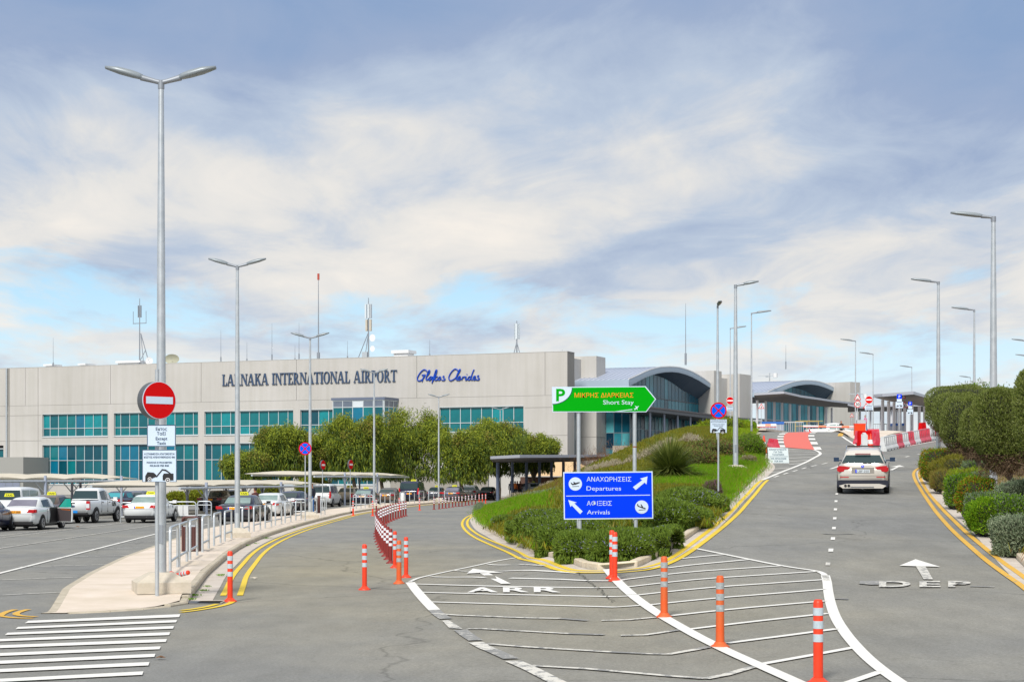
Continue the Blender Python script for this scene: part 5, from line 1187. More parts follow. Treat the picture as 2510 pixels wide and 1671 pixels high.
def triangle(o, zc, s, kind, x=0):
    T_ = lambda k: [(-s * k, -s * k * .58), (s * k, -s * k * .58), (0, s * k * 1.16)]
    m = MB(); m.prism(T_(1), -.02, 0); c1 = m.build('red_triangle', RED, o); m = MB(); m.prism(T_(.70), -.026, -.021); c2 = m.build('white_triangle', WHITE, o); m = MB()
    if kind == 'bump': m.prism([(-s * .4, -s * .3), (s * .4, -s * .3), (s * .2, -s * .1), (-s * .2, -s * .1)], -.031, -.027)
    else: m.prism([(-s * .25, -s * .35), (-s * .05, -s * .35), (s * .05, s * .1), (s * .15, -s * .35), (s * .28, -s * .35), (s * .12, s * .3), (-s * .02, s * .35)], -.031, -.027)
    c3 = m.build('pictogram', BLACK, o)
    for c in (c1, c2, c3): c.location.z = zc; c.location.x = x
o, Zf, k_ = signpost('no_stopping_sign', 748, 1268, 90, 1110, 'small round blue and red no stopping sign in front of the third twin lamp', gz=.14); nostop(o, Zf(1099), 58 / 3.681 / k_)
for px, yt, lb in ((790.5, 1127, 'slim sign seen nearly edge-on, left one of two behind the shade sails'), (858.5, 1126, 'slim sign seen nearly edge-on, right one of two behind the shade sails')):
    o, Zf, k_ = signpost('edge_on_sign', px, 1270, 118, yt + 2, lb, group='edge-on signs', gz=0.05)
    a = empty('sign_head', (0, -.03, Zf(yt + 12)), R(68)); a.parent = o; m = MB(); disc(m, .33, -.06, .10, 24); m.build('casing', DGREY, a); m = MB(); disc(m, .31, -.07, .008, 24); m.build('red_disc', RED, a); MB().box((-.22, -.078, -.06), (.22, -.071, .06)).build('white_bar', WHITE, a)
# island signs
def gsign():
    Y = 46.0; k = F / Y; a = P(1481, HY, Y); z0 = mz(1.9 + .5, Y) - .15; o = empty('parking_sign', (a.x, Y, z0), 0, 'green arrow shaped parking sign on two tall poles above the planted island', 'road sign'); X = lambda px: (px - 1481) / k; Zf = lambda py: CH - (py - HY) / k - z0
    for px in (1418.5, 1556): MB().cyl((X(px), .06, 0), .052, Zf(950), 10).build('pole', GALV, o)
    MB().cyl((X(1556), .06, Zf(1096)), .0535, .03, 10).build('rust_stain', RUST, o)
    Q = lambda L: [(X(px), Zf(py)) for px, py in L]; zq = lambda x, y: (1000 + x / 3.681, 800 + y / 3.681)
    out_ = [zq(1298, 545), zq(2143, 538), zq(2238, 655), zq(2150, 772), zq(1302, 772)]; inn = [zq(1305, 553), zq(2138, 546), zq(2228, 655), zq(2146, 765), zq(1309, 765)]
    MB().prism(Q(out_), -.02, .02).build('sign_board', SWHITE, o); MB().prism(Q(inn), -.026, -.021).build('green_face', GREEN, o)
    arc = lambda r: [zq(1303 + 0 + r * 175 * math.sin(t), 553 + r * 145 * math.cos(t)) for t in np.linspace(0, math.pi / 2, 12)]
    MB().prism(Q([zq(1303, 551)] + arc(1.04)), -.031, -.027).build('corner_rim', M('dark_green_rim', (.0, .08, .08), .4), o); MB().prism(Q([zq(1303, 551)] + arc(1.0)), -.036, -.032).build('corner_field', SWHITE, o)  # dark green rim edging the pale corner field
    t = text('P', 112 / 3.681 / k, GREEN, o, 'lettering', (X(zq(1372, 0)[0]), -.038, Zf(zq(0, 671)[1])), .001, w=82 / 3.681 / k, bold=.012)
    text('ΜΙΚΡΗΣ ΔΙΑΡΚΕΙΑΣ', 42 / 3.681 / k, ORANGE, o, 'lettering', (X(zq(1767, 0)[0]), -.03, Zf(zq(0, 640)[1])), .001, w=530 / 3.681 / k)
    text('Short Stay', 40 / 3.681 / k, SWHITE, o, 'lettering', (X(zq(1897, 0)[0]), -.03, Zf(zq(0, 702)[1])), .001, w=276 / 3.681 / k)
    m = MB(); m.prism(Q([zq(1860, 766), zq(2020, 745), zq(2025, 750), zq(1920, 764)]), -.031, -.027); m.build('vapour_trail', SWHITE, o)
    m = MB()
    for i, L in enumerate(([(2040, 750), (2050, 738), (2070, 722), (2084, 714), (2078, 724), (2062, 740), (2048, 752)], [(2044, 712), (2068, 724), (2060, 732)], [(2066, 730), (2072, 752), (2060, 742)], [(2036, 738), (2050, 742), (2044, 748)])): m.prism(Q([zq(*v) for v in L]), -.031 - .0005 * i, -.027)
    m.build('plane_pictogram', SWHITE, o)
gsign()
def bsign():
    Y = 43.5; k = F / Y; a = P(1491, HY, Y); z0 = mz(2.4, Y) - .1; o = empty('direction_sign', (a.x, Y, z0), 0, 'blue departures and arrivals sign with white arrows standing in the rosemary', 'road sign'); X = lambda px: (px - 1491) / k; Zf = lambda py: CH - (py - HY) / k - z0
    for px in (1421.5, 1559): MB().cyl((X(px), .05, 0), .048, Zf(1160), 10).build('pole', GALV, o)
    Q = lambda L, f=z3: [(X(f(*p)[0]), Zf(f(*p)[1])) for p in L]
    MB().prism(Q([(1123, 48), (1770, 42), (1775, 385), (1128, 392)]), -.02, .02).build('sign_board', SWHITE, o); MB().prism(Q([(1132, 57), (1762, 51), (1767, 376), (1136, 383)]), -.026, -.021).build('blue_face', BLUE, o)
    MB().prism(Q([(1145, 219), (1752, 212), (1752, 217), (1145, 224)]), -.031, -.027).build('divider_line', SWHITE, o)
    for cx, cz, nm in ((1211, 134, 'take-off disc'), (1691, 301, 'landing disc')):
        c = Q([(cx, cz)])[0]; m = MB(); disc(m, 48 / 2.953 / k, -.033, .006, 32, c[0], c[1]); m.build('white_disc', SWHITE, o)
    s = 1 / 2.953 / k; c = Q([(1211, 134)])[0]; m = MB(); pl = lambda L, cc, q: m.prism([(cc[0] + x * s, cc[1] + z * s) for x, z in L], -.038 - .0006 * q, -.034)
    pl([(-30, 0), (-14, 2), (20, 13), (33, 13), (32, 8), (6, -4), (-22, -8)], c, 0); pl([(-8, 0), (-16, 14), (-10, 15), (8, 4)], c, 1); pl([(-34, 10), (-28, 10), (-20, 0), (-28, -2)], c, 2); pl([(-22, -17), (26, -15), (26, -18), (-22, -20)], c, 3)
    c = Q([(1691, 301)])[0]; pl([(-34, 16), (-26, 12), (-10, 4), (20, -4), (30, -9), (26, -12), (4, -8), (-16, 0), (-30, 6)], c, 4); pl([(-8, 20), (-2, 20), (12, -2), (0, 0)], c, 5); pl([(-34, 16), (-30, 24), (-26, 22), (-24, 10)], c, 6); pl([(-22, -20), (28, -16), (28, -19), (-22, -23)], c, 7); m.build('plane_pictogram', BLACK, o)
    m = MB(); m.prism(Q([(1733, 80), (1680, 95), (1695, 107), (1628, 157), (1648, 178), (1712, 124), (1726, 137)]), -.032, -.027); m.prism(Q([(1160, 250), (1176, 300), (1186, 290), (1246, 352), (1264, 332), (1204, 274), (1222, 268)]), -.032, -.027); m.build('arrow', SWHITE, o)
    for s_, cx, yb, h, w_ in (('ΑΝΑΧΩΡΗΣΕΙΣ', 1455, 116, 33, 322), ('Departures', 1416, 181, 32, 250), ('ΑΦΙΞΕΙΣ', 1385, 290, 33, 180), ('Arrivals', 1379, 353, 32, 165)):
        c = Q([(cx, yb)])[0]; text(s_, h / 2.953 / k, SWHITE, o, 'lettering', (c[0], -.029, c[1]), .001, w=w_ / 2.953 / k)
bsign()
o, Zf, k_ = signpost('no_stopping_sign', 1761, 1203, 58, 1010, 'large blue and red no stopping sign above a tow plate on the island'); r_ = 74 / 3.681 / k_
for c in o.children: c.name = 'pole'
nostop(o, Zf(860 + 537 / 3.681), r_); pw_ = 150 / 3.681 / k_; plate_box('tow_plate', pw_, 122 / 3.681 / k_, Zf(860 + 676 / 3.681), o, SWHITE, -.02, .02, (GALVD, .006))
for i, (s_, yy, ww) in enumerate((('Η ΣΤΑΘΜΕΥΣΗ ΑΠΑΓΟΡΕΥΕΤΑΙ', 631, 132), ('ΚΟΣΤΟΣ ΑΠΕΛΕΥΘΕΡΩΣΗΣ €85', 645, 138), ('PARKING IS PROHIBITED', 666, 110), ('RELEASE FEE €85', 680, 82))): text(s_, .034, NAVY, o, 'lettering', (0, -.024, Zf(860 + yy / 3.681)), .001, w=ww / 3.681 / k_)
tow(o, 0, Zf(860 + 711 / 3.681), pw_ * .82, -.024)
o, Zf, k_ = signpost('no_entry_sign', 1789.5, 1047, 138, 972, 'no entry sign above a small white plate, just left of the tall island lamp', group='no entry signs', gz=6.0); noentry(o, Zf(981.7), .31); plate_box('small_plate', .58, .36, Zf(1001), o, SWHITE)
for z in (997, 1001, 1005): MB().box((-.22, -.005, Zf(z) - .018), (.22, -.001, Zf(z) + .018)).build('print_line', NAVY, o)
o, Zf, k_ = signpost('no_entry_sign', 2130, 1053, 140, 972, 'no entry sign above a small white plate, behind the barriers', group='no entry signs', gz=6.0); noentry(o, Zf(979.6), .31); plate_box('small_plate', .64, .36, Zf(999), o, SWHITE)
for z in (995, 999, 1003): MB().box((-.24, -.005, Zf(z) - .016), (.24, -.001, Zf(z) + .016)).build('print_line', NAVY, o)
o, Zf, k_ = signpost('warning_sign', 1866, 1054, 150, 990, 'roadworks triangle sign in front of the white columned canopy', group='triangle signs', gz=6.0); triangle(o, Zf(997), .26, 'man')
o, Zf, k_ = signpost('warning_sign', 2088, 1054, 150, 1012, 'small roadworks triangle sign near the far end of the canopy', group='triangle signs', gz=6.0); triangle(o, Zf(1018.5), .19, 'man')
o, Zf, k_ = signpost('speed_limit_sign', 2102, 1054, 138, 966, 'speed bump triangle above a round thirty limit sign', gz=6.0); triangle(o, Zf(975), .28, 'bump')
m = MB(); disc(m, .27, -.02, .02, 30); m.build('red_disc', RED, o).location.z = Zf(990.3); m = MB(); disc(m, .215, -.026, .005, 30); m.build('white_disc', WHITE, o).location.z = Zf(990.3); text('30', .24, BLACK, o, 'lettering', (0, -.029, Zf(990.3) - .12), .001, bold=.008)
o, Zf, k_ = signpost('warning_sign', 2123, 1053, 142, 990, 'triangle sign half hidden behind the white plate of the upper no entry sign', group='triangle signs', gz=6.0); triangle(o, Zf(996), .26, 'man')
def psign(px, pyt, Y, s, lb):
    o, Zf, k_ = signpost('parking_sign_post', px, 1062, Y, pyt, lb, group='blue parking sign posts', gz=th(P(px, 0, Y).x, Y)); s /= 3.681 * k_
    plate_box('blue_plate', 44 * s, 42 * s, Zf(pyt + 5.5), o, BLUE); text('P', 26 * s, WHITE, o, 'lettering', (0, -.003, Zf(pyt + 5.5) - 13 * s), .002, bold=.004); plate_box('white_plate', 44 * s, 30 * s, Zf(pyt + 15.5), o, SWHITE); plate_box('white_plate', 66 * s, 56 * s, Zf(pyt + 26), o, SWHITE); tow(o, 0, Zf(pyt + 28), 50 * s, -.003)
psign(2204.5, 966, 132, 1.0, 'blue parking sign with white plates above the red and white barriers, the nearer one'); psign(2231, 983, 140, .78, 'blue parking sign with white plates, the smaller farther one')
o, Zf, k_ = signpost('warning_sign', 2210, 1054, 146, 962, 'pair of red triangle signs partly hidden behind the nearer blue parking sign', group='triangle signs', gz=6.0); triangle(o, Zf(971), .30, 'man', .05); triangle(o, Zf(993.5), .30, 'man', .25)
for px, lb in ((1197, 'left of two red stop plates beside the arrivals canopy'), (1219.5, 'right of two red stop plates beside the arrivals canopy')):
    o, Zf, k_ = signpost('stop_sign', px, 1196, 205, 1143, lb, r=.05, group='stop signs by the arrivals canopy', gz=0); a = MB(); r_ = .40; a.prism([(r_ * .62 * math.cos(R(22.5 + 45 * i)), r_ * math.sin(R(22.5 + 45 * i))) for i in range(8)], -.03, 0); q = a.build('white_rim', WHITE, o); q.location.z = Zf(1151)
    a = MB(); r_ = .36; a.prism([(r_ * .62 * math.cos(R(22.5 + 45 * i)), r_ * math.sin(R(22.5 + 45 * i))) for i in range(8)], -.04, -.031); q = a.build('red_octagon', RED, o); q.location.z = Zf(1151); text('STOP', .16, WHITE, o, 'lettering', (0, -.044, Zf(1151) - .08), .001, w=.36, bold=.01)
# apology board
Yb = 88; a = P(1904, HY, Yb); gz = th(a.x, Yb); kb_ = F / Yb; o = empty('notice_board', (a.x, Yb, gz), 0, 'white apology board in two languages leaning on the hatched ramp', 'notice board'); Zb = lambda y: CH - ((860 + y / 3.681) - HY) / kb_ - gz; Xb = lambda x: (1400 + x / 3.681 - 1904) / kb_
MB().prism([(Xb(1772), Zb(868)), (Xb(1955), Zb(876)), (Xb(1970), Zb(1043)), (Xb(1786), Zb(1045))], -.02, .01).build('board', M('board_white', (.70, .78, .80), .5), o)
m = MB(); m.tube([(Xb(1770), .05, Zb(870)), (Xb(1772), .05, 0)], .015, 5); m.tube([(Xb(1945), .05, Zb(1043)), (Xb(1945), .05, 0)], .015, 5); m.tube([(Xb(1770), .03, Zb(1048)), (Xb(1950), .03, Zb(1046))], .02, 5); m.build('stand', BLACK, o)
TQ = M('board_teal_ink', (.0, .09, .16), .5)
for s_, cx, yb, ww in (('ΑΠΟΛΟΓΟΥΜΑΣΤΕ', 1863, 896, 158), ('ΓΙΑ ΤΗΝ', 1865, 919, 75), ('ΤΑΛΑΙΠΩΡΙΑ', 1867, 942, 108), ('WE APOLOGISE', 1871, 977, 140), ('FOR ANY', 1873, 1001, 80), ('INCONVENIENCE', 1877, 1025, 150)): text(s_, 16 / 3.681 / kb_, TQ, o, 'lettering', (Xb(cx), -.023, Zb(yb)), .001, w=ww / 3.681 / kb_, bold=.002)
MB().box((Xb(1788), -.024, Zb(953)), (Xb(1956), -.0205, Zb(950))).build('divider_line', TQ, o)
# cones, plastic barriers, arm gates
def cone(px, py, lb, s=1.0):
    p = gp(px, py); o = empty('traffic_cone', tuple(p), 0, lb, 'traffic cone', 'traffic cones'); MB().box((-.2 * s, -.2 * s, 0), (.2 * s, .2 * s, .04)).build('base', BLACK, o); m = MB(); m.lathe((0, 0, 0), [(.19 * s, .035), (.14 * s, .34 * s)], 12); m.build('cone', BOR, o); m = MB(); m.lathe((0, 0, 0), [(.14 * s, .34 * s), (.09 * s, .58 * s)], 12); m.build('white_sleeve', WHITE, o)
    m = MB(); m.lathe((0, 0, 0), [(.09 * s, .58 * s), (.03 * s, .9 * s), (.0, .91 * s)], 12); m.build('tip', BOR, o)
cone(1872.5, 1111, 'tall orange and white cone beside the round shrub, left of the ramp', 1.1); cone(2134, 1103, 'orange and white cone at the end of the barriers, above the silver car', 1.05); cone(2127, 1102, 'orange and white cone half hidden by the other one behind the silver car', 1.0)
def jersey(L, h=.82, w_=.24):
    m = MB(); pr = [(-w_, 0), (-w_, .14), (-w_ * .62, .3), (-w_ * .38, h), (w_ * .38, h), (w_ * .62, .3), (w_, .14), (w_, 0)]; v = [(0, y, z) for y, z in pr] + [(L, y, z) for y, z in pr]
    m.add(v, [(i, i + 1, i + 9, i + 8) for i in range(7)] + [tuple(range(8))[::-1], tuple(range(8, 16)), (7, 0, 8, 15)]); return m
def barrier(a, b, mat, lb, grp, h=.82, dz=0):
    d = Vector((b[0] - a[0], b[1] - a[1], 0)); L = d.length - .05; za, zb_ = th(a[0], a[1]) + dz, th(b[0], b[1]) + dz
    o = empty('plastic_barrier', (a[0], a[1], za), math.atan2(d.y, d.x), lb, 'road barrier', grp); o.rotation_euler = (0, -math.atan2(zb_ - za, L), math.atan2(d.y, d.x)); jersey(L, h).build('shell', mat, o)
    for q in (.3, L - .45): MB().box((q, -.25, -.0), (q + .15, .25, .07)).build('foot_recess', BLACK, o)
    for q in np.linspace(.25, L - .25, 3): MB().box((q - .03, -.16, .34), (q + .03, .16, h - .08)).build('rib', mat, o)
A_, B_ = gp(2163, 1106), Vector((28.6, 116.5, 0)); A_.z = 0; n_ = 11; sq = 'WWRWRWRRWRRW'
names = {'W': 'white', 'R': 'red'}
for i in range(n_): p, q = A_.lerp(B_, i / n_), A_.lerp(B_, (i + 1) / n_); barrier(p, q, WPL if sq[i] == 'W' else PINK, '%s barrier from the left in the row of water filled barriers, coloured %s' % (ordn(i + 1), names[sq[i]]), 'red and white barrier row')
p = gp(*q5(1860, 1215)); barrier((p.x + .1, p.y + 1.5), (p.x + .85, p.y + 1.6), PINK, 'faded red barrier facing the viewer behind the row of barriers', 'loose red barriers')
p = gp(*q5(1640, 1225)); barrier((p.x, p.y), (p.x + .9, p.y - 2.2), PINK, 'pinkish red barrier turned towards the silver car', 'loose red barriers'); p = gp(*q5(1700, 1272)); barrier((p.x - .1, p.y), (p.x + .75, p.y + .3), RED, 'short bright red barrier end just above the silver car roof', 'loose red barriers', .98)
p = gp(2120, 1104); barrier((p.x, p.y), (p.x + .3, p.y + 1.8), WPL, 'white barrier end between the red barrier and the cones', 'loose white barriers', .95)
a = P(*q3(582, 655), 124); barrier((a.x, 124), (a.x + .6, 125.2), RED, 'bright red barrier on the refuge above the far end of the barrier row', 'loose red barriers')
p = gp(*q4(1795, 872)); barrier((p.x, p.y), (p.x + .22, p.y - 1.0), PINK, 'single small red barrier standing behind the apology board', 'loose red barriers', .55)
a = P(2107, 1062, 118); gz = th(a.x, 118); o = empty('gate_cabinet', (a.x, 118, gz), 0, 'bright orange upright gate cabinet on the refuge', 'gate cabinet'); Zc = P(0, 1040, 118).z - gz; MB().box((-.36, -.2, 0), (.36, .2, Zc)).build('body', M('hot_orange', (.85, .05, .0), .4), o); MB().box((-.38, -.22, Zc + .003), (.38, .22, Zc + .06)).build('lid', BOR, o)
a = P(2110, 1040, 126); o = empty('ticket_column', (a.x, 126, 5.5), 0, 'small dark ticket column behind the orange cabinet', 'ticket machine'); MB().box((-.2, -.2, 0), (.2, .2, P(0, 1040, 126).z - 5.5)).build('body', DGREY, o); MB().box((-.3, -.22, P(0, 1040, 126).z - 5.49), (.3, .22, P(0, 1029, 126).z - 5.5)).build('head', GALV, o)
def arm(px0, py0, px1, py1, Y, lb, base=None):
    a, b = P(px0, py0, Y), P(px1, py1, Y); o = empty('barrier_arm', (a.x, Y, a.z), 0, lb, 'barrier arm', 'arm gates at the ramp crest'); n = 7
    for i in range(n):
        p, q = (b - a) * (i / n), (b - a) * ((i + 1) / n); MB().box((p.x, -.05, -.09), (q.x, .05, .09)).build('arm_segment', WHITE if i != 2 and i != 5 else M('pale_orange_band', (.8, .35, .2), .5), o, (0, 0, (p.z + q.z) / 2))
    MB().box((0, -.056, -.095), (b.x - a.x, -.052, -.055)).build('red_stripe', RED, o)
arm(*q4(1503, 677), *q4(1850, 665), 146, 'left white and red barrier arm across the ramp crest'); arm(*q4(2092, 678), *(2100.5, 1046), 146, 'right white and red barrier arm between the crossing and the orange cabinet')
a = P(1802, 1047, 146); o = empty('gate_post', (a.x, 146, 6.05), 0, 'red gate post at the hinge of the left barrier arm', 'gate post'); MB().box((-.16, -.16, 0), (.16, .16, 1.25)).build('body', BOR, o)
# litter bin, brown post and bench
p = gp(469, 1362); o = empty('litter_bin', (p.x, p.y, .13), R(-10), 'dark brown litter bin with an arched lid standing behind the near hoop rails', 'litter bin')
m = MB()
m.box((-.21, -.18, .0), (.21, .18, .72)); m.build('bin_body', BLACK, o)
for i in range(9): MB().box((-.205 + i * .0475, -.2, .03), (-.205 + i * .0475 + .034, -.182, .74)).build('slat', BROWNP, o)
for x_ in (-.235, .215): MB().box((x_, -.19, 0), (x_ + .022, .19, .95)).build('side_panel', BROWNP, o)
m = MB(); vs = []
for x_, z in ((-.235, .93), (-.225, 1.0), (-.17, 1.04), (0, 1.055), (.17, 1.04), (.225, 1.0), (.237, .93)):
    vs += [(x_, -.19, z), (x_, .19, z), (x_ * .9, .19, z - .05), (x_ * .9, -.19, z - .05)]
m.add(vs, [(i * 4 + a, (i + 1) * 4 + a, (i + 1) * 4 + (a + 1) % 4, i * 4 + (a + 1) % 4) for i in range(6) for a in range(4)], 0, True); m.build('lid', BROWNP, o); MB().box((-.19, -.17, .722), (.19, .17, .78)).build('liner', GALV, o)
p = gp(781, 1262); o = empty('brown_post', (p.x, p.y, .14), 0, 'square brown bin column standing by the third twin lamp', 'litter bin'); MB().box((-.07, -.07, 0), (.10, .10, 1.05)).build('body', BROWNP, o); MB().box((-.09, -.09, 1.052), (.12, .12, 1.1)).build('cap', BROWNP, o)
a = P(1046, 0, 150); p = gp(987, 1238); o = empty('wrapped_post', (p.x, p.y, .12), 0, 'post wrapped in white sheeting behind the hoops, left of the dark van', 'post'); m = MB(); m.lathe((0, 0, 0), [(.17, 0), (.19, .5), (.16, .95), (.05, 1.0)], 10); m.build('wrapping', WPL, o); MB().cyl((0, 0, 0), .04, 1.05, 6).build('post', GALV, o)
# shade sails of the car park
def shade(px0, px1, Yf, nbay, beamz, lb, posts, grp='shade sails over the taxi rank', pr=.09):
    a = P(px0, HY, Yf(px0)); b = P(px1, HY, Yf(px1)); o = empty('shade_sail', (a.x, a.y, 0), math.atan2(b.y - a.y, b.x - a.x), lb, 'shade canopy', grp)
    L = math.hypot(b.x - a.x, b.y - a.y); D = 5.2; bay = L / nbay
    MB().tube([(0, 0, beamz), (L, 0, beamz)], .08, 8).build('beam', GALV, o); MB().tube([(0, D, beamz + .1), (L, D, beamz + .1)], .08, 8).build('beam', GALV, o)
    for i in range(nbay):
        n = 9; vs = []
        for v in range(n):
            for u in range(n):
                x, y = u / (n - 1), v / (n - 1); z = beamz + .14 + .30 * math.sin(math.pi * x) ** .8 * (.35 + .65 * math.sin(math.pi * y)) + .08 * y; vs.append((i * bay + bay * x, .25 + (D + .4) * y, z))
        MB().add(vs, [(v * n + u, v * n + u + 1, (v + 1) * n + u + 1, (v + 1) * n + u) for v in range(n - 1) for u in range(n - 1)], 0, True).build('fabric_panel', FABRIC, o)
    for k, (px, row) in enumerate(posts):
        # position along the beam where the sight line crosses it
        best = min(np.linspace(0, 1, 400), key=lambda t: abs(CX + F * (a.x + (b.x - a.x) * t - (b.y - a.y) / L * (D * row)) / (a.y + (b.y - a.y) * t + (b.x - a.x) / L * D * row) - px))
        x = best * L; y = D * row; m = MB(); m.cyl((x, y, 0), pr, beamz + (.34 if row == 0 else .2), 8); m.build('post', M('blue_grey_post', (.36, .41, .52), .5) if row == 0 else M('grey_post', (.22, .235, .30), .5), o)
        br = MB()
        for sx in (-1, 1): br.tube([(x, y, beamz - .75), (x + sx * .85, y, beamz - .05)], .035, 6)
        br.build('brace', GALV, o)
YF = lambda px: 100 + (px - 0) * .085
shade(-40, 350, lambda px: 100 + px * .03, 4, 2.15, 'left cream shade sail on posts, behind the white pickup', [(111, 0), (177, 1), (239, 1), (298, 0), (355, 1)])
shade(440, 800, lambda px: 100 + (px - 440) * .11, 5, 1.75, 'middle cream shade sail on posts, behind the black and white taxis', [(459, 1), (506, 0), (554, 1), (601, 1), (645, 1), (689, 0), (729, 1)])
shade(770, 1002, lambda px: 142 + (px - 770) * .17, 5, 2.5, 'right cream shade sail on posts, in front of the pepper trees', [(808, 1), (845.5, 0), (884, 1), (925, 0), (975, 1)])
shade(470, 690, lambda px: 122 + (px - 470) * .04, 3, 1.75, 'lower cream shade sail showing as a thin strip behind the middle sail', [(500, 0), (600, 0)], pr=.06)
# blue stalls and planters on the upper forecourt, tow truck trailer fence
def stall(px0, px1, pyt, Y, lb):
    a, b = P(px0, pyt, Y), P(px1, pyt, Y); o = empty('trolley_stand', (a.x, Y, 6.1), 0, lb, 'trolley stand', 'blue topped trolley stands'); h = a.z - 6.1; w_ = b.x - a.x
    MB().box((0, 0, 0), (w_, 1.6, h - .25)).build('body', M('stand_grey', (.30, .34, .42), .5), o); m = MB(); m.box((-.05, -.05, h - .24), (w_ + .05, 1.65, h)); m.build('blue_top', M('stand_blue', (.02, .12, .45), .5), o)
    for i in range(6): MB().box((w_ * i / 6, -.03, 0), (w_ * i / 6 + .06, -.002, h - .26)).build('upright', GALV, o)
stall(*[q5(285, 0)[0], q5(592, 0)[0]], 1033, 165, 'blue topped trolley stand under the white columned canopy, above the left barrier arm'); stall(2190, 2215, 1037, 175, 'small blue topped stand among the columns of the right canopy')
def fence(px0, px1, Y, lb, n):
    a, b = P(px0, 0, Y), P(px1, 0, Y); o = empty('steel_fence', (a.x, Y, 6.05), 0, lb, 'fence', 'steel fences on the upper forecourt'); L = b.x - a.x; m = MB(); m.tube([(0, 0, 1.75), (L, 0, 1.75)], .05, 6); m.build('top_rail', GALV, o)
    for i in range(n + 1): MB().cyl((L * i / n, 0, 0), .025, 1.75, 6).build('post', GALV, o)
fence(q5(600, 0)[0], q5(880, 0)[0], 170, 'steel fence with plants behind, between the white columns', 9); fence(q5(1890, 0)[0], q5(2080, 0)[0], 175, 'steel fence in front of the bright gap under the footbridge', 7); fence(q5(30, 0)[0], q5(285, 0)[0], 165, 'steel fence at the left of the trolley stand', 8); fence(q5(880, 0)[0], q5(1600, 0)[0], 185, 'long steel fence behind the tow truck', 16)
# ------------------------------------------------------------------ vehicles; local +y is the nose, origin on the ground under the middle
def loft(rings, mat_faces=None):
    n = len(rings[0]); vs = [p for r in rings for p in r]
    fs = [(i * n + j, i * n + (j + 1) % n, (i + 1) * n + (j + 1) % n, (i + 1) * n + j) for i in range(len(rings) - 1) for j in range(n)]
    fs.append(tuple(range(n))[::-1]); fs.append(tuple(range((len(rings) - 1) * n, len(rings) * n))); return vs, fs
SPEC = {
 # length, width, height, wheelbase, wheel radius, deck stations (t, z, halfwidth factor), greenhouse (t, belt z, roof z, half belt, half top)
 'sedan': dict(L=4.86, W=1.84, H=1.47, wb=2.85, r=.33, deck=[(0, .86, .86), (.02, .95, .93), (.08, 1.00, .98), (.22, 1.01, 1), (.5, .97, 1), (.72, .95, 1), (.84, .88, .98), (.95, .76, .92), (1, .62, .82)], gh=[(.155, 1.0, 1.02, .72, .62), (.27, 1.0, 1.36, .76, .62), (.34, .99, 1.44, .79, .61), (.5, .98, 1.47, .80, .62), (.6, .97, 1.42, .80, .60), (.76, .95, .97, .74, .62)], win=[('rear', .165, .30), ('side', .31, .47), ('side', .48, .66)], bot=.24),
 'suv': dict(L=4.65, W=1.88, H=1.67, wb=2.81, r=.37, deck=[(0, .92, .88), (.02, 1.02, .95), (.07, 1.08, .985), (.22, 1.10, 1), (.5, 1.07, 1), (.74, 1.04, 1), (.86, .98, .98), (.96, .86, .92), (1, .70, .82)], gh=[(.03, 1.06, 1.08, .78, .66), (.115, 1.07, 1.56, .80, .60), (.2, 1.08, 1.63, .82, .60), (.4, 1.07, 1.66, .83, .61), (.56, 1.06, 1.62, .83, .60), (.74, 1.04, 1.06, .76, .62)], win=[('rear', .035, .115), ('side', .15, .32), ('side', .34, .48), ('side', .49, .64)], bot=.30),
 'van': dict(L=4.75, W=1.86, H=1.90, wb=3.0, r=.34, deck=[(0, 1.0, .95), (.015, 1.1, .98), (.06, 1.12, .995), (.22, 1.12, 1), (.5, 1.11, 1), (.78, 1.08, 1), (.88, 1.0, .98), (.96, .88, .93), (1, .7, .84)], gh=[(.008, 1.1, 1.14, .86, .82), (.022, 1.1, 1.78, .86, .76), (.06, 1.11, 1.88, .87, .75), (.4, 1.10, 1.9, .88, .76), (.64, 1.1, 1.84, .87, .74), (.86, 1.02, 1.05, .80, .68)], win=[('rear', .01, .03), ('side', .07, .28), ('side', .3, .52), ('side', .54, .76)], bot=.26),
 'pickup': dict(L=5.3, W=1.85, H=1.82, wb=3.22, r=.385, deck=[(0, 1.14, .94), (.012, 1.18, .96), (.1, 1.19, .985), (.25, 1.19, 1), (.38, 1.18, 1), (.5, 1.16, 1), (.76, 1.12, 1), (.88, 1.06, .99), (.96, .96, .95), (1, .78, .86)], gh=[(.335, 1.16, 1.20, .76, .68), (.372, 1.16, 1.70, .78, .60), (.42, 1.16, 1.79, .80, .60), (.54, 1.15, 1.82, .81, .60), (.64, 1.14, 1.76, .80, .58), (.80, 1.10, 1.12, .74, .62)], win=[('rear', .338, .372), ('side', .40, .53), ('side', .545, .70)], bot=.42),
}
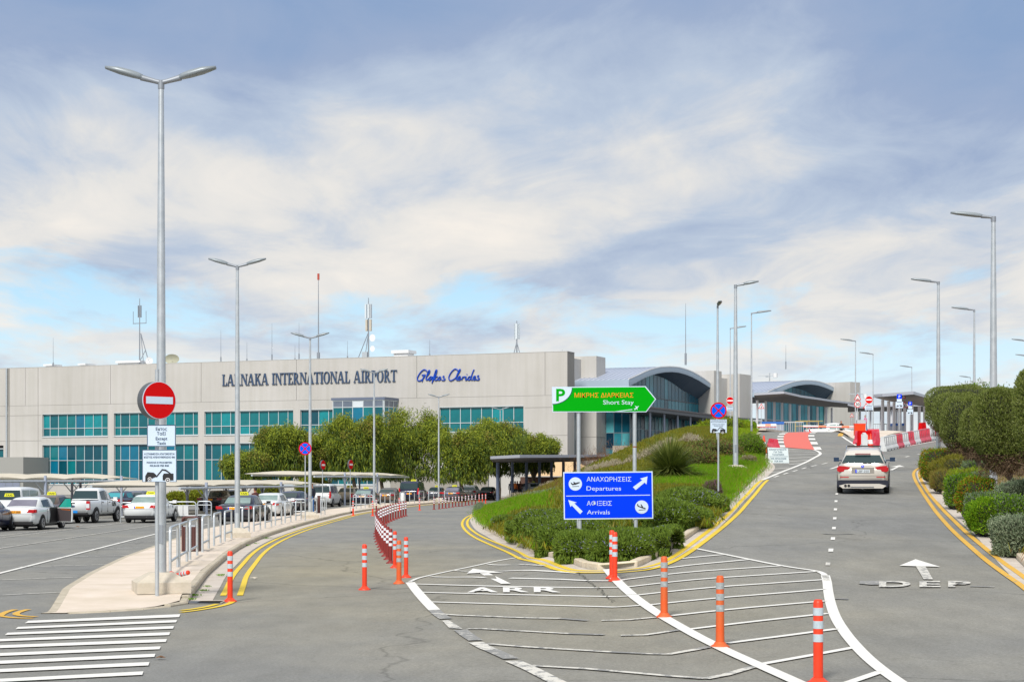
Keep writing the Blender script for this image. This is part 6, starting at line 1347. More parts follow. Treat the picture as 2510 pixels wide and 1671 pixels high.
def car_mesh(kind):
    s = SPEC[kind]; L, W = s['L'], s['W'] / 2; ts = [d[0] for d in s['deck']]
    def deck(t): return lerp(ts, [d[1] for d in s['deck']], t), lerp(ts, [d[2] for d in s['deck']], t) * W
    rings = []
    tt = [0, .006, .02, .05, .1, .16, .24, .32, .4, .5, .6, .7, .78, .85, .91, .95, .98, .994, 1]
    for t in tt:
        z, w_ = deck(t); b = s['bot'] + (.10 if t < .03 or t > .97 else (.04 if t < .08 or t > .92 else 0)); y = (t - .5) * L; h = z - b
        e = 1 if .01 < t < .99 else .93
        half = [(w_ * .80 * e, b), (w_ * .95 * e, b + h * .10), (w_ * .99 * e, b + h * .33), (w_ * 1.0 * e, b + h * .58), (w_ * .985 * e, b + h * .80), (w_ * .93 * e, b + h * .96), (w_ * .80 * e, z + .012), (w_ * .4 * e, z + .03)]
        ring_ = [(x, y, zz) for x, zz in half] + [(-x, y, zz) for x, zz in half[::-1]]; rings.append(ring_)
    vs, fs = loft(rings); body = MB().add(vs, fs, 0, True)
    g = s['gh']; rings = []
    for t, bz_, rz_, hb, ht in g:
        y = (t - .5) * L; h = rz_ - bz_; hb *= s['W'] / 1.84 ; ht *= s['W'] / 1.84
        half = [(hb, bz_ - .05), (hb, bz_), (hb + (ht - hb) * .82, bz_ + h * .82), (ht * .97, bz_ + h * .94), (ht * .82, rz_), (ht * .4, rz_ + .012)]
        rings.append([(x, y, z) for x, z in half] + [(-x, y, z) for x, z in half[::-1]])
    vs, fs = loft(rings); cab = MB().add(vs, fs, 0, True)
    return s, body.mesh('body', [WHITE]), cab.mesh('cabin', [WHITE]), deck
CM = {k: car_mesh(k) for k in SPEC}
def ghv(s, t):
    g = s['gh']; T_ = [v[0] for v in g]; k = s['W'] / 1.84
    return [lerp(T_, [v[i] for v in g], t) * (k if i > 2 else 1) for i in (1, 2, 3, 4)]
def wheel_mesh(r):
    m = MB(); m.tube([(-.10, 0, 0), (-.075, 0, 0), (.075, 0, 0), (.10, 0, 0)], [r * .93, r, r, r * .93], 22)
    t = m.mesh('tyre', TYRE); q = MB(); q.tube([(.085, 0, 0), (.106, 0, 0)], [r * .66, r * .64], 20); q.tube([(.1, 0, 0), (.112, 0, 0)], [r * .14, r * .12], 10)
    rr = q.mesh('rim', RIM); d = MB(); st = [((r * (.56 if i % 2 else .2)) * math.cos(math.pi * i / 5), (r * (.56 if i % 2 else .2)) * math.sin(math.pi * i / 5)) for i in range(10)]
    d.add([(.1085, a, b) for a, b in st] + [(.1, a, b) for a, b in st], [tuple(range(10))] + [(i, (i + 1) % 10, (i + 1) % 10 + 10, i + 10) for i in range(10)])
    return t, rr, d.mesh('rim_gap', BLACK)
WM = {}
def setm(me, mats, key):
    k = (me.name, key)
    if k not in WM: c = me.copy(); c.materials.clear(); [c.materials.append(m) for m in mats]; WM[k] = c
    return WM[k]
def vehicle(kind, name, loc, yaw, paint_, label, cat='car', glass=CARGL, rearglass=None, taxi=False, plate='PLO', group=None, mirror=None, lights=TLR, plate_txt=None, scale=1.0, lower=None, wheels=True, details=True, windshow=None):
    s, bm, cm, deck = CM[kind]; L, W, H = s['L'], s['W'] / 2, s['H']
    o = empty(name, loc, -R(yaw), label, cat, group); o.scale = (scale,) * 3
    link('body', setm(bm, [paint_], paint_.name), o); link('cabin', setm(cm, [paint_], paint_.name), o)
    if lower: MB().box((-W * .96, -L / 2 + .06, s['bot'] - .06), (W * .96, L / 2 - .1, s['bot'] + .10)).build('sill', lower, o)
    # underside
    MB().box((-W * .8, -L / 2 + .25, s['bot'] - .08), (W * .8, L / 2 - .25, s['bot'] + .06)).build('underbody', BLACK, o)
    r = s['r']
    if r not in WM: WM[r] = wheel_mesh(r)
    t_, r_, d_ = WM[r]
    for y in (-s['wb'] / 2 - (.08 if kind == 'pickup' else 0), s['wb'] / 2):
        for sx in (1, -1):
            w_ = empty('wheel', (sx * (W - .10), y, r)); w_.parent = o
            if sx < 0: w_.rotation_euler = (0, 0, math.pi)
            link('tyre', t_, w_); link('rim', r_, w_); link('rim_gap', d_, w_)
            m = MB(); R_ = r + (.075 if kind in ('pickup', 'suv') else .05); n = 14
            pts = [(y + R_ * math.cos(math.pi * i / n), r + R_ * math.sin(math.pi * i / n)) for i in range(n + 1)] + [(y - R_, s['bot'] - .02), (y + R_, s['bot'] - .02)]
            xo, xi = sx * (W + .004), sx * (W - .16)
            m.add([(xo, a, b) for a, b in pts] + [(xi, a, b) for a, b in pts], [tuple(range(len(pts)))] + [(i, (i + 1) % len(pts), (i + 1) % len(pts) + len(pts), i + len(pts)) for i in range(len(pts))]); m.build('wheel_arch', BLACK, o)
            w_.location.x = sx * (W - .085)
    # windows laid just proud of the cabin skin
    for kd, t0, t1 in s['win']:
        if kd == 'rear':
            g0_, g1_ = s['gh'][0], s['gh'][1]; k = s['W'] / 1.84
            A0 = Vector(((g0_[0] - .5) * L, g0_[2])); A1 = Vector(((g1_[0] - .5) * L, g1_[2])); dv = A1 - A0; nv = Vector((-dv.y, dv.x)).normalized()
            if nv.y < 0 and nv.x > 0: nv = -nv
            if nv.x > 0: nv = -nv
            f0, f1 = (.10, .93) if kind != 'suv' else (.14, .72); q0 = A0 + dv * f0 + nv * .016; q1 = A0 + dv * f1 + nv * .016; q0b, q1b = q0 - nv * .02, q1 - nv * .02
            w0 = (g0_[3] + (g1_[3] - g0_[3]) * .1) * k * (.95 if kind != 'pickup' else .9); w1 = (g1_[3] + (g1_[4] - g1_[3]) * .84) * k * .95
            if kind == 'sedan': w0 = .66 * k; w1 = .58 * k
            V_ = [(-w0, q0.x, q0.y), (w0, q0.x, q0.y), (w1, q1.x, q1.y), (-w1, q1.x, q1.y), (-w0, q0b.x, q0b.y), (w0, q0b.x, q0b.y), (w1, q1b.x, q1b.y), (-w1, q1b.x, q1b.y)]
            MB().add(V_, [(0, 1, 2, 3), (7, 6, 5, 4), (0, 4, 5, 1), (1, 5, 6, 2), (2, 6, 7, 3), (3, 7, 4, 0)]).build('rear_window', rearglass or glass, o)
        else:
            for sx in (1, -1):
                q = []
                for t, in ((t0,), (t1,)):
                    b_, z_, hb, ht = ghv(s, t); h = z_ - b_; x0 = hb; x1 = hb + (ht - hb) * .82; fr_ = .86 if t < .6 or t0 == t else .62
                    zt = b_ + h * .80; zb_ = b_ + .035; fx_ = lambda z: hb + (ht - hb) * min(.82, (z - b_) / h)
                    q.append(((t - .5) * L, zb_, fx_(zb_), zt, fx_(zt)))
                (ya, za, xa_, zta, xta), (yb, zb2, xb_, ztb, xtb) = q; e = .012
                v = [(sx * (xa_ + e), ya, za), (sx * (xb_ + e), yb, zb2), (sx * (xtb + e), yb, max(ztb, zb2 + .02)), (sx * (xta + e), ya, zta)]; v2 = [(x - sx * .02, y, z) for x, y, z in v]
                m = MB().add(v + v2, [(0, 1, 2, 3), (7, 6, 5, 4), (0, 4, 5, 1), (1, 5, 6, 2), (2, 6, 7, 3), (3, 7, 4, 0)]); m.build('side_window', glass, o)
    # windscreen
    # lights, plate, bumper
    yb = -L / 2
    zl = {'sedan': .86, 'suv': .93, 'van': 1.0, 'pickup': .93}[kind]
    for sx in (1, -1):
        if kind == 'sedan': pl = [(.52, zl - .07), (.84, zl - .08), (.86, zl + .06), (.62, zl + .07)]
        elif kind == 'suv': pl = [(.44, zl + .08), (.62, zl + .11), (.86, zl + .13), (.86, zl - .10), (.68, zl - .08), (.64, zl - .01), (.50, zl - .0)]
        elif kind == 'van': pl = [(.74, zl - .25), (.90, zl - .25), (.90, zl + .30), (.80, zl + .30)]
        else: pl = [(.72, zl - .22), (.90, zl - .22), (.90, zl + .22), (.72, zl + .22)]
        k = W / .92; yq = yb - (.012 if kind != 'sedan' else .004)
        MB().prism([(sx * x * k, z) for x, z in pl], yq, yq + .12).build('tail_light', lights if kind != 'pickup' else TLR, o)
        MB().prism([(sx * W * 1.003 - sx * 0, z) for z in ()] or [(0, 0), (0.001, 0), (0, .001)], 0, .001) if False else None
        if kind in ('sedan', 'suv', 'van'): MB().box((min(sx * (W - .10), sx * (W - .012)), yb + .06, zl - .07), (max(sx * (W - .10), sx * (W - .012)), yb + .26, zl + .07)).build('side_light', lights, o)
        if kind == 'pickup': MB().box((min(sx * .72 * k, sx * .89 * k), yb - .02, zl - .14), (max(sx * .72 * k, sx * .89 * k), yb - .013, zl + .08)).build('reverse_light', PLW, o)
        if mirror:
            q = MB(); y = (.665 - .5) * L; z = ghv(s, .66)[0] + .03; x = sx * (W + .02)
            q.box((min(x, x + sx * .20), y - .06, z), (max(x, x + sx * .20), y + .06, z + .16)); q.box((min(sx * W * .84, x), y - .03, z + .02), (max(sx * W * .84, x), y + .03, z + .06)); q.build('door_mirror', mirror, o)['kind'] = 'stuff'
        hd = MB()
        for t in (.36, .55):
            x = sx * (W + .006); hd.box((min(x, x - sx * .03), (t - .5) * L, deck(.4)[0] - .12), (max(x, x - sx * .03), (t - .5) * L + .18, deck(.4)[0] - .085))
        if details: hd.build('door_handle', paint_ if kind != 'pickup' else BLACK, o)
        sm = MB(); x = sx * (W + .0015)
        for t in (.335, .505, .685): sm.box((min(x, x - sx * .02), (t - .5) * L, s['bot'] + .12), (max(x, x - sx * .02), (t - .5) * L + .012, deck(.4)[0] - .04))
        if details: sm.build('door_gap', BLACK, o)
    bz0 = s['bot'] + .02
    MB().box((-W * .84, yb - .015, bz0), (W * .84, yb + .1, bz0 + (.13 if kind != 'pickup' else .1))).build('bumper_insert', BLACK, o)
    MB().box((-W * .86, yb - .006, {'sedan': .80, 'suv': .78, 'van': .72, 'pickup': .70}[kind] - .09), (W * .86, yb + .05, {'sedan': .80, 'suv': .78, 'van': .72, 'pickup': .70}[kind] - .083)).build('boot_seam', BLACK, o)
    zp = {'sedan': .82, 'suv': .86, 'van': .80, 'pickup': .60}[kind]
    if plate:
        MB().box((-.26, yb - .022, zp - .06), (.26, yb - .005, zp + .06)).build('number_plate', {'PLO': PLO, 'PLW': PLW, 'PLB': M('plate_blue', (.0, .25, .75), .5)}[plate], o)
        if plate != 'PLB': MB().box((-.26, yb - .026, zp - .06), (-.215, yb - .0225, zp + .06)).build('plate_band', BLUE, o)
        if plate_txt: text(plate_txt, .085, BLACK, o, 'plate_lettering', (.02, yb - .0235, zp - .042), .0008, w=.40)
    if taxi:
        t_ = empty('taxi_sign', (0, (.47 - .5) * L, H - .0)); t_.parent = o
        MB().prism([(-.24, 0), (.24, 0), (.19, .16), (-.19, .16)], -.06, .06).build('sign_body', YSIGN, t_); text('TAXI', .085, BLACK, t_, 'sign_lettering', (0, -.062, .035), .001, w=.33, bold=.004)
    return o
def sit(px, Y, z=0): a = (px - CX) / F * Y; return (a, Y, z)
def rearpos(px, Y, yaw, L, z=0):
    """vehicle whose rear centre is at pixel column px and depth Y"""
    a = (px - CX) / F * Y; return (a + math.sin(R(yaw)) * L / 2, Y + math.cos(R(yaw)) * L / 2, z)
TG = 'vehicles waiting in the taxi rank'
# white saloon taxi with its door open
c1 = vehicle('sedan', 'taxi_car', rearpos(37, 77.6, 3.5, 4.86), 3.5, PW, 'white saloon taxi with its right door wide open at the left picture edge', 'taxi', rearglass=CARGLP, taxi=False, plate_txt='KLT 888', group=TG, lights=TLR)
dd = empty('open_door', (.93, .55, 0), R(150)); dd.parent = c1
MB().prism([(-.0, .32), (-.98, .32), (-1.0, .60), (-1.0, .98), (0, .98)], -.03, .03).build('door_skin', PW, dd)
q = MB().prism([(-.04, .36), (-.94, .36), (-.96, .60), (-.96, .95), (-.04, .95)], .031, .055); q.build('door_lining', M('door_lining', (.06, .05, .055), .7), dd)
MB().prism([(-.93, .84), (-.3, .88), (-.3, .92), (-.93, .90)], .056, .06).build('wood_trim', M('wood_trim', (.35, .10, .03), .4), dd)
MB().prism([(-.95, .99), (-.12, .99), (-.55, 1.38), (-.88, 1.38)], -.01, .01).build('door_glass', M('green_glass', (.02, .35, .28), .1), dd)
m = MB(); m.tube([(-.96, 0, .98), (-.9, 0, 1.40), (-.54, 0, 1.40), (-.06, 0, .98)], .025, 6); m.build('window_frame', BLACK, dd)
MB().box((.935 - .05, -.42, .30), (.945, .54, 1.0)).build('door_opening', BLACK, c1)
vehicle('van', 'minibus', rearpos(14, 94, 5, 4.75), 5, PW, 'white minibus taxi behind the open doored saloon at the left edge', 'minibus', glass=CARGLL, rearglass=CARGL, group=TG, plate=None, scale=.97)
o = empty('taxi_sign', sit(23, 86, 1.42), 0, 'yellow taxi roof sign seen above the open doored white saloon', 'taxi sign'); MB().prism([(-.24, 0), (.24, 0), (.19, .16), (-.19, .16)], -.06, .06).build('sign_body', YSIGN, o); text('TAXI', .085, BLACK, o, 'sign_lettering', (0, -.062, .035), .001, w=.33, bold=.004)
vehicle('sedan', 'taxi_car', rearpos(88, 88, 5, 4.86), 5, PBR, 'brown grey saloon between the open doored taxi and the white pickup', 'car', group=TG, taxi=True)
vehicle('sedan', 'parked_car', rearpos(-98, 74, 4, 4.86), 4, PN, 'dark car of which only a wheel shows at the left picture edge', 'car', group=TG)
pk = vehicle('pickup', 'pickup_truck', rearpos(178, 90.2, 6.5, 5.3), 6.5, PW, 'white double cab pickup truck with black lettering on its door and a blue plate', 'pickup truck', plate='PLB', group=TG, mirror=WHITE)
MB().box((-.80, -2.62, 1.195), (.80, -.98, 1.215)).build('load_bed', BLACK, pk); MB().box((-.12, -2.675, 1.03), (.12, -2.655, 1.075)).build('tailgate_handle', BLACK, pk)
m = MB(); m.prism([(.13 * math.cos(2 * math.pi * i / 16), .88 + .05 * math.sin(2 * math.pi * i / 16)) for i in range(16)], -2.672, -2.66); m.build('oval_badge', M('badge_blue_grey', (.05, .09, .18), .4), pk)
t_ = text('UN', .30, BLACK, pk, 'door_lettering', (.932, 1.0, .86), .002, bold=.012); t_.rotation_euler = (0, 0, R(90))
vehicle('sedan', 'taxi_car', rearpos(341, 90.8, 3.5, 4.86), 3.5, PW, 'white saloon taxi in front of the big lamp post, with an orange plate', 'taxi', glass=CARGLL, rearglass=CARGLL, taxi=True, group=TG, mirror=WHITE)
vehicle('sedan', 'parked_car', rearpos(268, 118, 8, 4.86), 8, PN, 'dark blue hatch behind the pickup truck, seen past its bonnet', 'car', glass=M('cyan_car_glass', (.03, .30, .36), .1), group=TG)
vehicle('sedan', 'parked_car', rearpos(312, 120, 8, 4.86), 8, PG, 'grey saloon parked left of the white taxi near the lamp post', 'car', group=TG)
vehicle('sedan', 'taxi_car', rearpos(572, 87.4, 5, 4.86), 5, PK, 'black saloon taxi with large red lights, behind the second twin lamp', 'taxi', rearglass=CARGLL, taxi=True, group=TG, mirror=BLACK)
vehicle('sedan', 'taxi_car', rearpos(644, 101, 5.5, 4.86), 5.5, PW, 'white saloon taxi just ahead of the black one, seen from behind', 'taxi', rearglass=CARGLL, taxi=False, group=TG, mirror=WHITE)
vehicle('sedan', 'parked_car', rearpos(512, 126, 6, 4.86), 6, PK, 'black saloon with an orange plate under the middle shade sail', 'car', group=TG, lights=TLD)
vehicle('sedan', 'parked_car', rearpos(546, 131, 6, 4.86), 6, PN, 'dark car beside the black saloon, behind the black taxi roof', 'car', group=TG)
vehicle('sedan', 'parked_car', rearpos(694, 118, 12, 4.86), 12, PN, 'dark blue saloon under the shade sail, left of the standing man', 'car', glass=CARGL, group=TG, lights=TLD)
vehicle('van', 'minibus', rearpos(784, 143, 6, 4.75), 6, PW, 'white van with dark rear windows beside the standing man', 'van', glass=CARGLP, rearglass=CARGL, group=TG, plate=None)
vehicle('sedan', 'taxi_car', rearpos(843, 160, 8, 4.86), 8, PB, 'beige estate taxi partly hidden behind the white van', 'taxi', taxi=True, group=TG, scale=1.06, plate=None)
vehicle('sedan', 'taxi_car', rearpos(885, 147, 6, 4.86), 6, PK, 'black saloon taxi with an orange plate behind the hoops, right of the white van', 'taxi', rearglass=CARGLL, taxi=True, group=TG, lights=TLD)
vehicle('sedan', 'parked_car', rearpos(942, 158, 8, 4.86), 8, PBR, 'dark brown saloon left of the big dark van', 'car', group=TG, lights=TLD, scale=1.02)
vehicle('van', 'minibus', rearpos(1003, 172, 8, 4.75), 8, PN, 'large dark van with an orange plate and a yellow roof sign', 'van', glass=CARGL, taxi=True, group=TG, scale=1.1)
vehicle('sedan', 'taxi_car', rearpos(1062, 186, 8, 4.86), 8, PG, 'grey saloon taxi between the dark van and a twin lamp', 'taxi', taxi=True, group=TG, plate=None)
vehicle('sedan', 'taxi_car', rearpos(1104, 178, 9, 4.86), 9, PG, 'dark grey saloon taxi right of the twin lamp, left of the white estate', 'taxi', rearglass=CARGLP, taxi=True, group=TG, scale=1.05)
vehicle('suv', 'taxi_car', rearpos(1146, 190, 10, 4.65), 10, PW, 'white estate taxi beside the rightmost tree', 'taxi', glass=CARGLL, taxi=True, group=TG, plate=None)
vehicle('sedan', 'parked_car', rearpos(1188, 192, 10, 4.86), 10, PK, 'black car at the right end of the rank beside the island', 'car', group=TG, plate=None)
vehicle('sedan', 'taxi_car', (P(1310, 0, 190).x, 190, .45), 60, PW, 'white taxi whose roof just shows above the straw ridge of the island', 'taxi', taxi=True, plate=None, details=False)
# silver SUV on the ramp
Yb_ = 64.7; zc = th(11.2, 64.7)
sv = vehicle('suv', 'suv_car', rearpos(2114.5, Yb_, 12.5, 4.65), 12.5, PS, 'silver champagne SUV driving up the departures ramp', 'car', plate='PLW', mirror=M('mirror_navy', (.015, .04, .09), .2, coat=.6), plate_txt='LBF 050')
sl = math.atan2(th(11.2, 67.5) - th(11.2, 64.7), 2.8); sv.rotation_euler = (sl, 0, -R(12.5)); sv.location.z = th(11.2, 65.5) + math.sin(sl) * 1.5
yb = -4.65 / 2
MB().prism([(-.90, .27), (.90, .27), (.93, .40), (.93, .50), (.80, .53), (-.80, .53), (-.93, .50), (-.93, .40)], yb - .03, yb + .12).build('bumper_cladding', M('cladding', (.012, .015, .03), .6), sv)
MB().prism([(-.72, .23), (.72, .23), (.86, .33), (.60, .40), (-.60, .40), (-.86, .33)], yb - .05, yb + .05).build('skid_plate', PS, sv)
MB().prism([(-.45, .25), (.42, .25), (.40, .30), (-.43, .30)], yb - .056, yb - .051).build('skid_insert', CHROME, sv)
m = MB(); m.tube([(-.62, yb - .08, .33), (-.62, yb + .1, .33)], .05, 10); m.tube([(-.50, yb - .08, .33), (-.50, yb + .1, .33)], .05, 10); m.build('exhaust_pipe', BLACK, sv)
for sx in (-1, 1): MB().box((min(sx * .5, sx * .82), yb - .012, .625), (max(sx * .5, sx * .82), yb + .02, .655)).build('reflector', TLR, sv)
MB().box((-.28, yb + .31, 1.47), (.28, yb + .40, 1.50)).build('brake_light', TLD, sv)
MB().box((-.62, .02, 1.672), (.62, .10, 1.715)).build('sunroof_edge', BLACK, sv); MB().box((-.6, .10, 1.665), (.6, .75, 1.685)).build('sunroof_glass', BLACK, sv)
m = MB()
for sx in (-1, 1): m.tube([(sx * .60, -1.6, 1.62), (sx * .62, -1.4, 1.69), (sx * .63, -.2, 1.71), (sx * .62, .2, 1.68)], .022, 6)
m.build('roof_rail', CHROME, sv)
MB().prism([(.055 * math.cos(2 * math.pi * i / 18), 1.045 + .055 * math.sin(2 * math.pi * i / 18)) for i in range(18)], yb - .026, yb - .01).build('round_badge', BLUE, sv)
for qx, qz in ((-1, 1), (1, -1)):
    MB().prism([(0, 1.045), (qx * .032, 1.045), (qx * .024, 1.045 + qz * .024), (0, 1.045 + qz * .032)], yb - .031, yb - .0265).build('badge_quarter', WHITE, sv)
MB().box((0, yb + .035, 1.125), (.34, yb + .06, 1.16)).build('rear_wiper', BLACK, sv)
MB().box((-.40, yb - .004, .775), (.42, yb + .04, 1.0)).build('plate_recess', M('recess_grey', (.30, .28, .25), .5), sv)
m = MB(); m.box((-.03, yb - .06, .2), (.03, yb + .05, .24)); m.build('tow_bar', CHROME, sv)
# open tow trailer truck by the crossing
tt = vehicle('pickup', 'tow_truck', (P(2040, 0, 176).x, 176, 6.1), 82, PW, 'white recovery truck with yellow racks behind the right barrier arm', 'tow truck', glass=CARGLL, plate=None)
m = MB()
for z in (1.5, 2.0): m.tube([(-.7, -3.6, z), (-.7, -1.2, z)], .035, 5); m.tube([(.7, -3.6, z), (.7, -1.2, z)], .035, 5)
for y in (-3.6, -2.4, -1.2): m.tube([(-.7, y, .7), (-.7, y, 2.0)], .035, 5)
m.build('yellow_rack', M('rack_yellow', (.5, .38, .12), .6), tt); MB().box((-.9, -3.7, .6), (.9, -1.1, .8)).build('flat_bed', DGREY, tt)
# people ------------------------------------------------------------
def person(loc, face, h, label, top, legs, pose='stand', group=None, hair=HAIR, walk=0.0):
    """skin-modifier body, one continuous mesh; clothes chosen by height"""
    o = empty('person', loc, R(face), label, 'person', group); s = h / 1.75
    J = [(0, 0, .95), (0, .0, 1.2), (0, .0, 1.42), (0, .0, 1.52), (0, .01, 1.6), (.17, 0, 1.42), (.24, .02, 1.16), (.22, .14, .93), (.215, .19, .84), (-.17, 0, 1.42), (-.24, -.02, 1.16), (-.22, .08, .92), (-.215, .12, .83),
         (.10, 0, .88), (.11, .02 + walk, .48), (.11, -.02 + walk * 1.6, .08), (.11, .14 + walk * 1.6, .03), (-.10, 0, .88), (-.11, .02 - walk, .48), (-.11, -.04 - walk * 1.8, .08), (-.11, .12 - walk * 1.8, .03)]
    E_ = [(0, 1), (1, 2), (2, 3), (3, 4), (2, 5), (5, 6), (6, 7), (7, 8), (2, 9), (9, 10), (10, 11), (11, 12), (0, 13), (13, 14), (14, 15), (15, 16), (0, 17), (17, 18), (18, 19), (19, 20)]
    Rr = [.15, .15, .16, .065, .065, .075, .055, .04, .045, .075, .055, .04, .045, .10, .065, .05, .045, .10, .065, .05, .045]
    me = bpy.data.meshes.new('body'); me.from_pydata([(x * s, y * s, z * s) for x, y, z in J], E_, []); t = bpy.data.objects.new('t', me); col.objects.link(t)
    md = t.modifiers.new('s', 'SKIN'); t.modifiers.new('u', 'SUBSURF').levels = 1
    for v, q in zip(me.skin_vertices[0].data, Rr): v.radius = (q * s, q * s * .8)
    me.skin_vertices[0].data[0].use_root = True
    dg = bpy.context.evaluated_depsgraph_get(); m2 = bpy.data.meshes.new_from_object(t.evaluated_get(dg)); bpy.data.objects.remove(t)
    m2.materials.clear(); [m2.materials.append(q) for q in (legs, top, SKIN, BLACK)]
    for p in m2.polygons:
        c = p.center / s; k = 0
        if c.z > .96: k = 1
        if abs(c.x) > .165 and c.z > .80: k = 1 if c.z > .90 else 2
        if c.z > 1.5: k = 2
        if c.z < .09: k = 3
        p.material_index = k; p.use_smooth = True
    m2.name = 'body'; link('body', m2, o)
    hd = MB(); hd.lathe((0, .015 * s, 1.52 * s), [(.045 * s, 0), (.07 * s, .03 * s), (.078 * s, .10 * s), (.075 * s, .17 * s), (.05 * s, .215 * s), (.01 * s, .23 * s)], 12); hd.box((-.012 * s, .08 * s, 1.60 * s), (.012 * s, .115 * s, 1.64 * s)); hd.build('head', SKIN, o)
    hr = MB(); hr.lathe((0, -.012 * s, 1.60 * s), [(.079 * s, .0), (.084 * s, .07 * s), (.08 * s, .11 * s), (.055 * s, .15 * s), (.01 * s, .165 * s)], 12); hr.build('hair', hair, o)
JK = M('navy_jacket', (.006, .009, .022), .8); JE = M('blue_jeans', (.03, .11, .30), .85); OJ = M('orange_top', (.65, .16, .02), .8); MJ = M('maroon_top', (.10, .03, .03), .8); PT = M('pink_top', (.70, .14, .34), .8); DT = M('dark_trousers', (.02, .022, .03), .8)
a = gp(764, 1263); person((a.x, a.y, .14), 150, 1.86, 'man in a dark navy jacket and blue jeans standing behind the third twin lamp', JK, JE)
person((sit(626, 93)[0], 93, 0), 60, 1.84, 'dark haired man whose head shows above the black taxi roof', MJ, DT)
for px, Y, tp, f, lb in ((1252, 185, M('grey_top', (.25, .27, .3), .8), 20, 'person in grey standing at the left under the arrivals canopy'), (1255 - 2, 190, DT, 10, None), (1262.5, 184, OJ, -30, 'person in an orange top under the arrivals canopy'), (1268, 186, MJ, 160, 'person in a maroon top under the arrivals canopy'), (1275, 188, M('brown_top', (.2, .08, .05), .8), 200, 'person in a brown top at the right of the group under the arrivals canopy'), (1359, 180, DT, 90, 'dark clothed person under the right part of the arrivals canopy')):
    if lb: person((sit(px, Y)[0], Y, .35), f, 1.75, lb, tp, DT, group='people under the arrivals canopy')
person((sit(2121.5, 150)[0], 150, 6.12), 100, 1.65, 'woman in a pink top walking on the refuge, right of the orange cabinet', PT, JE, walk=.1); person((sit(2062, 168)[0], 168, 6.12), 200, 1.75, 'dark clothed person standing by the recovery truck', DT, DT)
# ------------------------------------------------------------------ vegetation
def px_of(Pn): return CX + F * Pn[:, 0] / Pn[:, 1], HY - F * (Pn[:, 2] - CH) / Pn[:, 1]
def trunk(pts, r, par, name='trunk', mat=None): MB().tube(pts, r, 8).build(name, mat or BARK, par)
def pepper(px, ytop, pw, ybot, Y, label, dens=1.0):
    a = (px - CX) / F * Y; k = F / Y; zt = CH + (HY - ytop) / k; rx = pw * 1.18 / 2 / k; zb = CH + (HY - ybot) / k
    o = empty('pepper_tree', (a, Y, 0), 0, label, 'tree', 'feathery trees in front of the terminal')
    cz = (zt * .62 + zb * .38); rz = zt - cz; C = []
    nl = 46
    lobes = []
    for i in range(nl):
        u = rng.uniform(0, 2 * math.pi); v = rng.uniform(-.75, 1); q = rng.uniform(.5, 1.0); w_ = math.sqrt(max(0, 1 - v * v * .7))
        lobes.append((rx * q * math.cos(u) * w_, rx * .85 * q * math.sin(u) * w_, cz + rz * v * rng.uniform(.6, 1.0)))
    lobes = np.array(lobes); lr_ = rng.uniform(.12, .32, nl) * rx; lobes[:, 2] = np.minimum(lobes[:, 2], zt - lr_ * rng.uniform(.5, 2.2, nl))
    trunk([(0, 0, 0), (.1, 0, 1.2), (-.1, .1, 2.4)], [.28, .22, .18], o)
    bm = MB()
    for L_ in lobes[:12]: bm.tube([(-.1, .1, 2.2), (L_[0] * .4, L_[1] * .4, 2.2 + (L_[2] - 2.2) * .6), (L_[0] * .9, L_[1] * .9, L_[2])], [.12, .08, .03], 5)
    bm.build('branches', BARK, o)['kind'] = 'stuff'
    n = int(19000 * dens); li = rng.integers(0, nl, n); d = unit(rng.normal(size=(n, 3)) + np.array([0, 0, .25])); q = rng.random((n, 1)) ** .4
    c = lobes[li] + d * lr_[li][:, None] * q * np.array([1, 1, .9]) + rng.normal(scale=.2, size=(n, 3)); c[:, 2] -= rng.exponential(.22, n)
    D = d * .55 + np.array([0, 0, -.75]) + rng.normal(scale=.5, size=(n, 3))
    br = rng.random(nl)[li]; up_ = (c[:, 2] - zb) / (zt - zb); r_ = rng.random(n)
    m_ = np.where(r_ < .62 - .45 * up_, 1, 0); m_ = np.where((br > .82) & (r_ > .45), 2, m_)  # darker leaf mix low down: shade below the lit top put into colour
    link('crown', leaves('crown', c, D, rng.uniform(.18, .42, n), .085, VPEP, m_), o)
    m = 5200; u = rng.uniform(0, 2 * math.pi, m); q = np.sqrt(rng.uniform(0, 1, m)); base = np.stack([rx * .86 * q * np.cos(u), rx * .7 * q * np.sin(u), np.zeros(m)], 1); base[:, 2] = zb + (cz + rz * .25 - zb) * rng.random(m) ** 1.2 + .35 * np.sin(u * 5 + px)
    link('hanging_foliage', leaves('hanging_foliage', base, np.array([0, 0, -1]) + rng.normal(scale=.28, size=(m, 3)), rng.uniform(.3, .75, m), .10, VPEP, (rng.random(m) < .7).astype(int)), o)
for a in ((595, 1104, 95, 1168, 178, 'leftmost low feathery tree beside the second twin lamp'), (690, 1034, 120, 1168, 182, 'feathery tree left of the third twin lamp, reaching the upper windows'), (792, 1052, 120, 1168, 186, 'feathery tree just right of the third twin lamp'),
          (868, 1008, 128, 1168, 184, 'tall bright feathery tree in front of the projecting bay window'), (1005, 1003, 150, 1172, 190, 'broad feathery tree right of the fourth twin lamp'), (935, 1048, 110, 1170, 196, 'darker feathery tree between the fourth lamp and the broad tree'), (1130, 1042, 132, 1178, 186, 'feathery tree in front of the right strip window, beside the fifth lamp'),
          (1222, 1026, 140, 1160, 198, 'feathery tree under the right strip window'), (1310, 1062, 100, 1152, 206, 'rightmost feathery tree ending over the arrivals canopy')): pepper(*a)
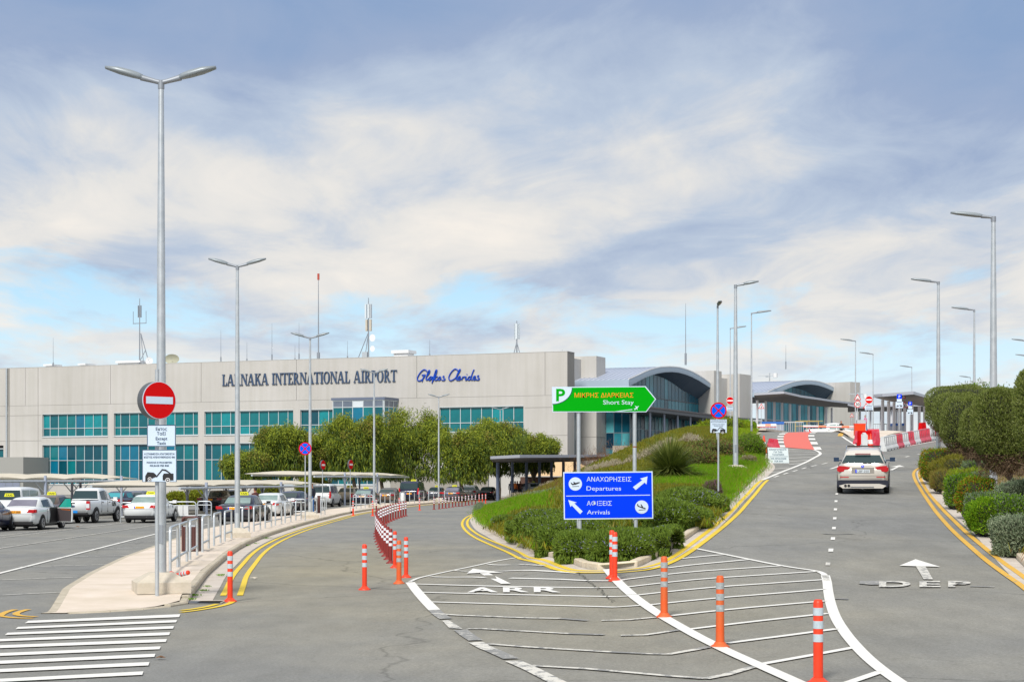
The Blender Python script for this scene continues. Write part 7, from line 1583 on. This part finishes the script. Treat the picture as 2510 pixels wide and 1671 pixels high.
def blob(name, c, r, n=18, e=.6, par=None, mat=None, jit=.06, sc_=.86):
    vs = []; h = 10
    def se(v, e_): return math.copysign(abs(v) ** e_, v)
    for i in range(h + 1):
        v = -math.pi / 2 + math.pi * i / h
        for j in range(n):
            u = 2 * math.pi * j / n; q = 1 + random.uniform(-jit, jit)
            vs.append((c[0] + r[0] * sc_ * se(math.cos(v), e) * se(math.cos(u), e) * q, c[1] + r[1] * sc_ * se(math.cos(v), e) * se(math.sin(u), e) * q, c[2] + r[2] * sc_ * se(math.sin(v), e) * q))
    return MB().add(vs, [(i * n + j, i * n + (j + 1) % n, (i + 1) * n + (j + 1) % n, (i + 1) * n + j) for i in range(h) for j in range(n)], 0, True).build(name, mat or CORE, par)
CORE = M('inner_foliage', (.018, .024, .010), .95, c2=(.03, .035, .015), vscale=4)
def shell(n, c, r, e=.6, low=-1.0, thick=.18, lump=.12, seed=0):
    """points near the skin of a clipped shape, and outward normals"""
    g = np.random.default_rng(seed); D = unit(g.normal(size=(n * 2, 3))); D = D[D[:, 2] > low][:n]
    p = np.sign(D) * np.abs(D) ** e; mx = np.linalg.norm(D, axis=1, keepdims=True)
    s = (np.abs(D / 1.0) ** (2 / e) if False else None)
    # scale to a superellipsoid of exponent 2/e
    q = 2 / e; R_ = (np.abs(D) ** q).sum(1, keepdims=True) ** (-1 / q); p = D * R_
    ph = g.uniform(0, 6.28, (6, 3)); lumps = sum(np.sin(D @ (g.normal(size=3) * 4) + ph[i, 0]) for i in range(6)) / 6
    p = p * (1 - thick * g.random((len(p), 1)) ** 2 + lump * lumps[:, None])
    return np.array(c) + p * np.array(r), unit(D / np.array(r))
def bush(name, px, py0, py1, pw, Y, kind, label, cat='shrub', group=None, n=6000, e=.75, L=.10, W_=.03, mats=None, w2=(.5, .5), low=-.6, depth=None, base=None, up=.5, ground=None, lump=.14, extra=None):
    k = F / Y; cx = (px - CX) / F * Y; zt = CH + (HY - py0) / k; zb = CH + (HY - py1) / k
    if ground is not None: zb = min(zb, ground)
    o = empty(name, (cx, Y, zb), 0, label, cat, group); rx = pw / 2 / k; rz = (zt - zb) * .56; cz = (zt - zb) - rz; ry = depth or rx
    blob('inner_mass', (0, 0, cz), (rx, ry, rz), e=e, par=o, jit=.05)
    C, Nn = shell(n, (0, 0, cz), (rx, ry, rz), e, low, .22, lump * 1.5, seed=int(px + py0)); far_ = rng.random(len(C)) < .14; C[far_] = C[far_] + Nn[far_] * (rng.random((far_.sum(), 1)) * .16 * rx); D = Nn * .8 + np.array([0, 0, up]) + rng.normal(scale=.5, size=C.shape)
    m = leaves('foliage', C, D, rng.uniform(.6, 1.3, len(C)) * L, W_, mats, rng.choice(len(mats), len(C), p=w2) if len(mats) > 1 else None); link('foliage', m, o)
    if extra:
        em, en, el, ew, emn = extra
        C, Nn = shell(en, (0, 0, cz), (rx * 1.03, ry * 1.03, rz * 1.04), e, .0, .05, lump, seed=int(px + py0)); link(emn, leaves(emn, C, Nn + np.array([0, 0, 1.0]) + rng.normal(scale=.4, size=C.shape), el, ew, em), o)
    return o
# clipped olive trees on the right bank
OG = 'clipped olive trees on the right bank'
def olive(px, py0, py1, pw, Y, label, n, tr=None, e=.55, wd=None):
    k = F / Y; cx = (px - CX) / F * Y; zt = CH + (HY - py0) / k; zb = CH + (HY - py1) / k; g = bz(cx, Y)
    o = empty('olive_tree', (cx, Y, g), 0, label, 'tree', OG); rx = pw / 2 / k; rz = (zt - zb) / 2; cz = (zt + zb) / 2 - g; ry = wd or rx * 1.05
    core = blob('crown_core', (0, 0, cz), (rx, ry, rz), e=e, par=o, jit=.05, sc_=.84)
    for v in core.data.vertices:
        q_ = 1 - .5 * min(1, max(0, -(v.co.z - cz) / rz - .2)) ** 1.1; v.co.x *= q_; v.co.y *= q_
    C, Nn = shell(n, (0, 0, cz), (rx, ry, rz), e, -1.1, .14, .085, seed=int(px)); lowf = (C[:, 2] - cz) / rz; tp = 1 - .45 * np.clip(-lowf - .25, 0, 1) ** 1.2; C[:, :2] *= tp[:, None]
    m_ = np.where(rng.random(len(C)) < .22, 1, 0); D = Nn * .6 + np.array([0, 0, .9]) + rng.normal(scale=.5, size=C.shape)
    bare = (lowf < -.62) & (rng.random(len(C)) < .75); m_ = np.where(bare, 2, m_)
    link('crown', leaves('crown', C, D, rng.uniform(.06, .12, len(C)), .026, VOL + [TWIG], m_), o)
    q = 900; u = rng.uniform(0, 6.28, q); w_ = rng.random(q); base_ = np.stack([rx * .8 * np.sqrt(w_) * np.cos(u), ry * .8 * np.sqrt(w_) * np.sin(u), cz - rz * rng.uniform(.8, 1.12, q)], 1)
    link('bare_twigs', leaves('bare_twigs', base_, rng.normal(size=(q, 3)) + np.array([0, 0, .6]), rng.uniform(.15, .4, q), .014, [TWIG]), o)
    x0 = tr or .0; m = MB(); m.tube([(x0, 0, -.1), (x0 * .6, 0, (cz - rz) * .5), (0, 0, cz - rz + .1)], [.09, .075, .07], 8)
    for s_ in (-1, 1): m.tube([(x0 * .3, 0, (cz - rz) * .75), (s_ * rx * .4, .1 * s_, cz - rz * .8)], [.05, .02], 6)
    m.build('trunk', BARK, o)
olive(2345, 944, 1062, 150, 83, 'farthest clipped olive tree, its flat top reaching left to the second lamp', 15000, wd=1.7)
olive(2345, 963, 1076, 108, 76, 'second clipped olive tree, below the flat topped one', 12000)
olive(2368, 972, 1112, 116, 68, 'third clipped olive tree, left of the nearest large one', 15000)
olive(2392, 998, 1118, 74, 60, 'slim clipped olive tree with a leaning dark trunk, in front of the third one', 12000, tr=.35)
olive(2458, 950, 1152, 142, 50.5, 'largest nearest clipped olive tree wrapped around the tall lamp pole', 34000, tr=.75)
olive(2556, 905, 1150, 130, 44, 'clipped olive tree cut off by the right picture edge', 22000, tr=.3)
bush('hedge_crest', 2400, 940, 975, 190, 95, 0, 'thin line of green shrubs on the skyline behind the clipped olive trees', 'hedge', None, 5000, .6, .14, .05, [VGRN[0], VOL[0]], ground=4.6)
# low shrubs in front of them
SHG = 'low shrubs on the right bank'
Ykp = lambda px, py: gp(px, py).y
def low(px, y0, y1, w_, label, mats, w2=(.5, .5), n=7000, dy=.0, L=.075, W_=.026, e=.5, up=.6, yk=None, grp=SHG):
    best = min(np.arange(38, 100, .25), key=lambda Y: abs((HY - F * (bz((px - CX) / F * Y, Y) - CH) / Y) - y1))
    w_ = w_ * 1.28; Y = best + dy; return bush('low_shrub', px, y0, y1 + 3, w_, Y, 0, label, 'shrub', grp, n, e, L, W_, mats, w2, low=-.5, up=up, depth=w_ / 2 / (F / Y) * 1.25, ground=bz((px - CX) / F * Y, Y) - .05)
low(2306, 1100, 1176, 74, 'reddish green shrub at the bend of the right kerb', VGRN, (.6, .4), 9000)
low(2352, 1118, 1192, 66, 'yellow green grassy shrub under the clipped olive trees', [VGR[1], VOLV[0]], (.5, .5), 6000, L=.16, W_=.014)
low(2322, 1150, 1200, 60, 'dry golden grass clump at the kerb beside the reddish shrub', [VGR[1], VBRN], (.8, .2), 3500, L=.18, W_=.012)
low(2354, 1166, 1240, 56, 'bright green clipped shrub, second from the bend', [VGRN[0], VSIL[1]], (.8, .2), 7000)
low(2396, 1128, 1190, 58, 'grey green shrub below the slim olive tree', [VSIL[1], VGRN[0]], (.8, .2), 8000)
low(2392, 1172, 1262, 66, 'green and rusty clipped shrub at the middle of the right kerb', VGRN, (.6, .4), 8000)
low(2416, 1208, 1284, 66, 'grey green clipped shrub left of the tall lamp foot', [VSIL[1], VGRN[0]], (.7, .3), 9000)
low(2438, 1222, 1304, 92, 'large bright green clipped shrub nearest the tall lamp foot', [VGRN[0], VOLV[1]], (.85, .15), 12000)
low(2504, 1176, 1262, 92, 'silver green shrub behind the tall lamp foot', [VSIL[1], VSIL[0]], (.7, .3), 10000)
low(2378, 1150, 1215, 80, 'yellow green low growth between the slim olive tree and the kerb shrubs', [VOLV[1], VGR[1]], (.6, .4), 6000, L=.14, W_=.02)
low(2330, 1128, 1180, 70, 'green and golden growth behind the reddish shrub', [VOLV[0], VGR[1]], (.5, .5), 6000, L=.14, W_=.02)
low(2476, 1214, 1300, 72, 'mixed green shrub between the bright clipped one and the silver one', [VGRN[0], VSIL[1]], (.6, .4), 9000)
low(2398, 1160, 1230, 50, 'feathery grey shrub right of the green and rusty one', [VSIL[1], VOL[0]], (.6, .4), 8000)
low(2500, 1268, 1366, 96, 'silver leaved shrub at the bottom right of the bank', [VSIL[1], VSIL[0]], (.45, .55), 13000)
# rosemary on the nose of the island
RG = 'blue flowering rosemary bushes on the island'
def rosem(px, y0, y1, w_, label, n=12000, dy=0.0, fl=900, dep=None, Y=None):
    p = gp(px, y1); Y_ = (Y or p.y) + dy; cx = (px - CX) / F * Y_; k = F / Y_
    o = empty('rosemary_bush', (cx, Y_, mz(cx, Y_) - .05), 0, label, 'shrub', RG); z0 = mz(cx, Y_) - .05; zt = CH + (HY - y0) / k - z0; rx = w_ / 2 / k * 1.22; ry = (dep or rx * .8) * 1.15; rz = zt * .62; cz = zt - rz
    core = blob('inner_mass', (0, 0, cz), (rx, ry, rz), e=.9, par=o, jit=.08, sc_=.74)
    C, Nn = shell(n, (0, 0, cz), (rx, ry, rz), .85, -.75, .16, .16, seed=int(px)); D = Nn * .7 + rng.normal(scale=.45, size=C.shape) + np.array([0, 0, .25]); 
    edge = C[:, 2] < cz - rz * .2; D[edge] += np.array([0, -.3, -1.2])
    C[edge, 2] -= rng.uniform(0, .12, edge.sum())
    wx_ = C[:, 0] + cx; wy_ = C[:, 1] + Y_; yk_ = [p.y for p in lf]; xk_ = [p.x for p in lf]
    inside = lambda wx, wy, g_=.26: (wx < np.interp(wy, [p.y for p in rt], [p.x for p in rt]) + g_) & (wx > np.interp(wy, yk_, xk_) - g_) & (wy > Y0 + .12 - g_ * .9)
    ok = inside(wx_, wy_); C = C[ok]; D = D[ok]
    for v in core.data.vertices:
        for _ in range(12):
            if inside(np.array([v.co.x + cx]), np.array([v.co.y + Y_]), -.15)[0]: break
            v.co.x *= .85; v.co.y *= .85
    link('foliage', leaves('foliage', C, D, rng.uniform(.08, .2, n)[:len(C)], .030, VROS, (rng.random(len(C)) < .3).astype(int)), o)
    if fl:
        fl = int(fl * .5)
        C, Nn = shell(fl, (0, 0, cz), (rx * 1.03, ry * 1.03, rz * 1.04), .85, -.1, .04, .16, seed=int(px)); C = C[inside(C[:, 0] + cx, C[:, 1] + Y_)]; link('blossom', leaves('blossom', C, rng.normal(size=C.shape), .03, .026, [VFLW]), o)
    return o
rosem(1260, 1262, 1312, 90, 'leftmost rosemary bush spilling over the pale kerb', 9000, .6, 500, 1.0)
rosem(1330, 1250, 1345, 130, 'rosemary bush left of the blue sign', 15000, 1.2, 1000, 1.6)
rosem(1425, 1302, 1378, 128, 'rosemary bush at the tip of the island under the left sign pole', 20000, .9, 900, 1.1)
rosem(1518, 1298, 1384, 140, 'rosemary bush hanging over the kerb behind the twin red bollards', 22000, 1.0, 800, 1.1)
rosem(1470, 1268, 1330, 220, 'broad rosemary bush behind the feet of the blue sign', 20000, 0, 1500, 2.0, Y=48)
rosem(1632, 1222, 1345, 130, 'rosemary bush along the right kerb beside the blue sign', 18000, .0, 1300, 2.2, Y=47)
rosem(1640, 1290, 1356, 90, 'small rosemary bush against the right kerb near the nose of the island', 12000, .3, 500, 1.2)
rosem(1292, 1275, 1334, 110, 'rosemary bush spilling over the left kerb, second from the left', 14000, .3, 600, 1.2)
rosem(1350, 1290, 1362, 110, 'rosemary bush spilling over the left kerb, third from the left', 14000, .3, 600, 1.2)
rosem(1380, 1262, 1350, 150, 'rosemary bush between the left sign pole and the sloping left kerb', 17000, .8, 900, 1.7)
rosem(1580, 1296, 1370, 130, 'rosemary bush under the right sign pole, above the kerb', 17000, .4, 800, 1.5, Y=43.5)
rosem(1742, 1212, 1272, 70, 'rosemary bush at the right kerb below the purple shrub', 11000, .0, 600, 1.6, Y=56)
rosem(1692, 1242, 1325, 90, 'rosemary bush in the angle of the right kerb, beside the blue sign', 15000, .0, 700, 1.6, Y=48.5)
rosem(1690, 1196, 1300, 120, 'rosemary bush next to the purple shrub on the right of the island', 16000, .0, 1300, 2.4, Y=54)
Q = gm(1745, 1242); bush('purple_shrub', 1744, 1178, 1262, 62, 59, 0, 'purple brown twiggy shrub in front of the no stopping sign pole', 'shrub', None, 7000, .9, .14, .018, [VPUR, VROS[0]], (.7, .3), ground=mz(7.0, 59) - .1, up=1.0)
# fountain of spiky leaves
p = gm(1644, 1176); o = empty('spiky_plant', (p.x, p.y, p.z - .05), 0, 'round fountain shaped plant with long stiff thin leaves, right of the signs', 'plant')
n = 1500; u = rng.uniform(0, 2 * math.pi, n); v = np.arcsin(rng.uniform(.0, 1, n)) ; L_ = rng.uniform(.75, 1.15, n) * 112 / (F / p.y); d = np.stack([np.cos(u) * np.cos(v), np.sin(u) * np.cos(v), np.sin(v)], 1)
V = []; w_ = unit(np.cross(d, np.array([0, 0, 1.0])) + 1e-4) * .016; b0 = d * .05 + np.array([0, 0, .25]); m_ = b0 + d * L_[:, None] * .55; t_ = b0 + d * L_[:, None] + np.array([0, 0, -1]) * (L_ * .16)[:, None]
V = np.stack([b0 - w_, b0 + w_, m_ + w_ * .8, m_ - w_ * .8, t_ + w_ * .1, t_ - w_ * .1], 1).reshape(-1, 3); q = np.arange(n)[:, None] * 6; Fq = np.concatenate([q + np.array([[0, 1, 2, 3]]), q + np.array([[3, 2, 4, 5]])])
link('leaves', npmesh('leaves', V, Fq, VSPK), o); MB().cyl((0, 0, -.1), .12, .4, 8).build('stem', BARK, o)
# shrubs on the right shoulder of the island
def ish(px, y0, y1, w_, Y, label, mats, w2, n=7000, L=.12, W_=.04, e=.7, name='island_shrub', **k_):
    cx = (px - CX) / F * Y; return bush(name, px, y0, y1, w_, Y, 0, label, 'shrub', 'shrubs on the shoulder of the island', n, e, L, W_, mats, w2, ground=mz(cx, Y) - .1, low=-.4, **k_)
ish(1832, 1068, 1128, 74, 92, 'rounded dark green shrub beside the cone at the ramp edge', [VGRN[0], VOL[0]], (.5, .5), 9000, depth=2.0)
ish(1750, 1080, 1132, 130, 88, 'dark green shrub mass behind the no stopping sign pole', [VOL[0], VBRN], (.7, .3), 9000, depth=2.0)
ish(1700, 1100, 1140, 110, 80, 'dark olive shrub right of the fountain plant', [VOL[0], VBRN], (.65, .35), 7000, depth=1.6)
ish(1836, 1118, 1146, 40, 83, 'small pale feathery shrub below the rounded green one', [VSTRAW, VGR[1]], (.5, .5), 3500, W_=.015, L=.16)
ish(1775, 1026, 1062, 110, 124, 'lime topped shrubs on the crest of the island, behind the tow plate', [VOLV[1], VOLV[0]], (.6, .4), 8000, depth=3.0)
ish(1822, 1030, 1062, 60, 128, 'clipped green hedge at the left barrier arm', [VGRN[0], VOLV[1]], (.6, .4), 5000, depth=2.0)
# ground cover, grass and straw ridges
def inpoly(x, y, poly):
    c = np.zeros(len(x), bool); n = len(poly); j = n - 1
    for i in range(n):
        xi, yi = poly[i]; xj, yj = poly[j]
        with np.errstate(divide='ignore', invalid='ignore'): t = ((yi > y) != (yj > y)) & (x < (xj - xi) * (y - yi) / (yj - yi + 1e-9) + xi)
        c ^= t; j = i
    return c
def mound_pts(n, y0=None, y1=130):
    y0 = y0 or Y0 + .5; y = y0 + (y1 - y0) * rng.random(n) ** 1.0; a = np.array([IXL(v) for v in y]); b = np.array([IXR(v) for v in y]); x = a + .2 + (b - a - .4) * rng.random(n)
    z = np.array([mz(u, v) for u, v in zip(x, y)]); return np.stack([x, y, z], 1)
PT = mound_pts(150000); pxs, pys = px_of(PT)
c3 = lambda L: [z3(*p) for p in L]
g1 = inpoly(pxs, pys, c3([(495, 330), (560, 290), (760, 250), (1120, 190), (1140, 330), (900, 330), (760, 400), (640, 480), (495, 420)]))
g2 = inpoly(pxs, pys, [(1590, 1170), (1660, 1138), (1760, 1128), (1868, 1112), (1886, 1140), (1752, 1285), (1700, 1200), (1600, 1200)])
brn = inpoly(pxs, pys, c3([(560, 270), (575, 215), (700, 175), (1120, 85), (1350, 60), (1350, 190), (1120, 190), (760, 240)]))
def blades(name, P_, per, L, W_, mats, w2, spread=.25, up=1.0, lab=None):
    n = len(P_) * per; C = np.repeat(P_, per, 0) + rng.normal(scale=spread, size=(n, 3)) * np.array([1, 1, 0]); D = rng.normal(scale=.38, size=(n, 3)) + np.array([0, 0, up]); Ls = rng.uniform(.5, 1.3, n) * L; C[:, 2] += Ls * .42
    tag(link(name, leaves(name, C, D, Ls, W_, mats, rng.choice(len(mats), n, p=w2) if len(mats) > 1 else None)), lab, None, None, 'stuff')
    return n
r_ = rng.random(len(PT))
blades('grass', PT[(g1 | g2)], 5, .28, .018, VGR, (.78, .22), lab='bright green grass on the island between the shrubs')
blades('dry_growth', PT[brn & (r_ < .7)], 5, .34, .02, [VOLV[0], VBRN, VGR[1]], (.45, .3, .25), lab='brown olive growth on the left shoulder of the island')
rest = ~(g1 | g2 | brn) & (PT[:, 1] > 46)
lime = rest & ((pys < 1052) | ((pxs > 1780) & (pys < 1085)))
blades('ground_cover', PT[rest & ~lime & (r_ < .9)], 5, .28, .045, [VOLV[0], VGR[1], VOL[0]], (.72, .08, .2), lab='olive ground cover over the back of the island')
blades('lime_ground_cover', PT[lime], 4, .3, .045, [VOLV[1], VOLV[0]], (.75, .25), lab='lime green ground cover on the crest of the island')
blades('grass', PT[(rest) & (PT[:, 1] < 62) & (r_ < .6)], 3, .25, .018, VGR, (.7, .3), lab='grass between the shrubs at the front of the island')
tiny = PT[(g1) & (r_ < .006)] + np.array([0, 0, .3]); 
def ridge(name, L, label, hgt, wd, mat, per=240, under=None, f=None):
    pts = [gm(*(f(*p) if f else p)) for p in L]; q = resample(smoothline([Vector((p.x, p.y, 0)) for p in pts], 1), .35)
    C = np.array([(p.x, p.y, mz(p.x, p.y)) for p in q]); n = len(C) * per; B = np.repeat(C, per, 0); a = rng.uniform(0, math.pi, n); rr = np.sqrt(rng.random(n)); hh = hgt * (.8 + .3 * np.sin(np.arange(len(C)) * .9))[np.repeat(np.arange(len(C)), per)]
    off = np.stack([rng.normal(scale=.12, size=n), np.cos(a) * wd * rr, np.sin(a) * hh * (.4 + .6 * rr)], 1); top_ = off[:, 2] > hh * .50
    D = np.stack([rng.normal(scale=.4, size=n), rng.normal(scale=.4, size=n), np.ones(n)], 1)
    tag(link(name, leaves(name, B + off, D, rng.uniform(.1, .24, n), .022, [mat, under or VBRN], np.where(top_, 0, 1))), label, None, None, 'stuff')
ridge('straw_hedge', [(700, 178), (800, 158), (900, 140), (1000, 122), (1120, 108)], 'pale straw topped hedge on the left shoulder of the island, left of the blue sign', .55, .9, VSTRAW, f=z3)
ridge('straw_hedge', [(1440, 1170), (1500, 1158), (1552, 1145), (1600, 1122), (1640, 1098), (1680, 1088), (1715, 1096)], 'pale straw topped hedge climbing the island behind the blue sign', .6, .9, VSTRAW)
ridge('silver_growth', [(520, 322), (600, 290), (700, 268), (800, 248), (950, 225), (1120, 200)], 'silvery sprigs between the grass and the brown growth on the island', .35, .8, VSIL[0], f=z3, per=120, under=VSIL[1])
ridge('silver_growth', [(505, 350), (520, 318), (560, 298)], 'silvery growth over the left rounded end of the island', .45, .6, VSIL[1], f=z3, per=160, under=VSIL[1])
# dry grass and bark mulch on the right bank
n = 16000; y = rng.uniform(14, 104, n); xk = np.array([KRX(v) for v in y]); x = xk + .3 + rng.random(n) ** 1.5 * 16; z = np.array([bz(u, v) for u, v in zip(x, y)])
blades('dry_grass', np.stack([x, y, z], 1), 4, .22, .016, [VGR[1], VBRN, VOLV[0]], (.5, .2, .3), lab='dry golden grass and litter on the right bank')
# shrubs behind the car park, bare twigs by the hall, hedge at the plaza
for px, y0, y1, w_, Y, lb in ((480, 1203, 1228, 60, 150, 'green shrub behind the guard rail left of the black taxi'), (436, 1206, 1228, 60, 152, 'low green shrub right of the big lamp post, behind the white taxi'), (660, 1180, 1230, 60, 158, 'dark green shrub behind the shade sail, under the trees'), (770, 1170, 1225, 90, 165, 'dark green undergrowth behind the white van')):
    bush('car_park_shrub', px, y0, y1, w_, Y, 0, lb, 'shrub', 'shrubs at the edge of the car park', 5000, .8, .22, .08, [VPEP[0], VOLV[0]], (.5, .5), ground=0)
for px, Y, lb in ((1475, 150, 'bare reddish twiggy shrub by the arrivals canopy end'), (1540, 140, 'bare twiggy shrub below the glass hall, between the sign poles')):
    cx = (px - CX) / F * Y; g_ = mz(cx, min(Y, 131)) * .7; o = empty('bare_shrub', (cx, Y, g_), 0, lb, 'shrub', 'bare shrubs behind the island'); n = 1600; C = rng.normal(scale=(1.3, .8, .5), size=(n, 3)) + np.array([0, 0, 1.0]); link('twigs', leaves('twigs', C, rng.normal(scale=.5, size=(n, 3)) + np.array([0, 0, 1]), rng.uniform(.3, .8, n), .02, [VBRN]), o); MB().cyl((0, 0, -.5), .08, 1.2, 6).build('stem', BARK, o)
# weeds along the kerb and litter
for wi, (px, py, s_) in enumerate(((466, 1472, .10), (508, 1440, .07), (477, 1462, .10), (607, 1338, .08), (834, 1262, .16), (719, 1294, .12), (655, 1320, .12), (540, 1412, .1), (500, 1450, .08), (627, 1333, .07))):
    p = gp(px, py); s_ *= .55; C = rng.normal(scale=(s_, s_, .0), size=(60, 3)) + np.array([0, 0, .04]); me = leaves('weed', C, rng.normal(scale=.6, size=(60, 3)) + np.array([0, 0, .7]), s_ * .9, .02, [VGR[0]]); tag(link('kerb_weed', me, None, tuple(p)), '%s green weed tuft in the left gutter, counted from the near end' % ordn([2, 5, 1, 7, 10, 9, 8, 3, 4, 6][wi]), 'weed', 'weed tufts along the left kerb')
def debris(px, py, name, mat, s_, lb, cat):
    p = gp(px, py, .02); m = MB(); v = []
    for i in range(9): a = 2 * math.pi * i / 9; q = s_ * random.uniform(.6, 1.1); v.append((q * math.cos(a), q * .7 * math.sin(a), random.uniform(0, s_ * .35)))
    v.append((0, 0, s_ * .5)); m.add(v, [(i, (i + 1) % 9, 9) for i in range(9)]); tag(m.build(name, mat, None, tuple(p)), lb, cat)
debris(623, 1420, 'crumpled_paper', CONC, .09, 'crumpled pale litter lying on the left road', 'litter'); debris(394, 1616, 'dry_leaf', VBRN, .07, 'small brown leaf on the asphalt right of the rumble stripes', 'leaf'); debris(1308, 1350, 'dark_stone', BARK, .06, 'small dark stone in the pale gutter below the rosemary', 'stone'); debris(190, 1292, 'dry_leaf', VBRN, .10, 'brown leaf on the bay lines behind the white pickup', 'leaf')
debris(2323, 1239, 'white_scrap', WHITE, .04, 'tiny white scrap in the right gutter', 'litter')
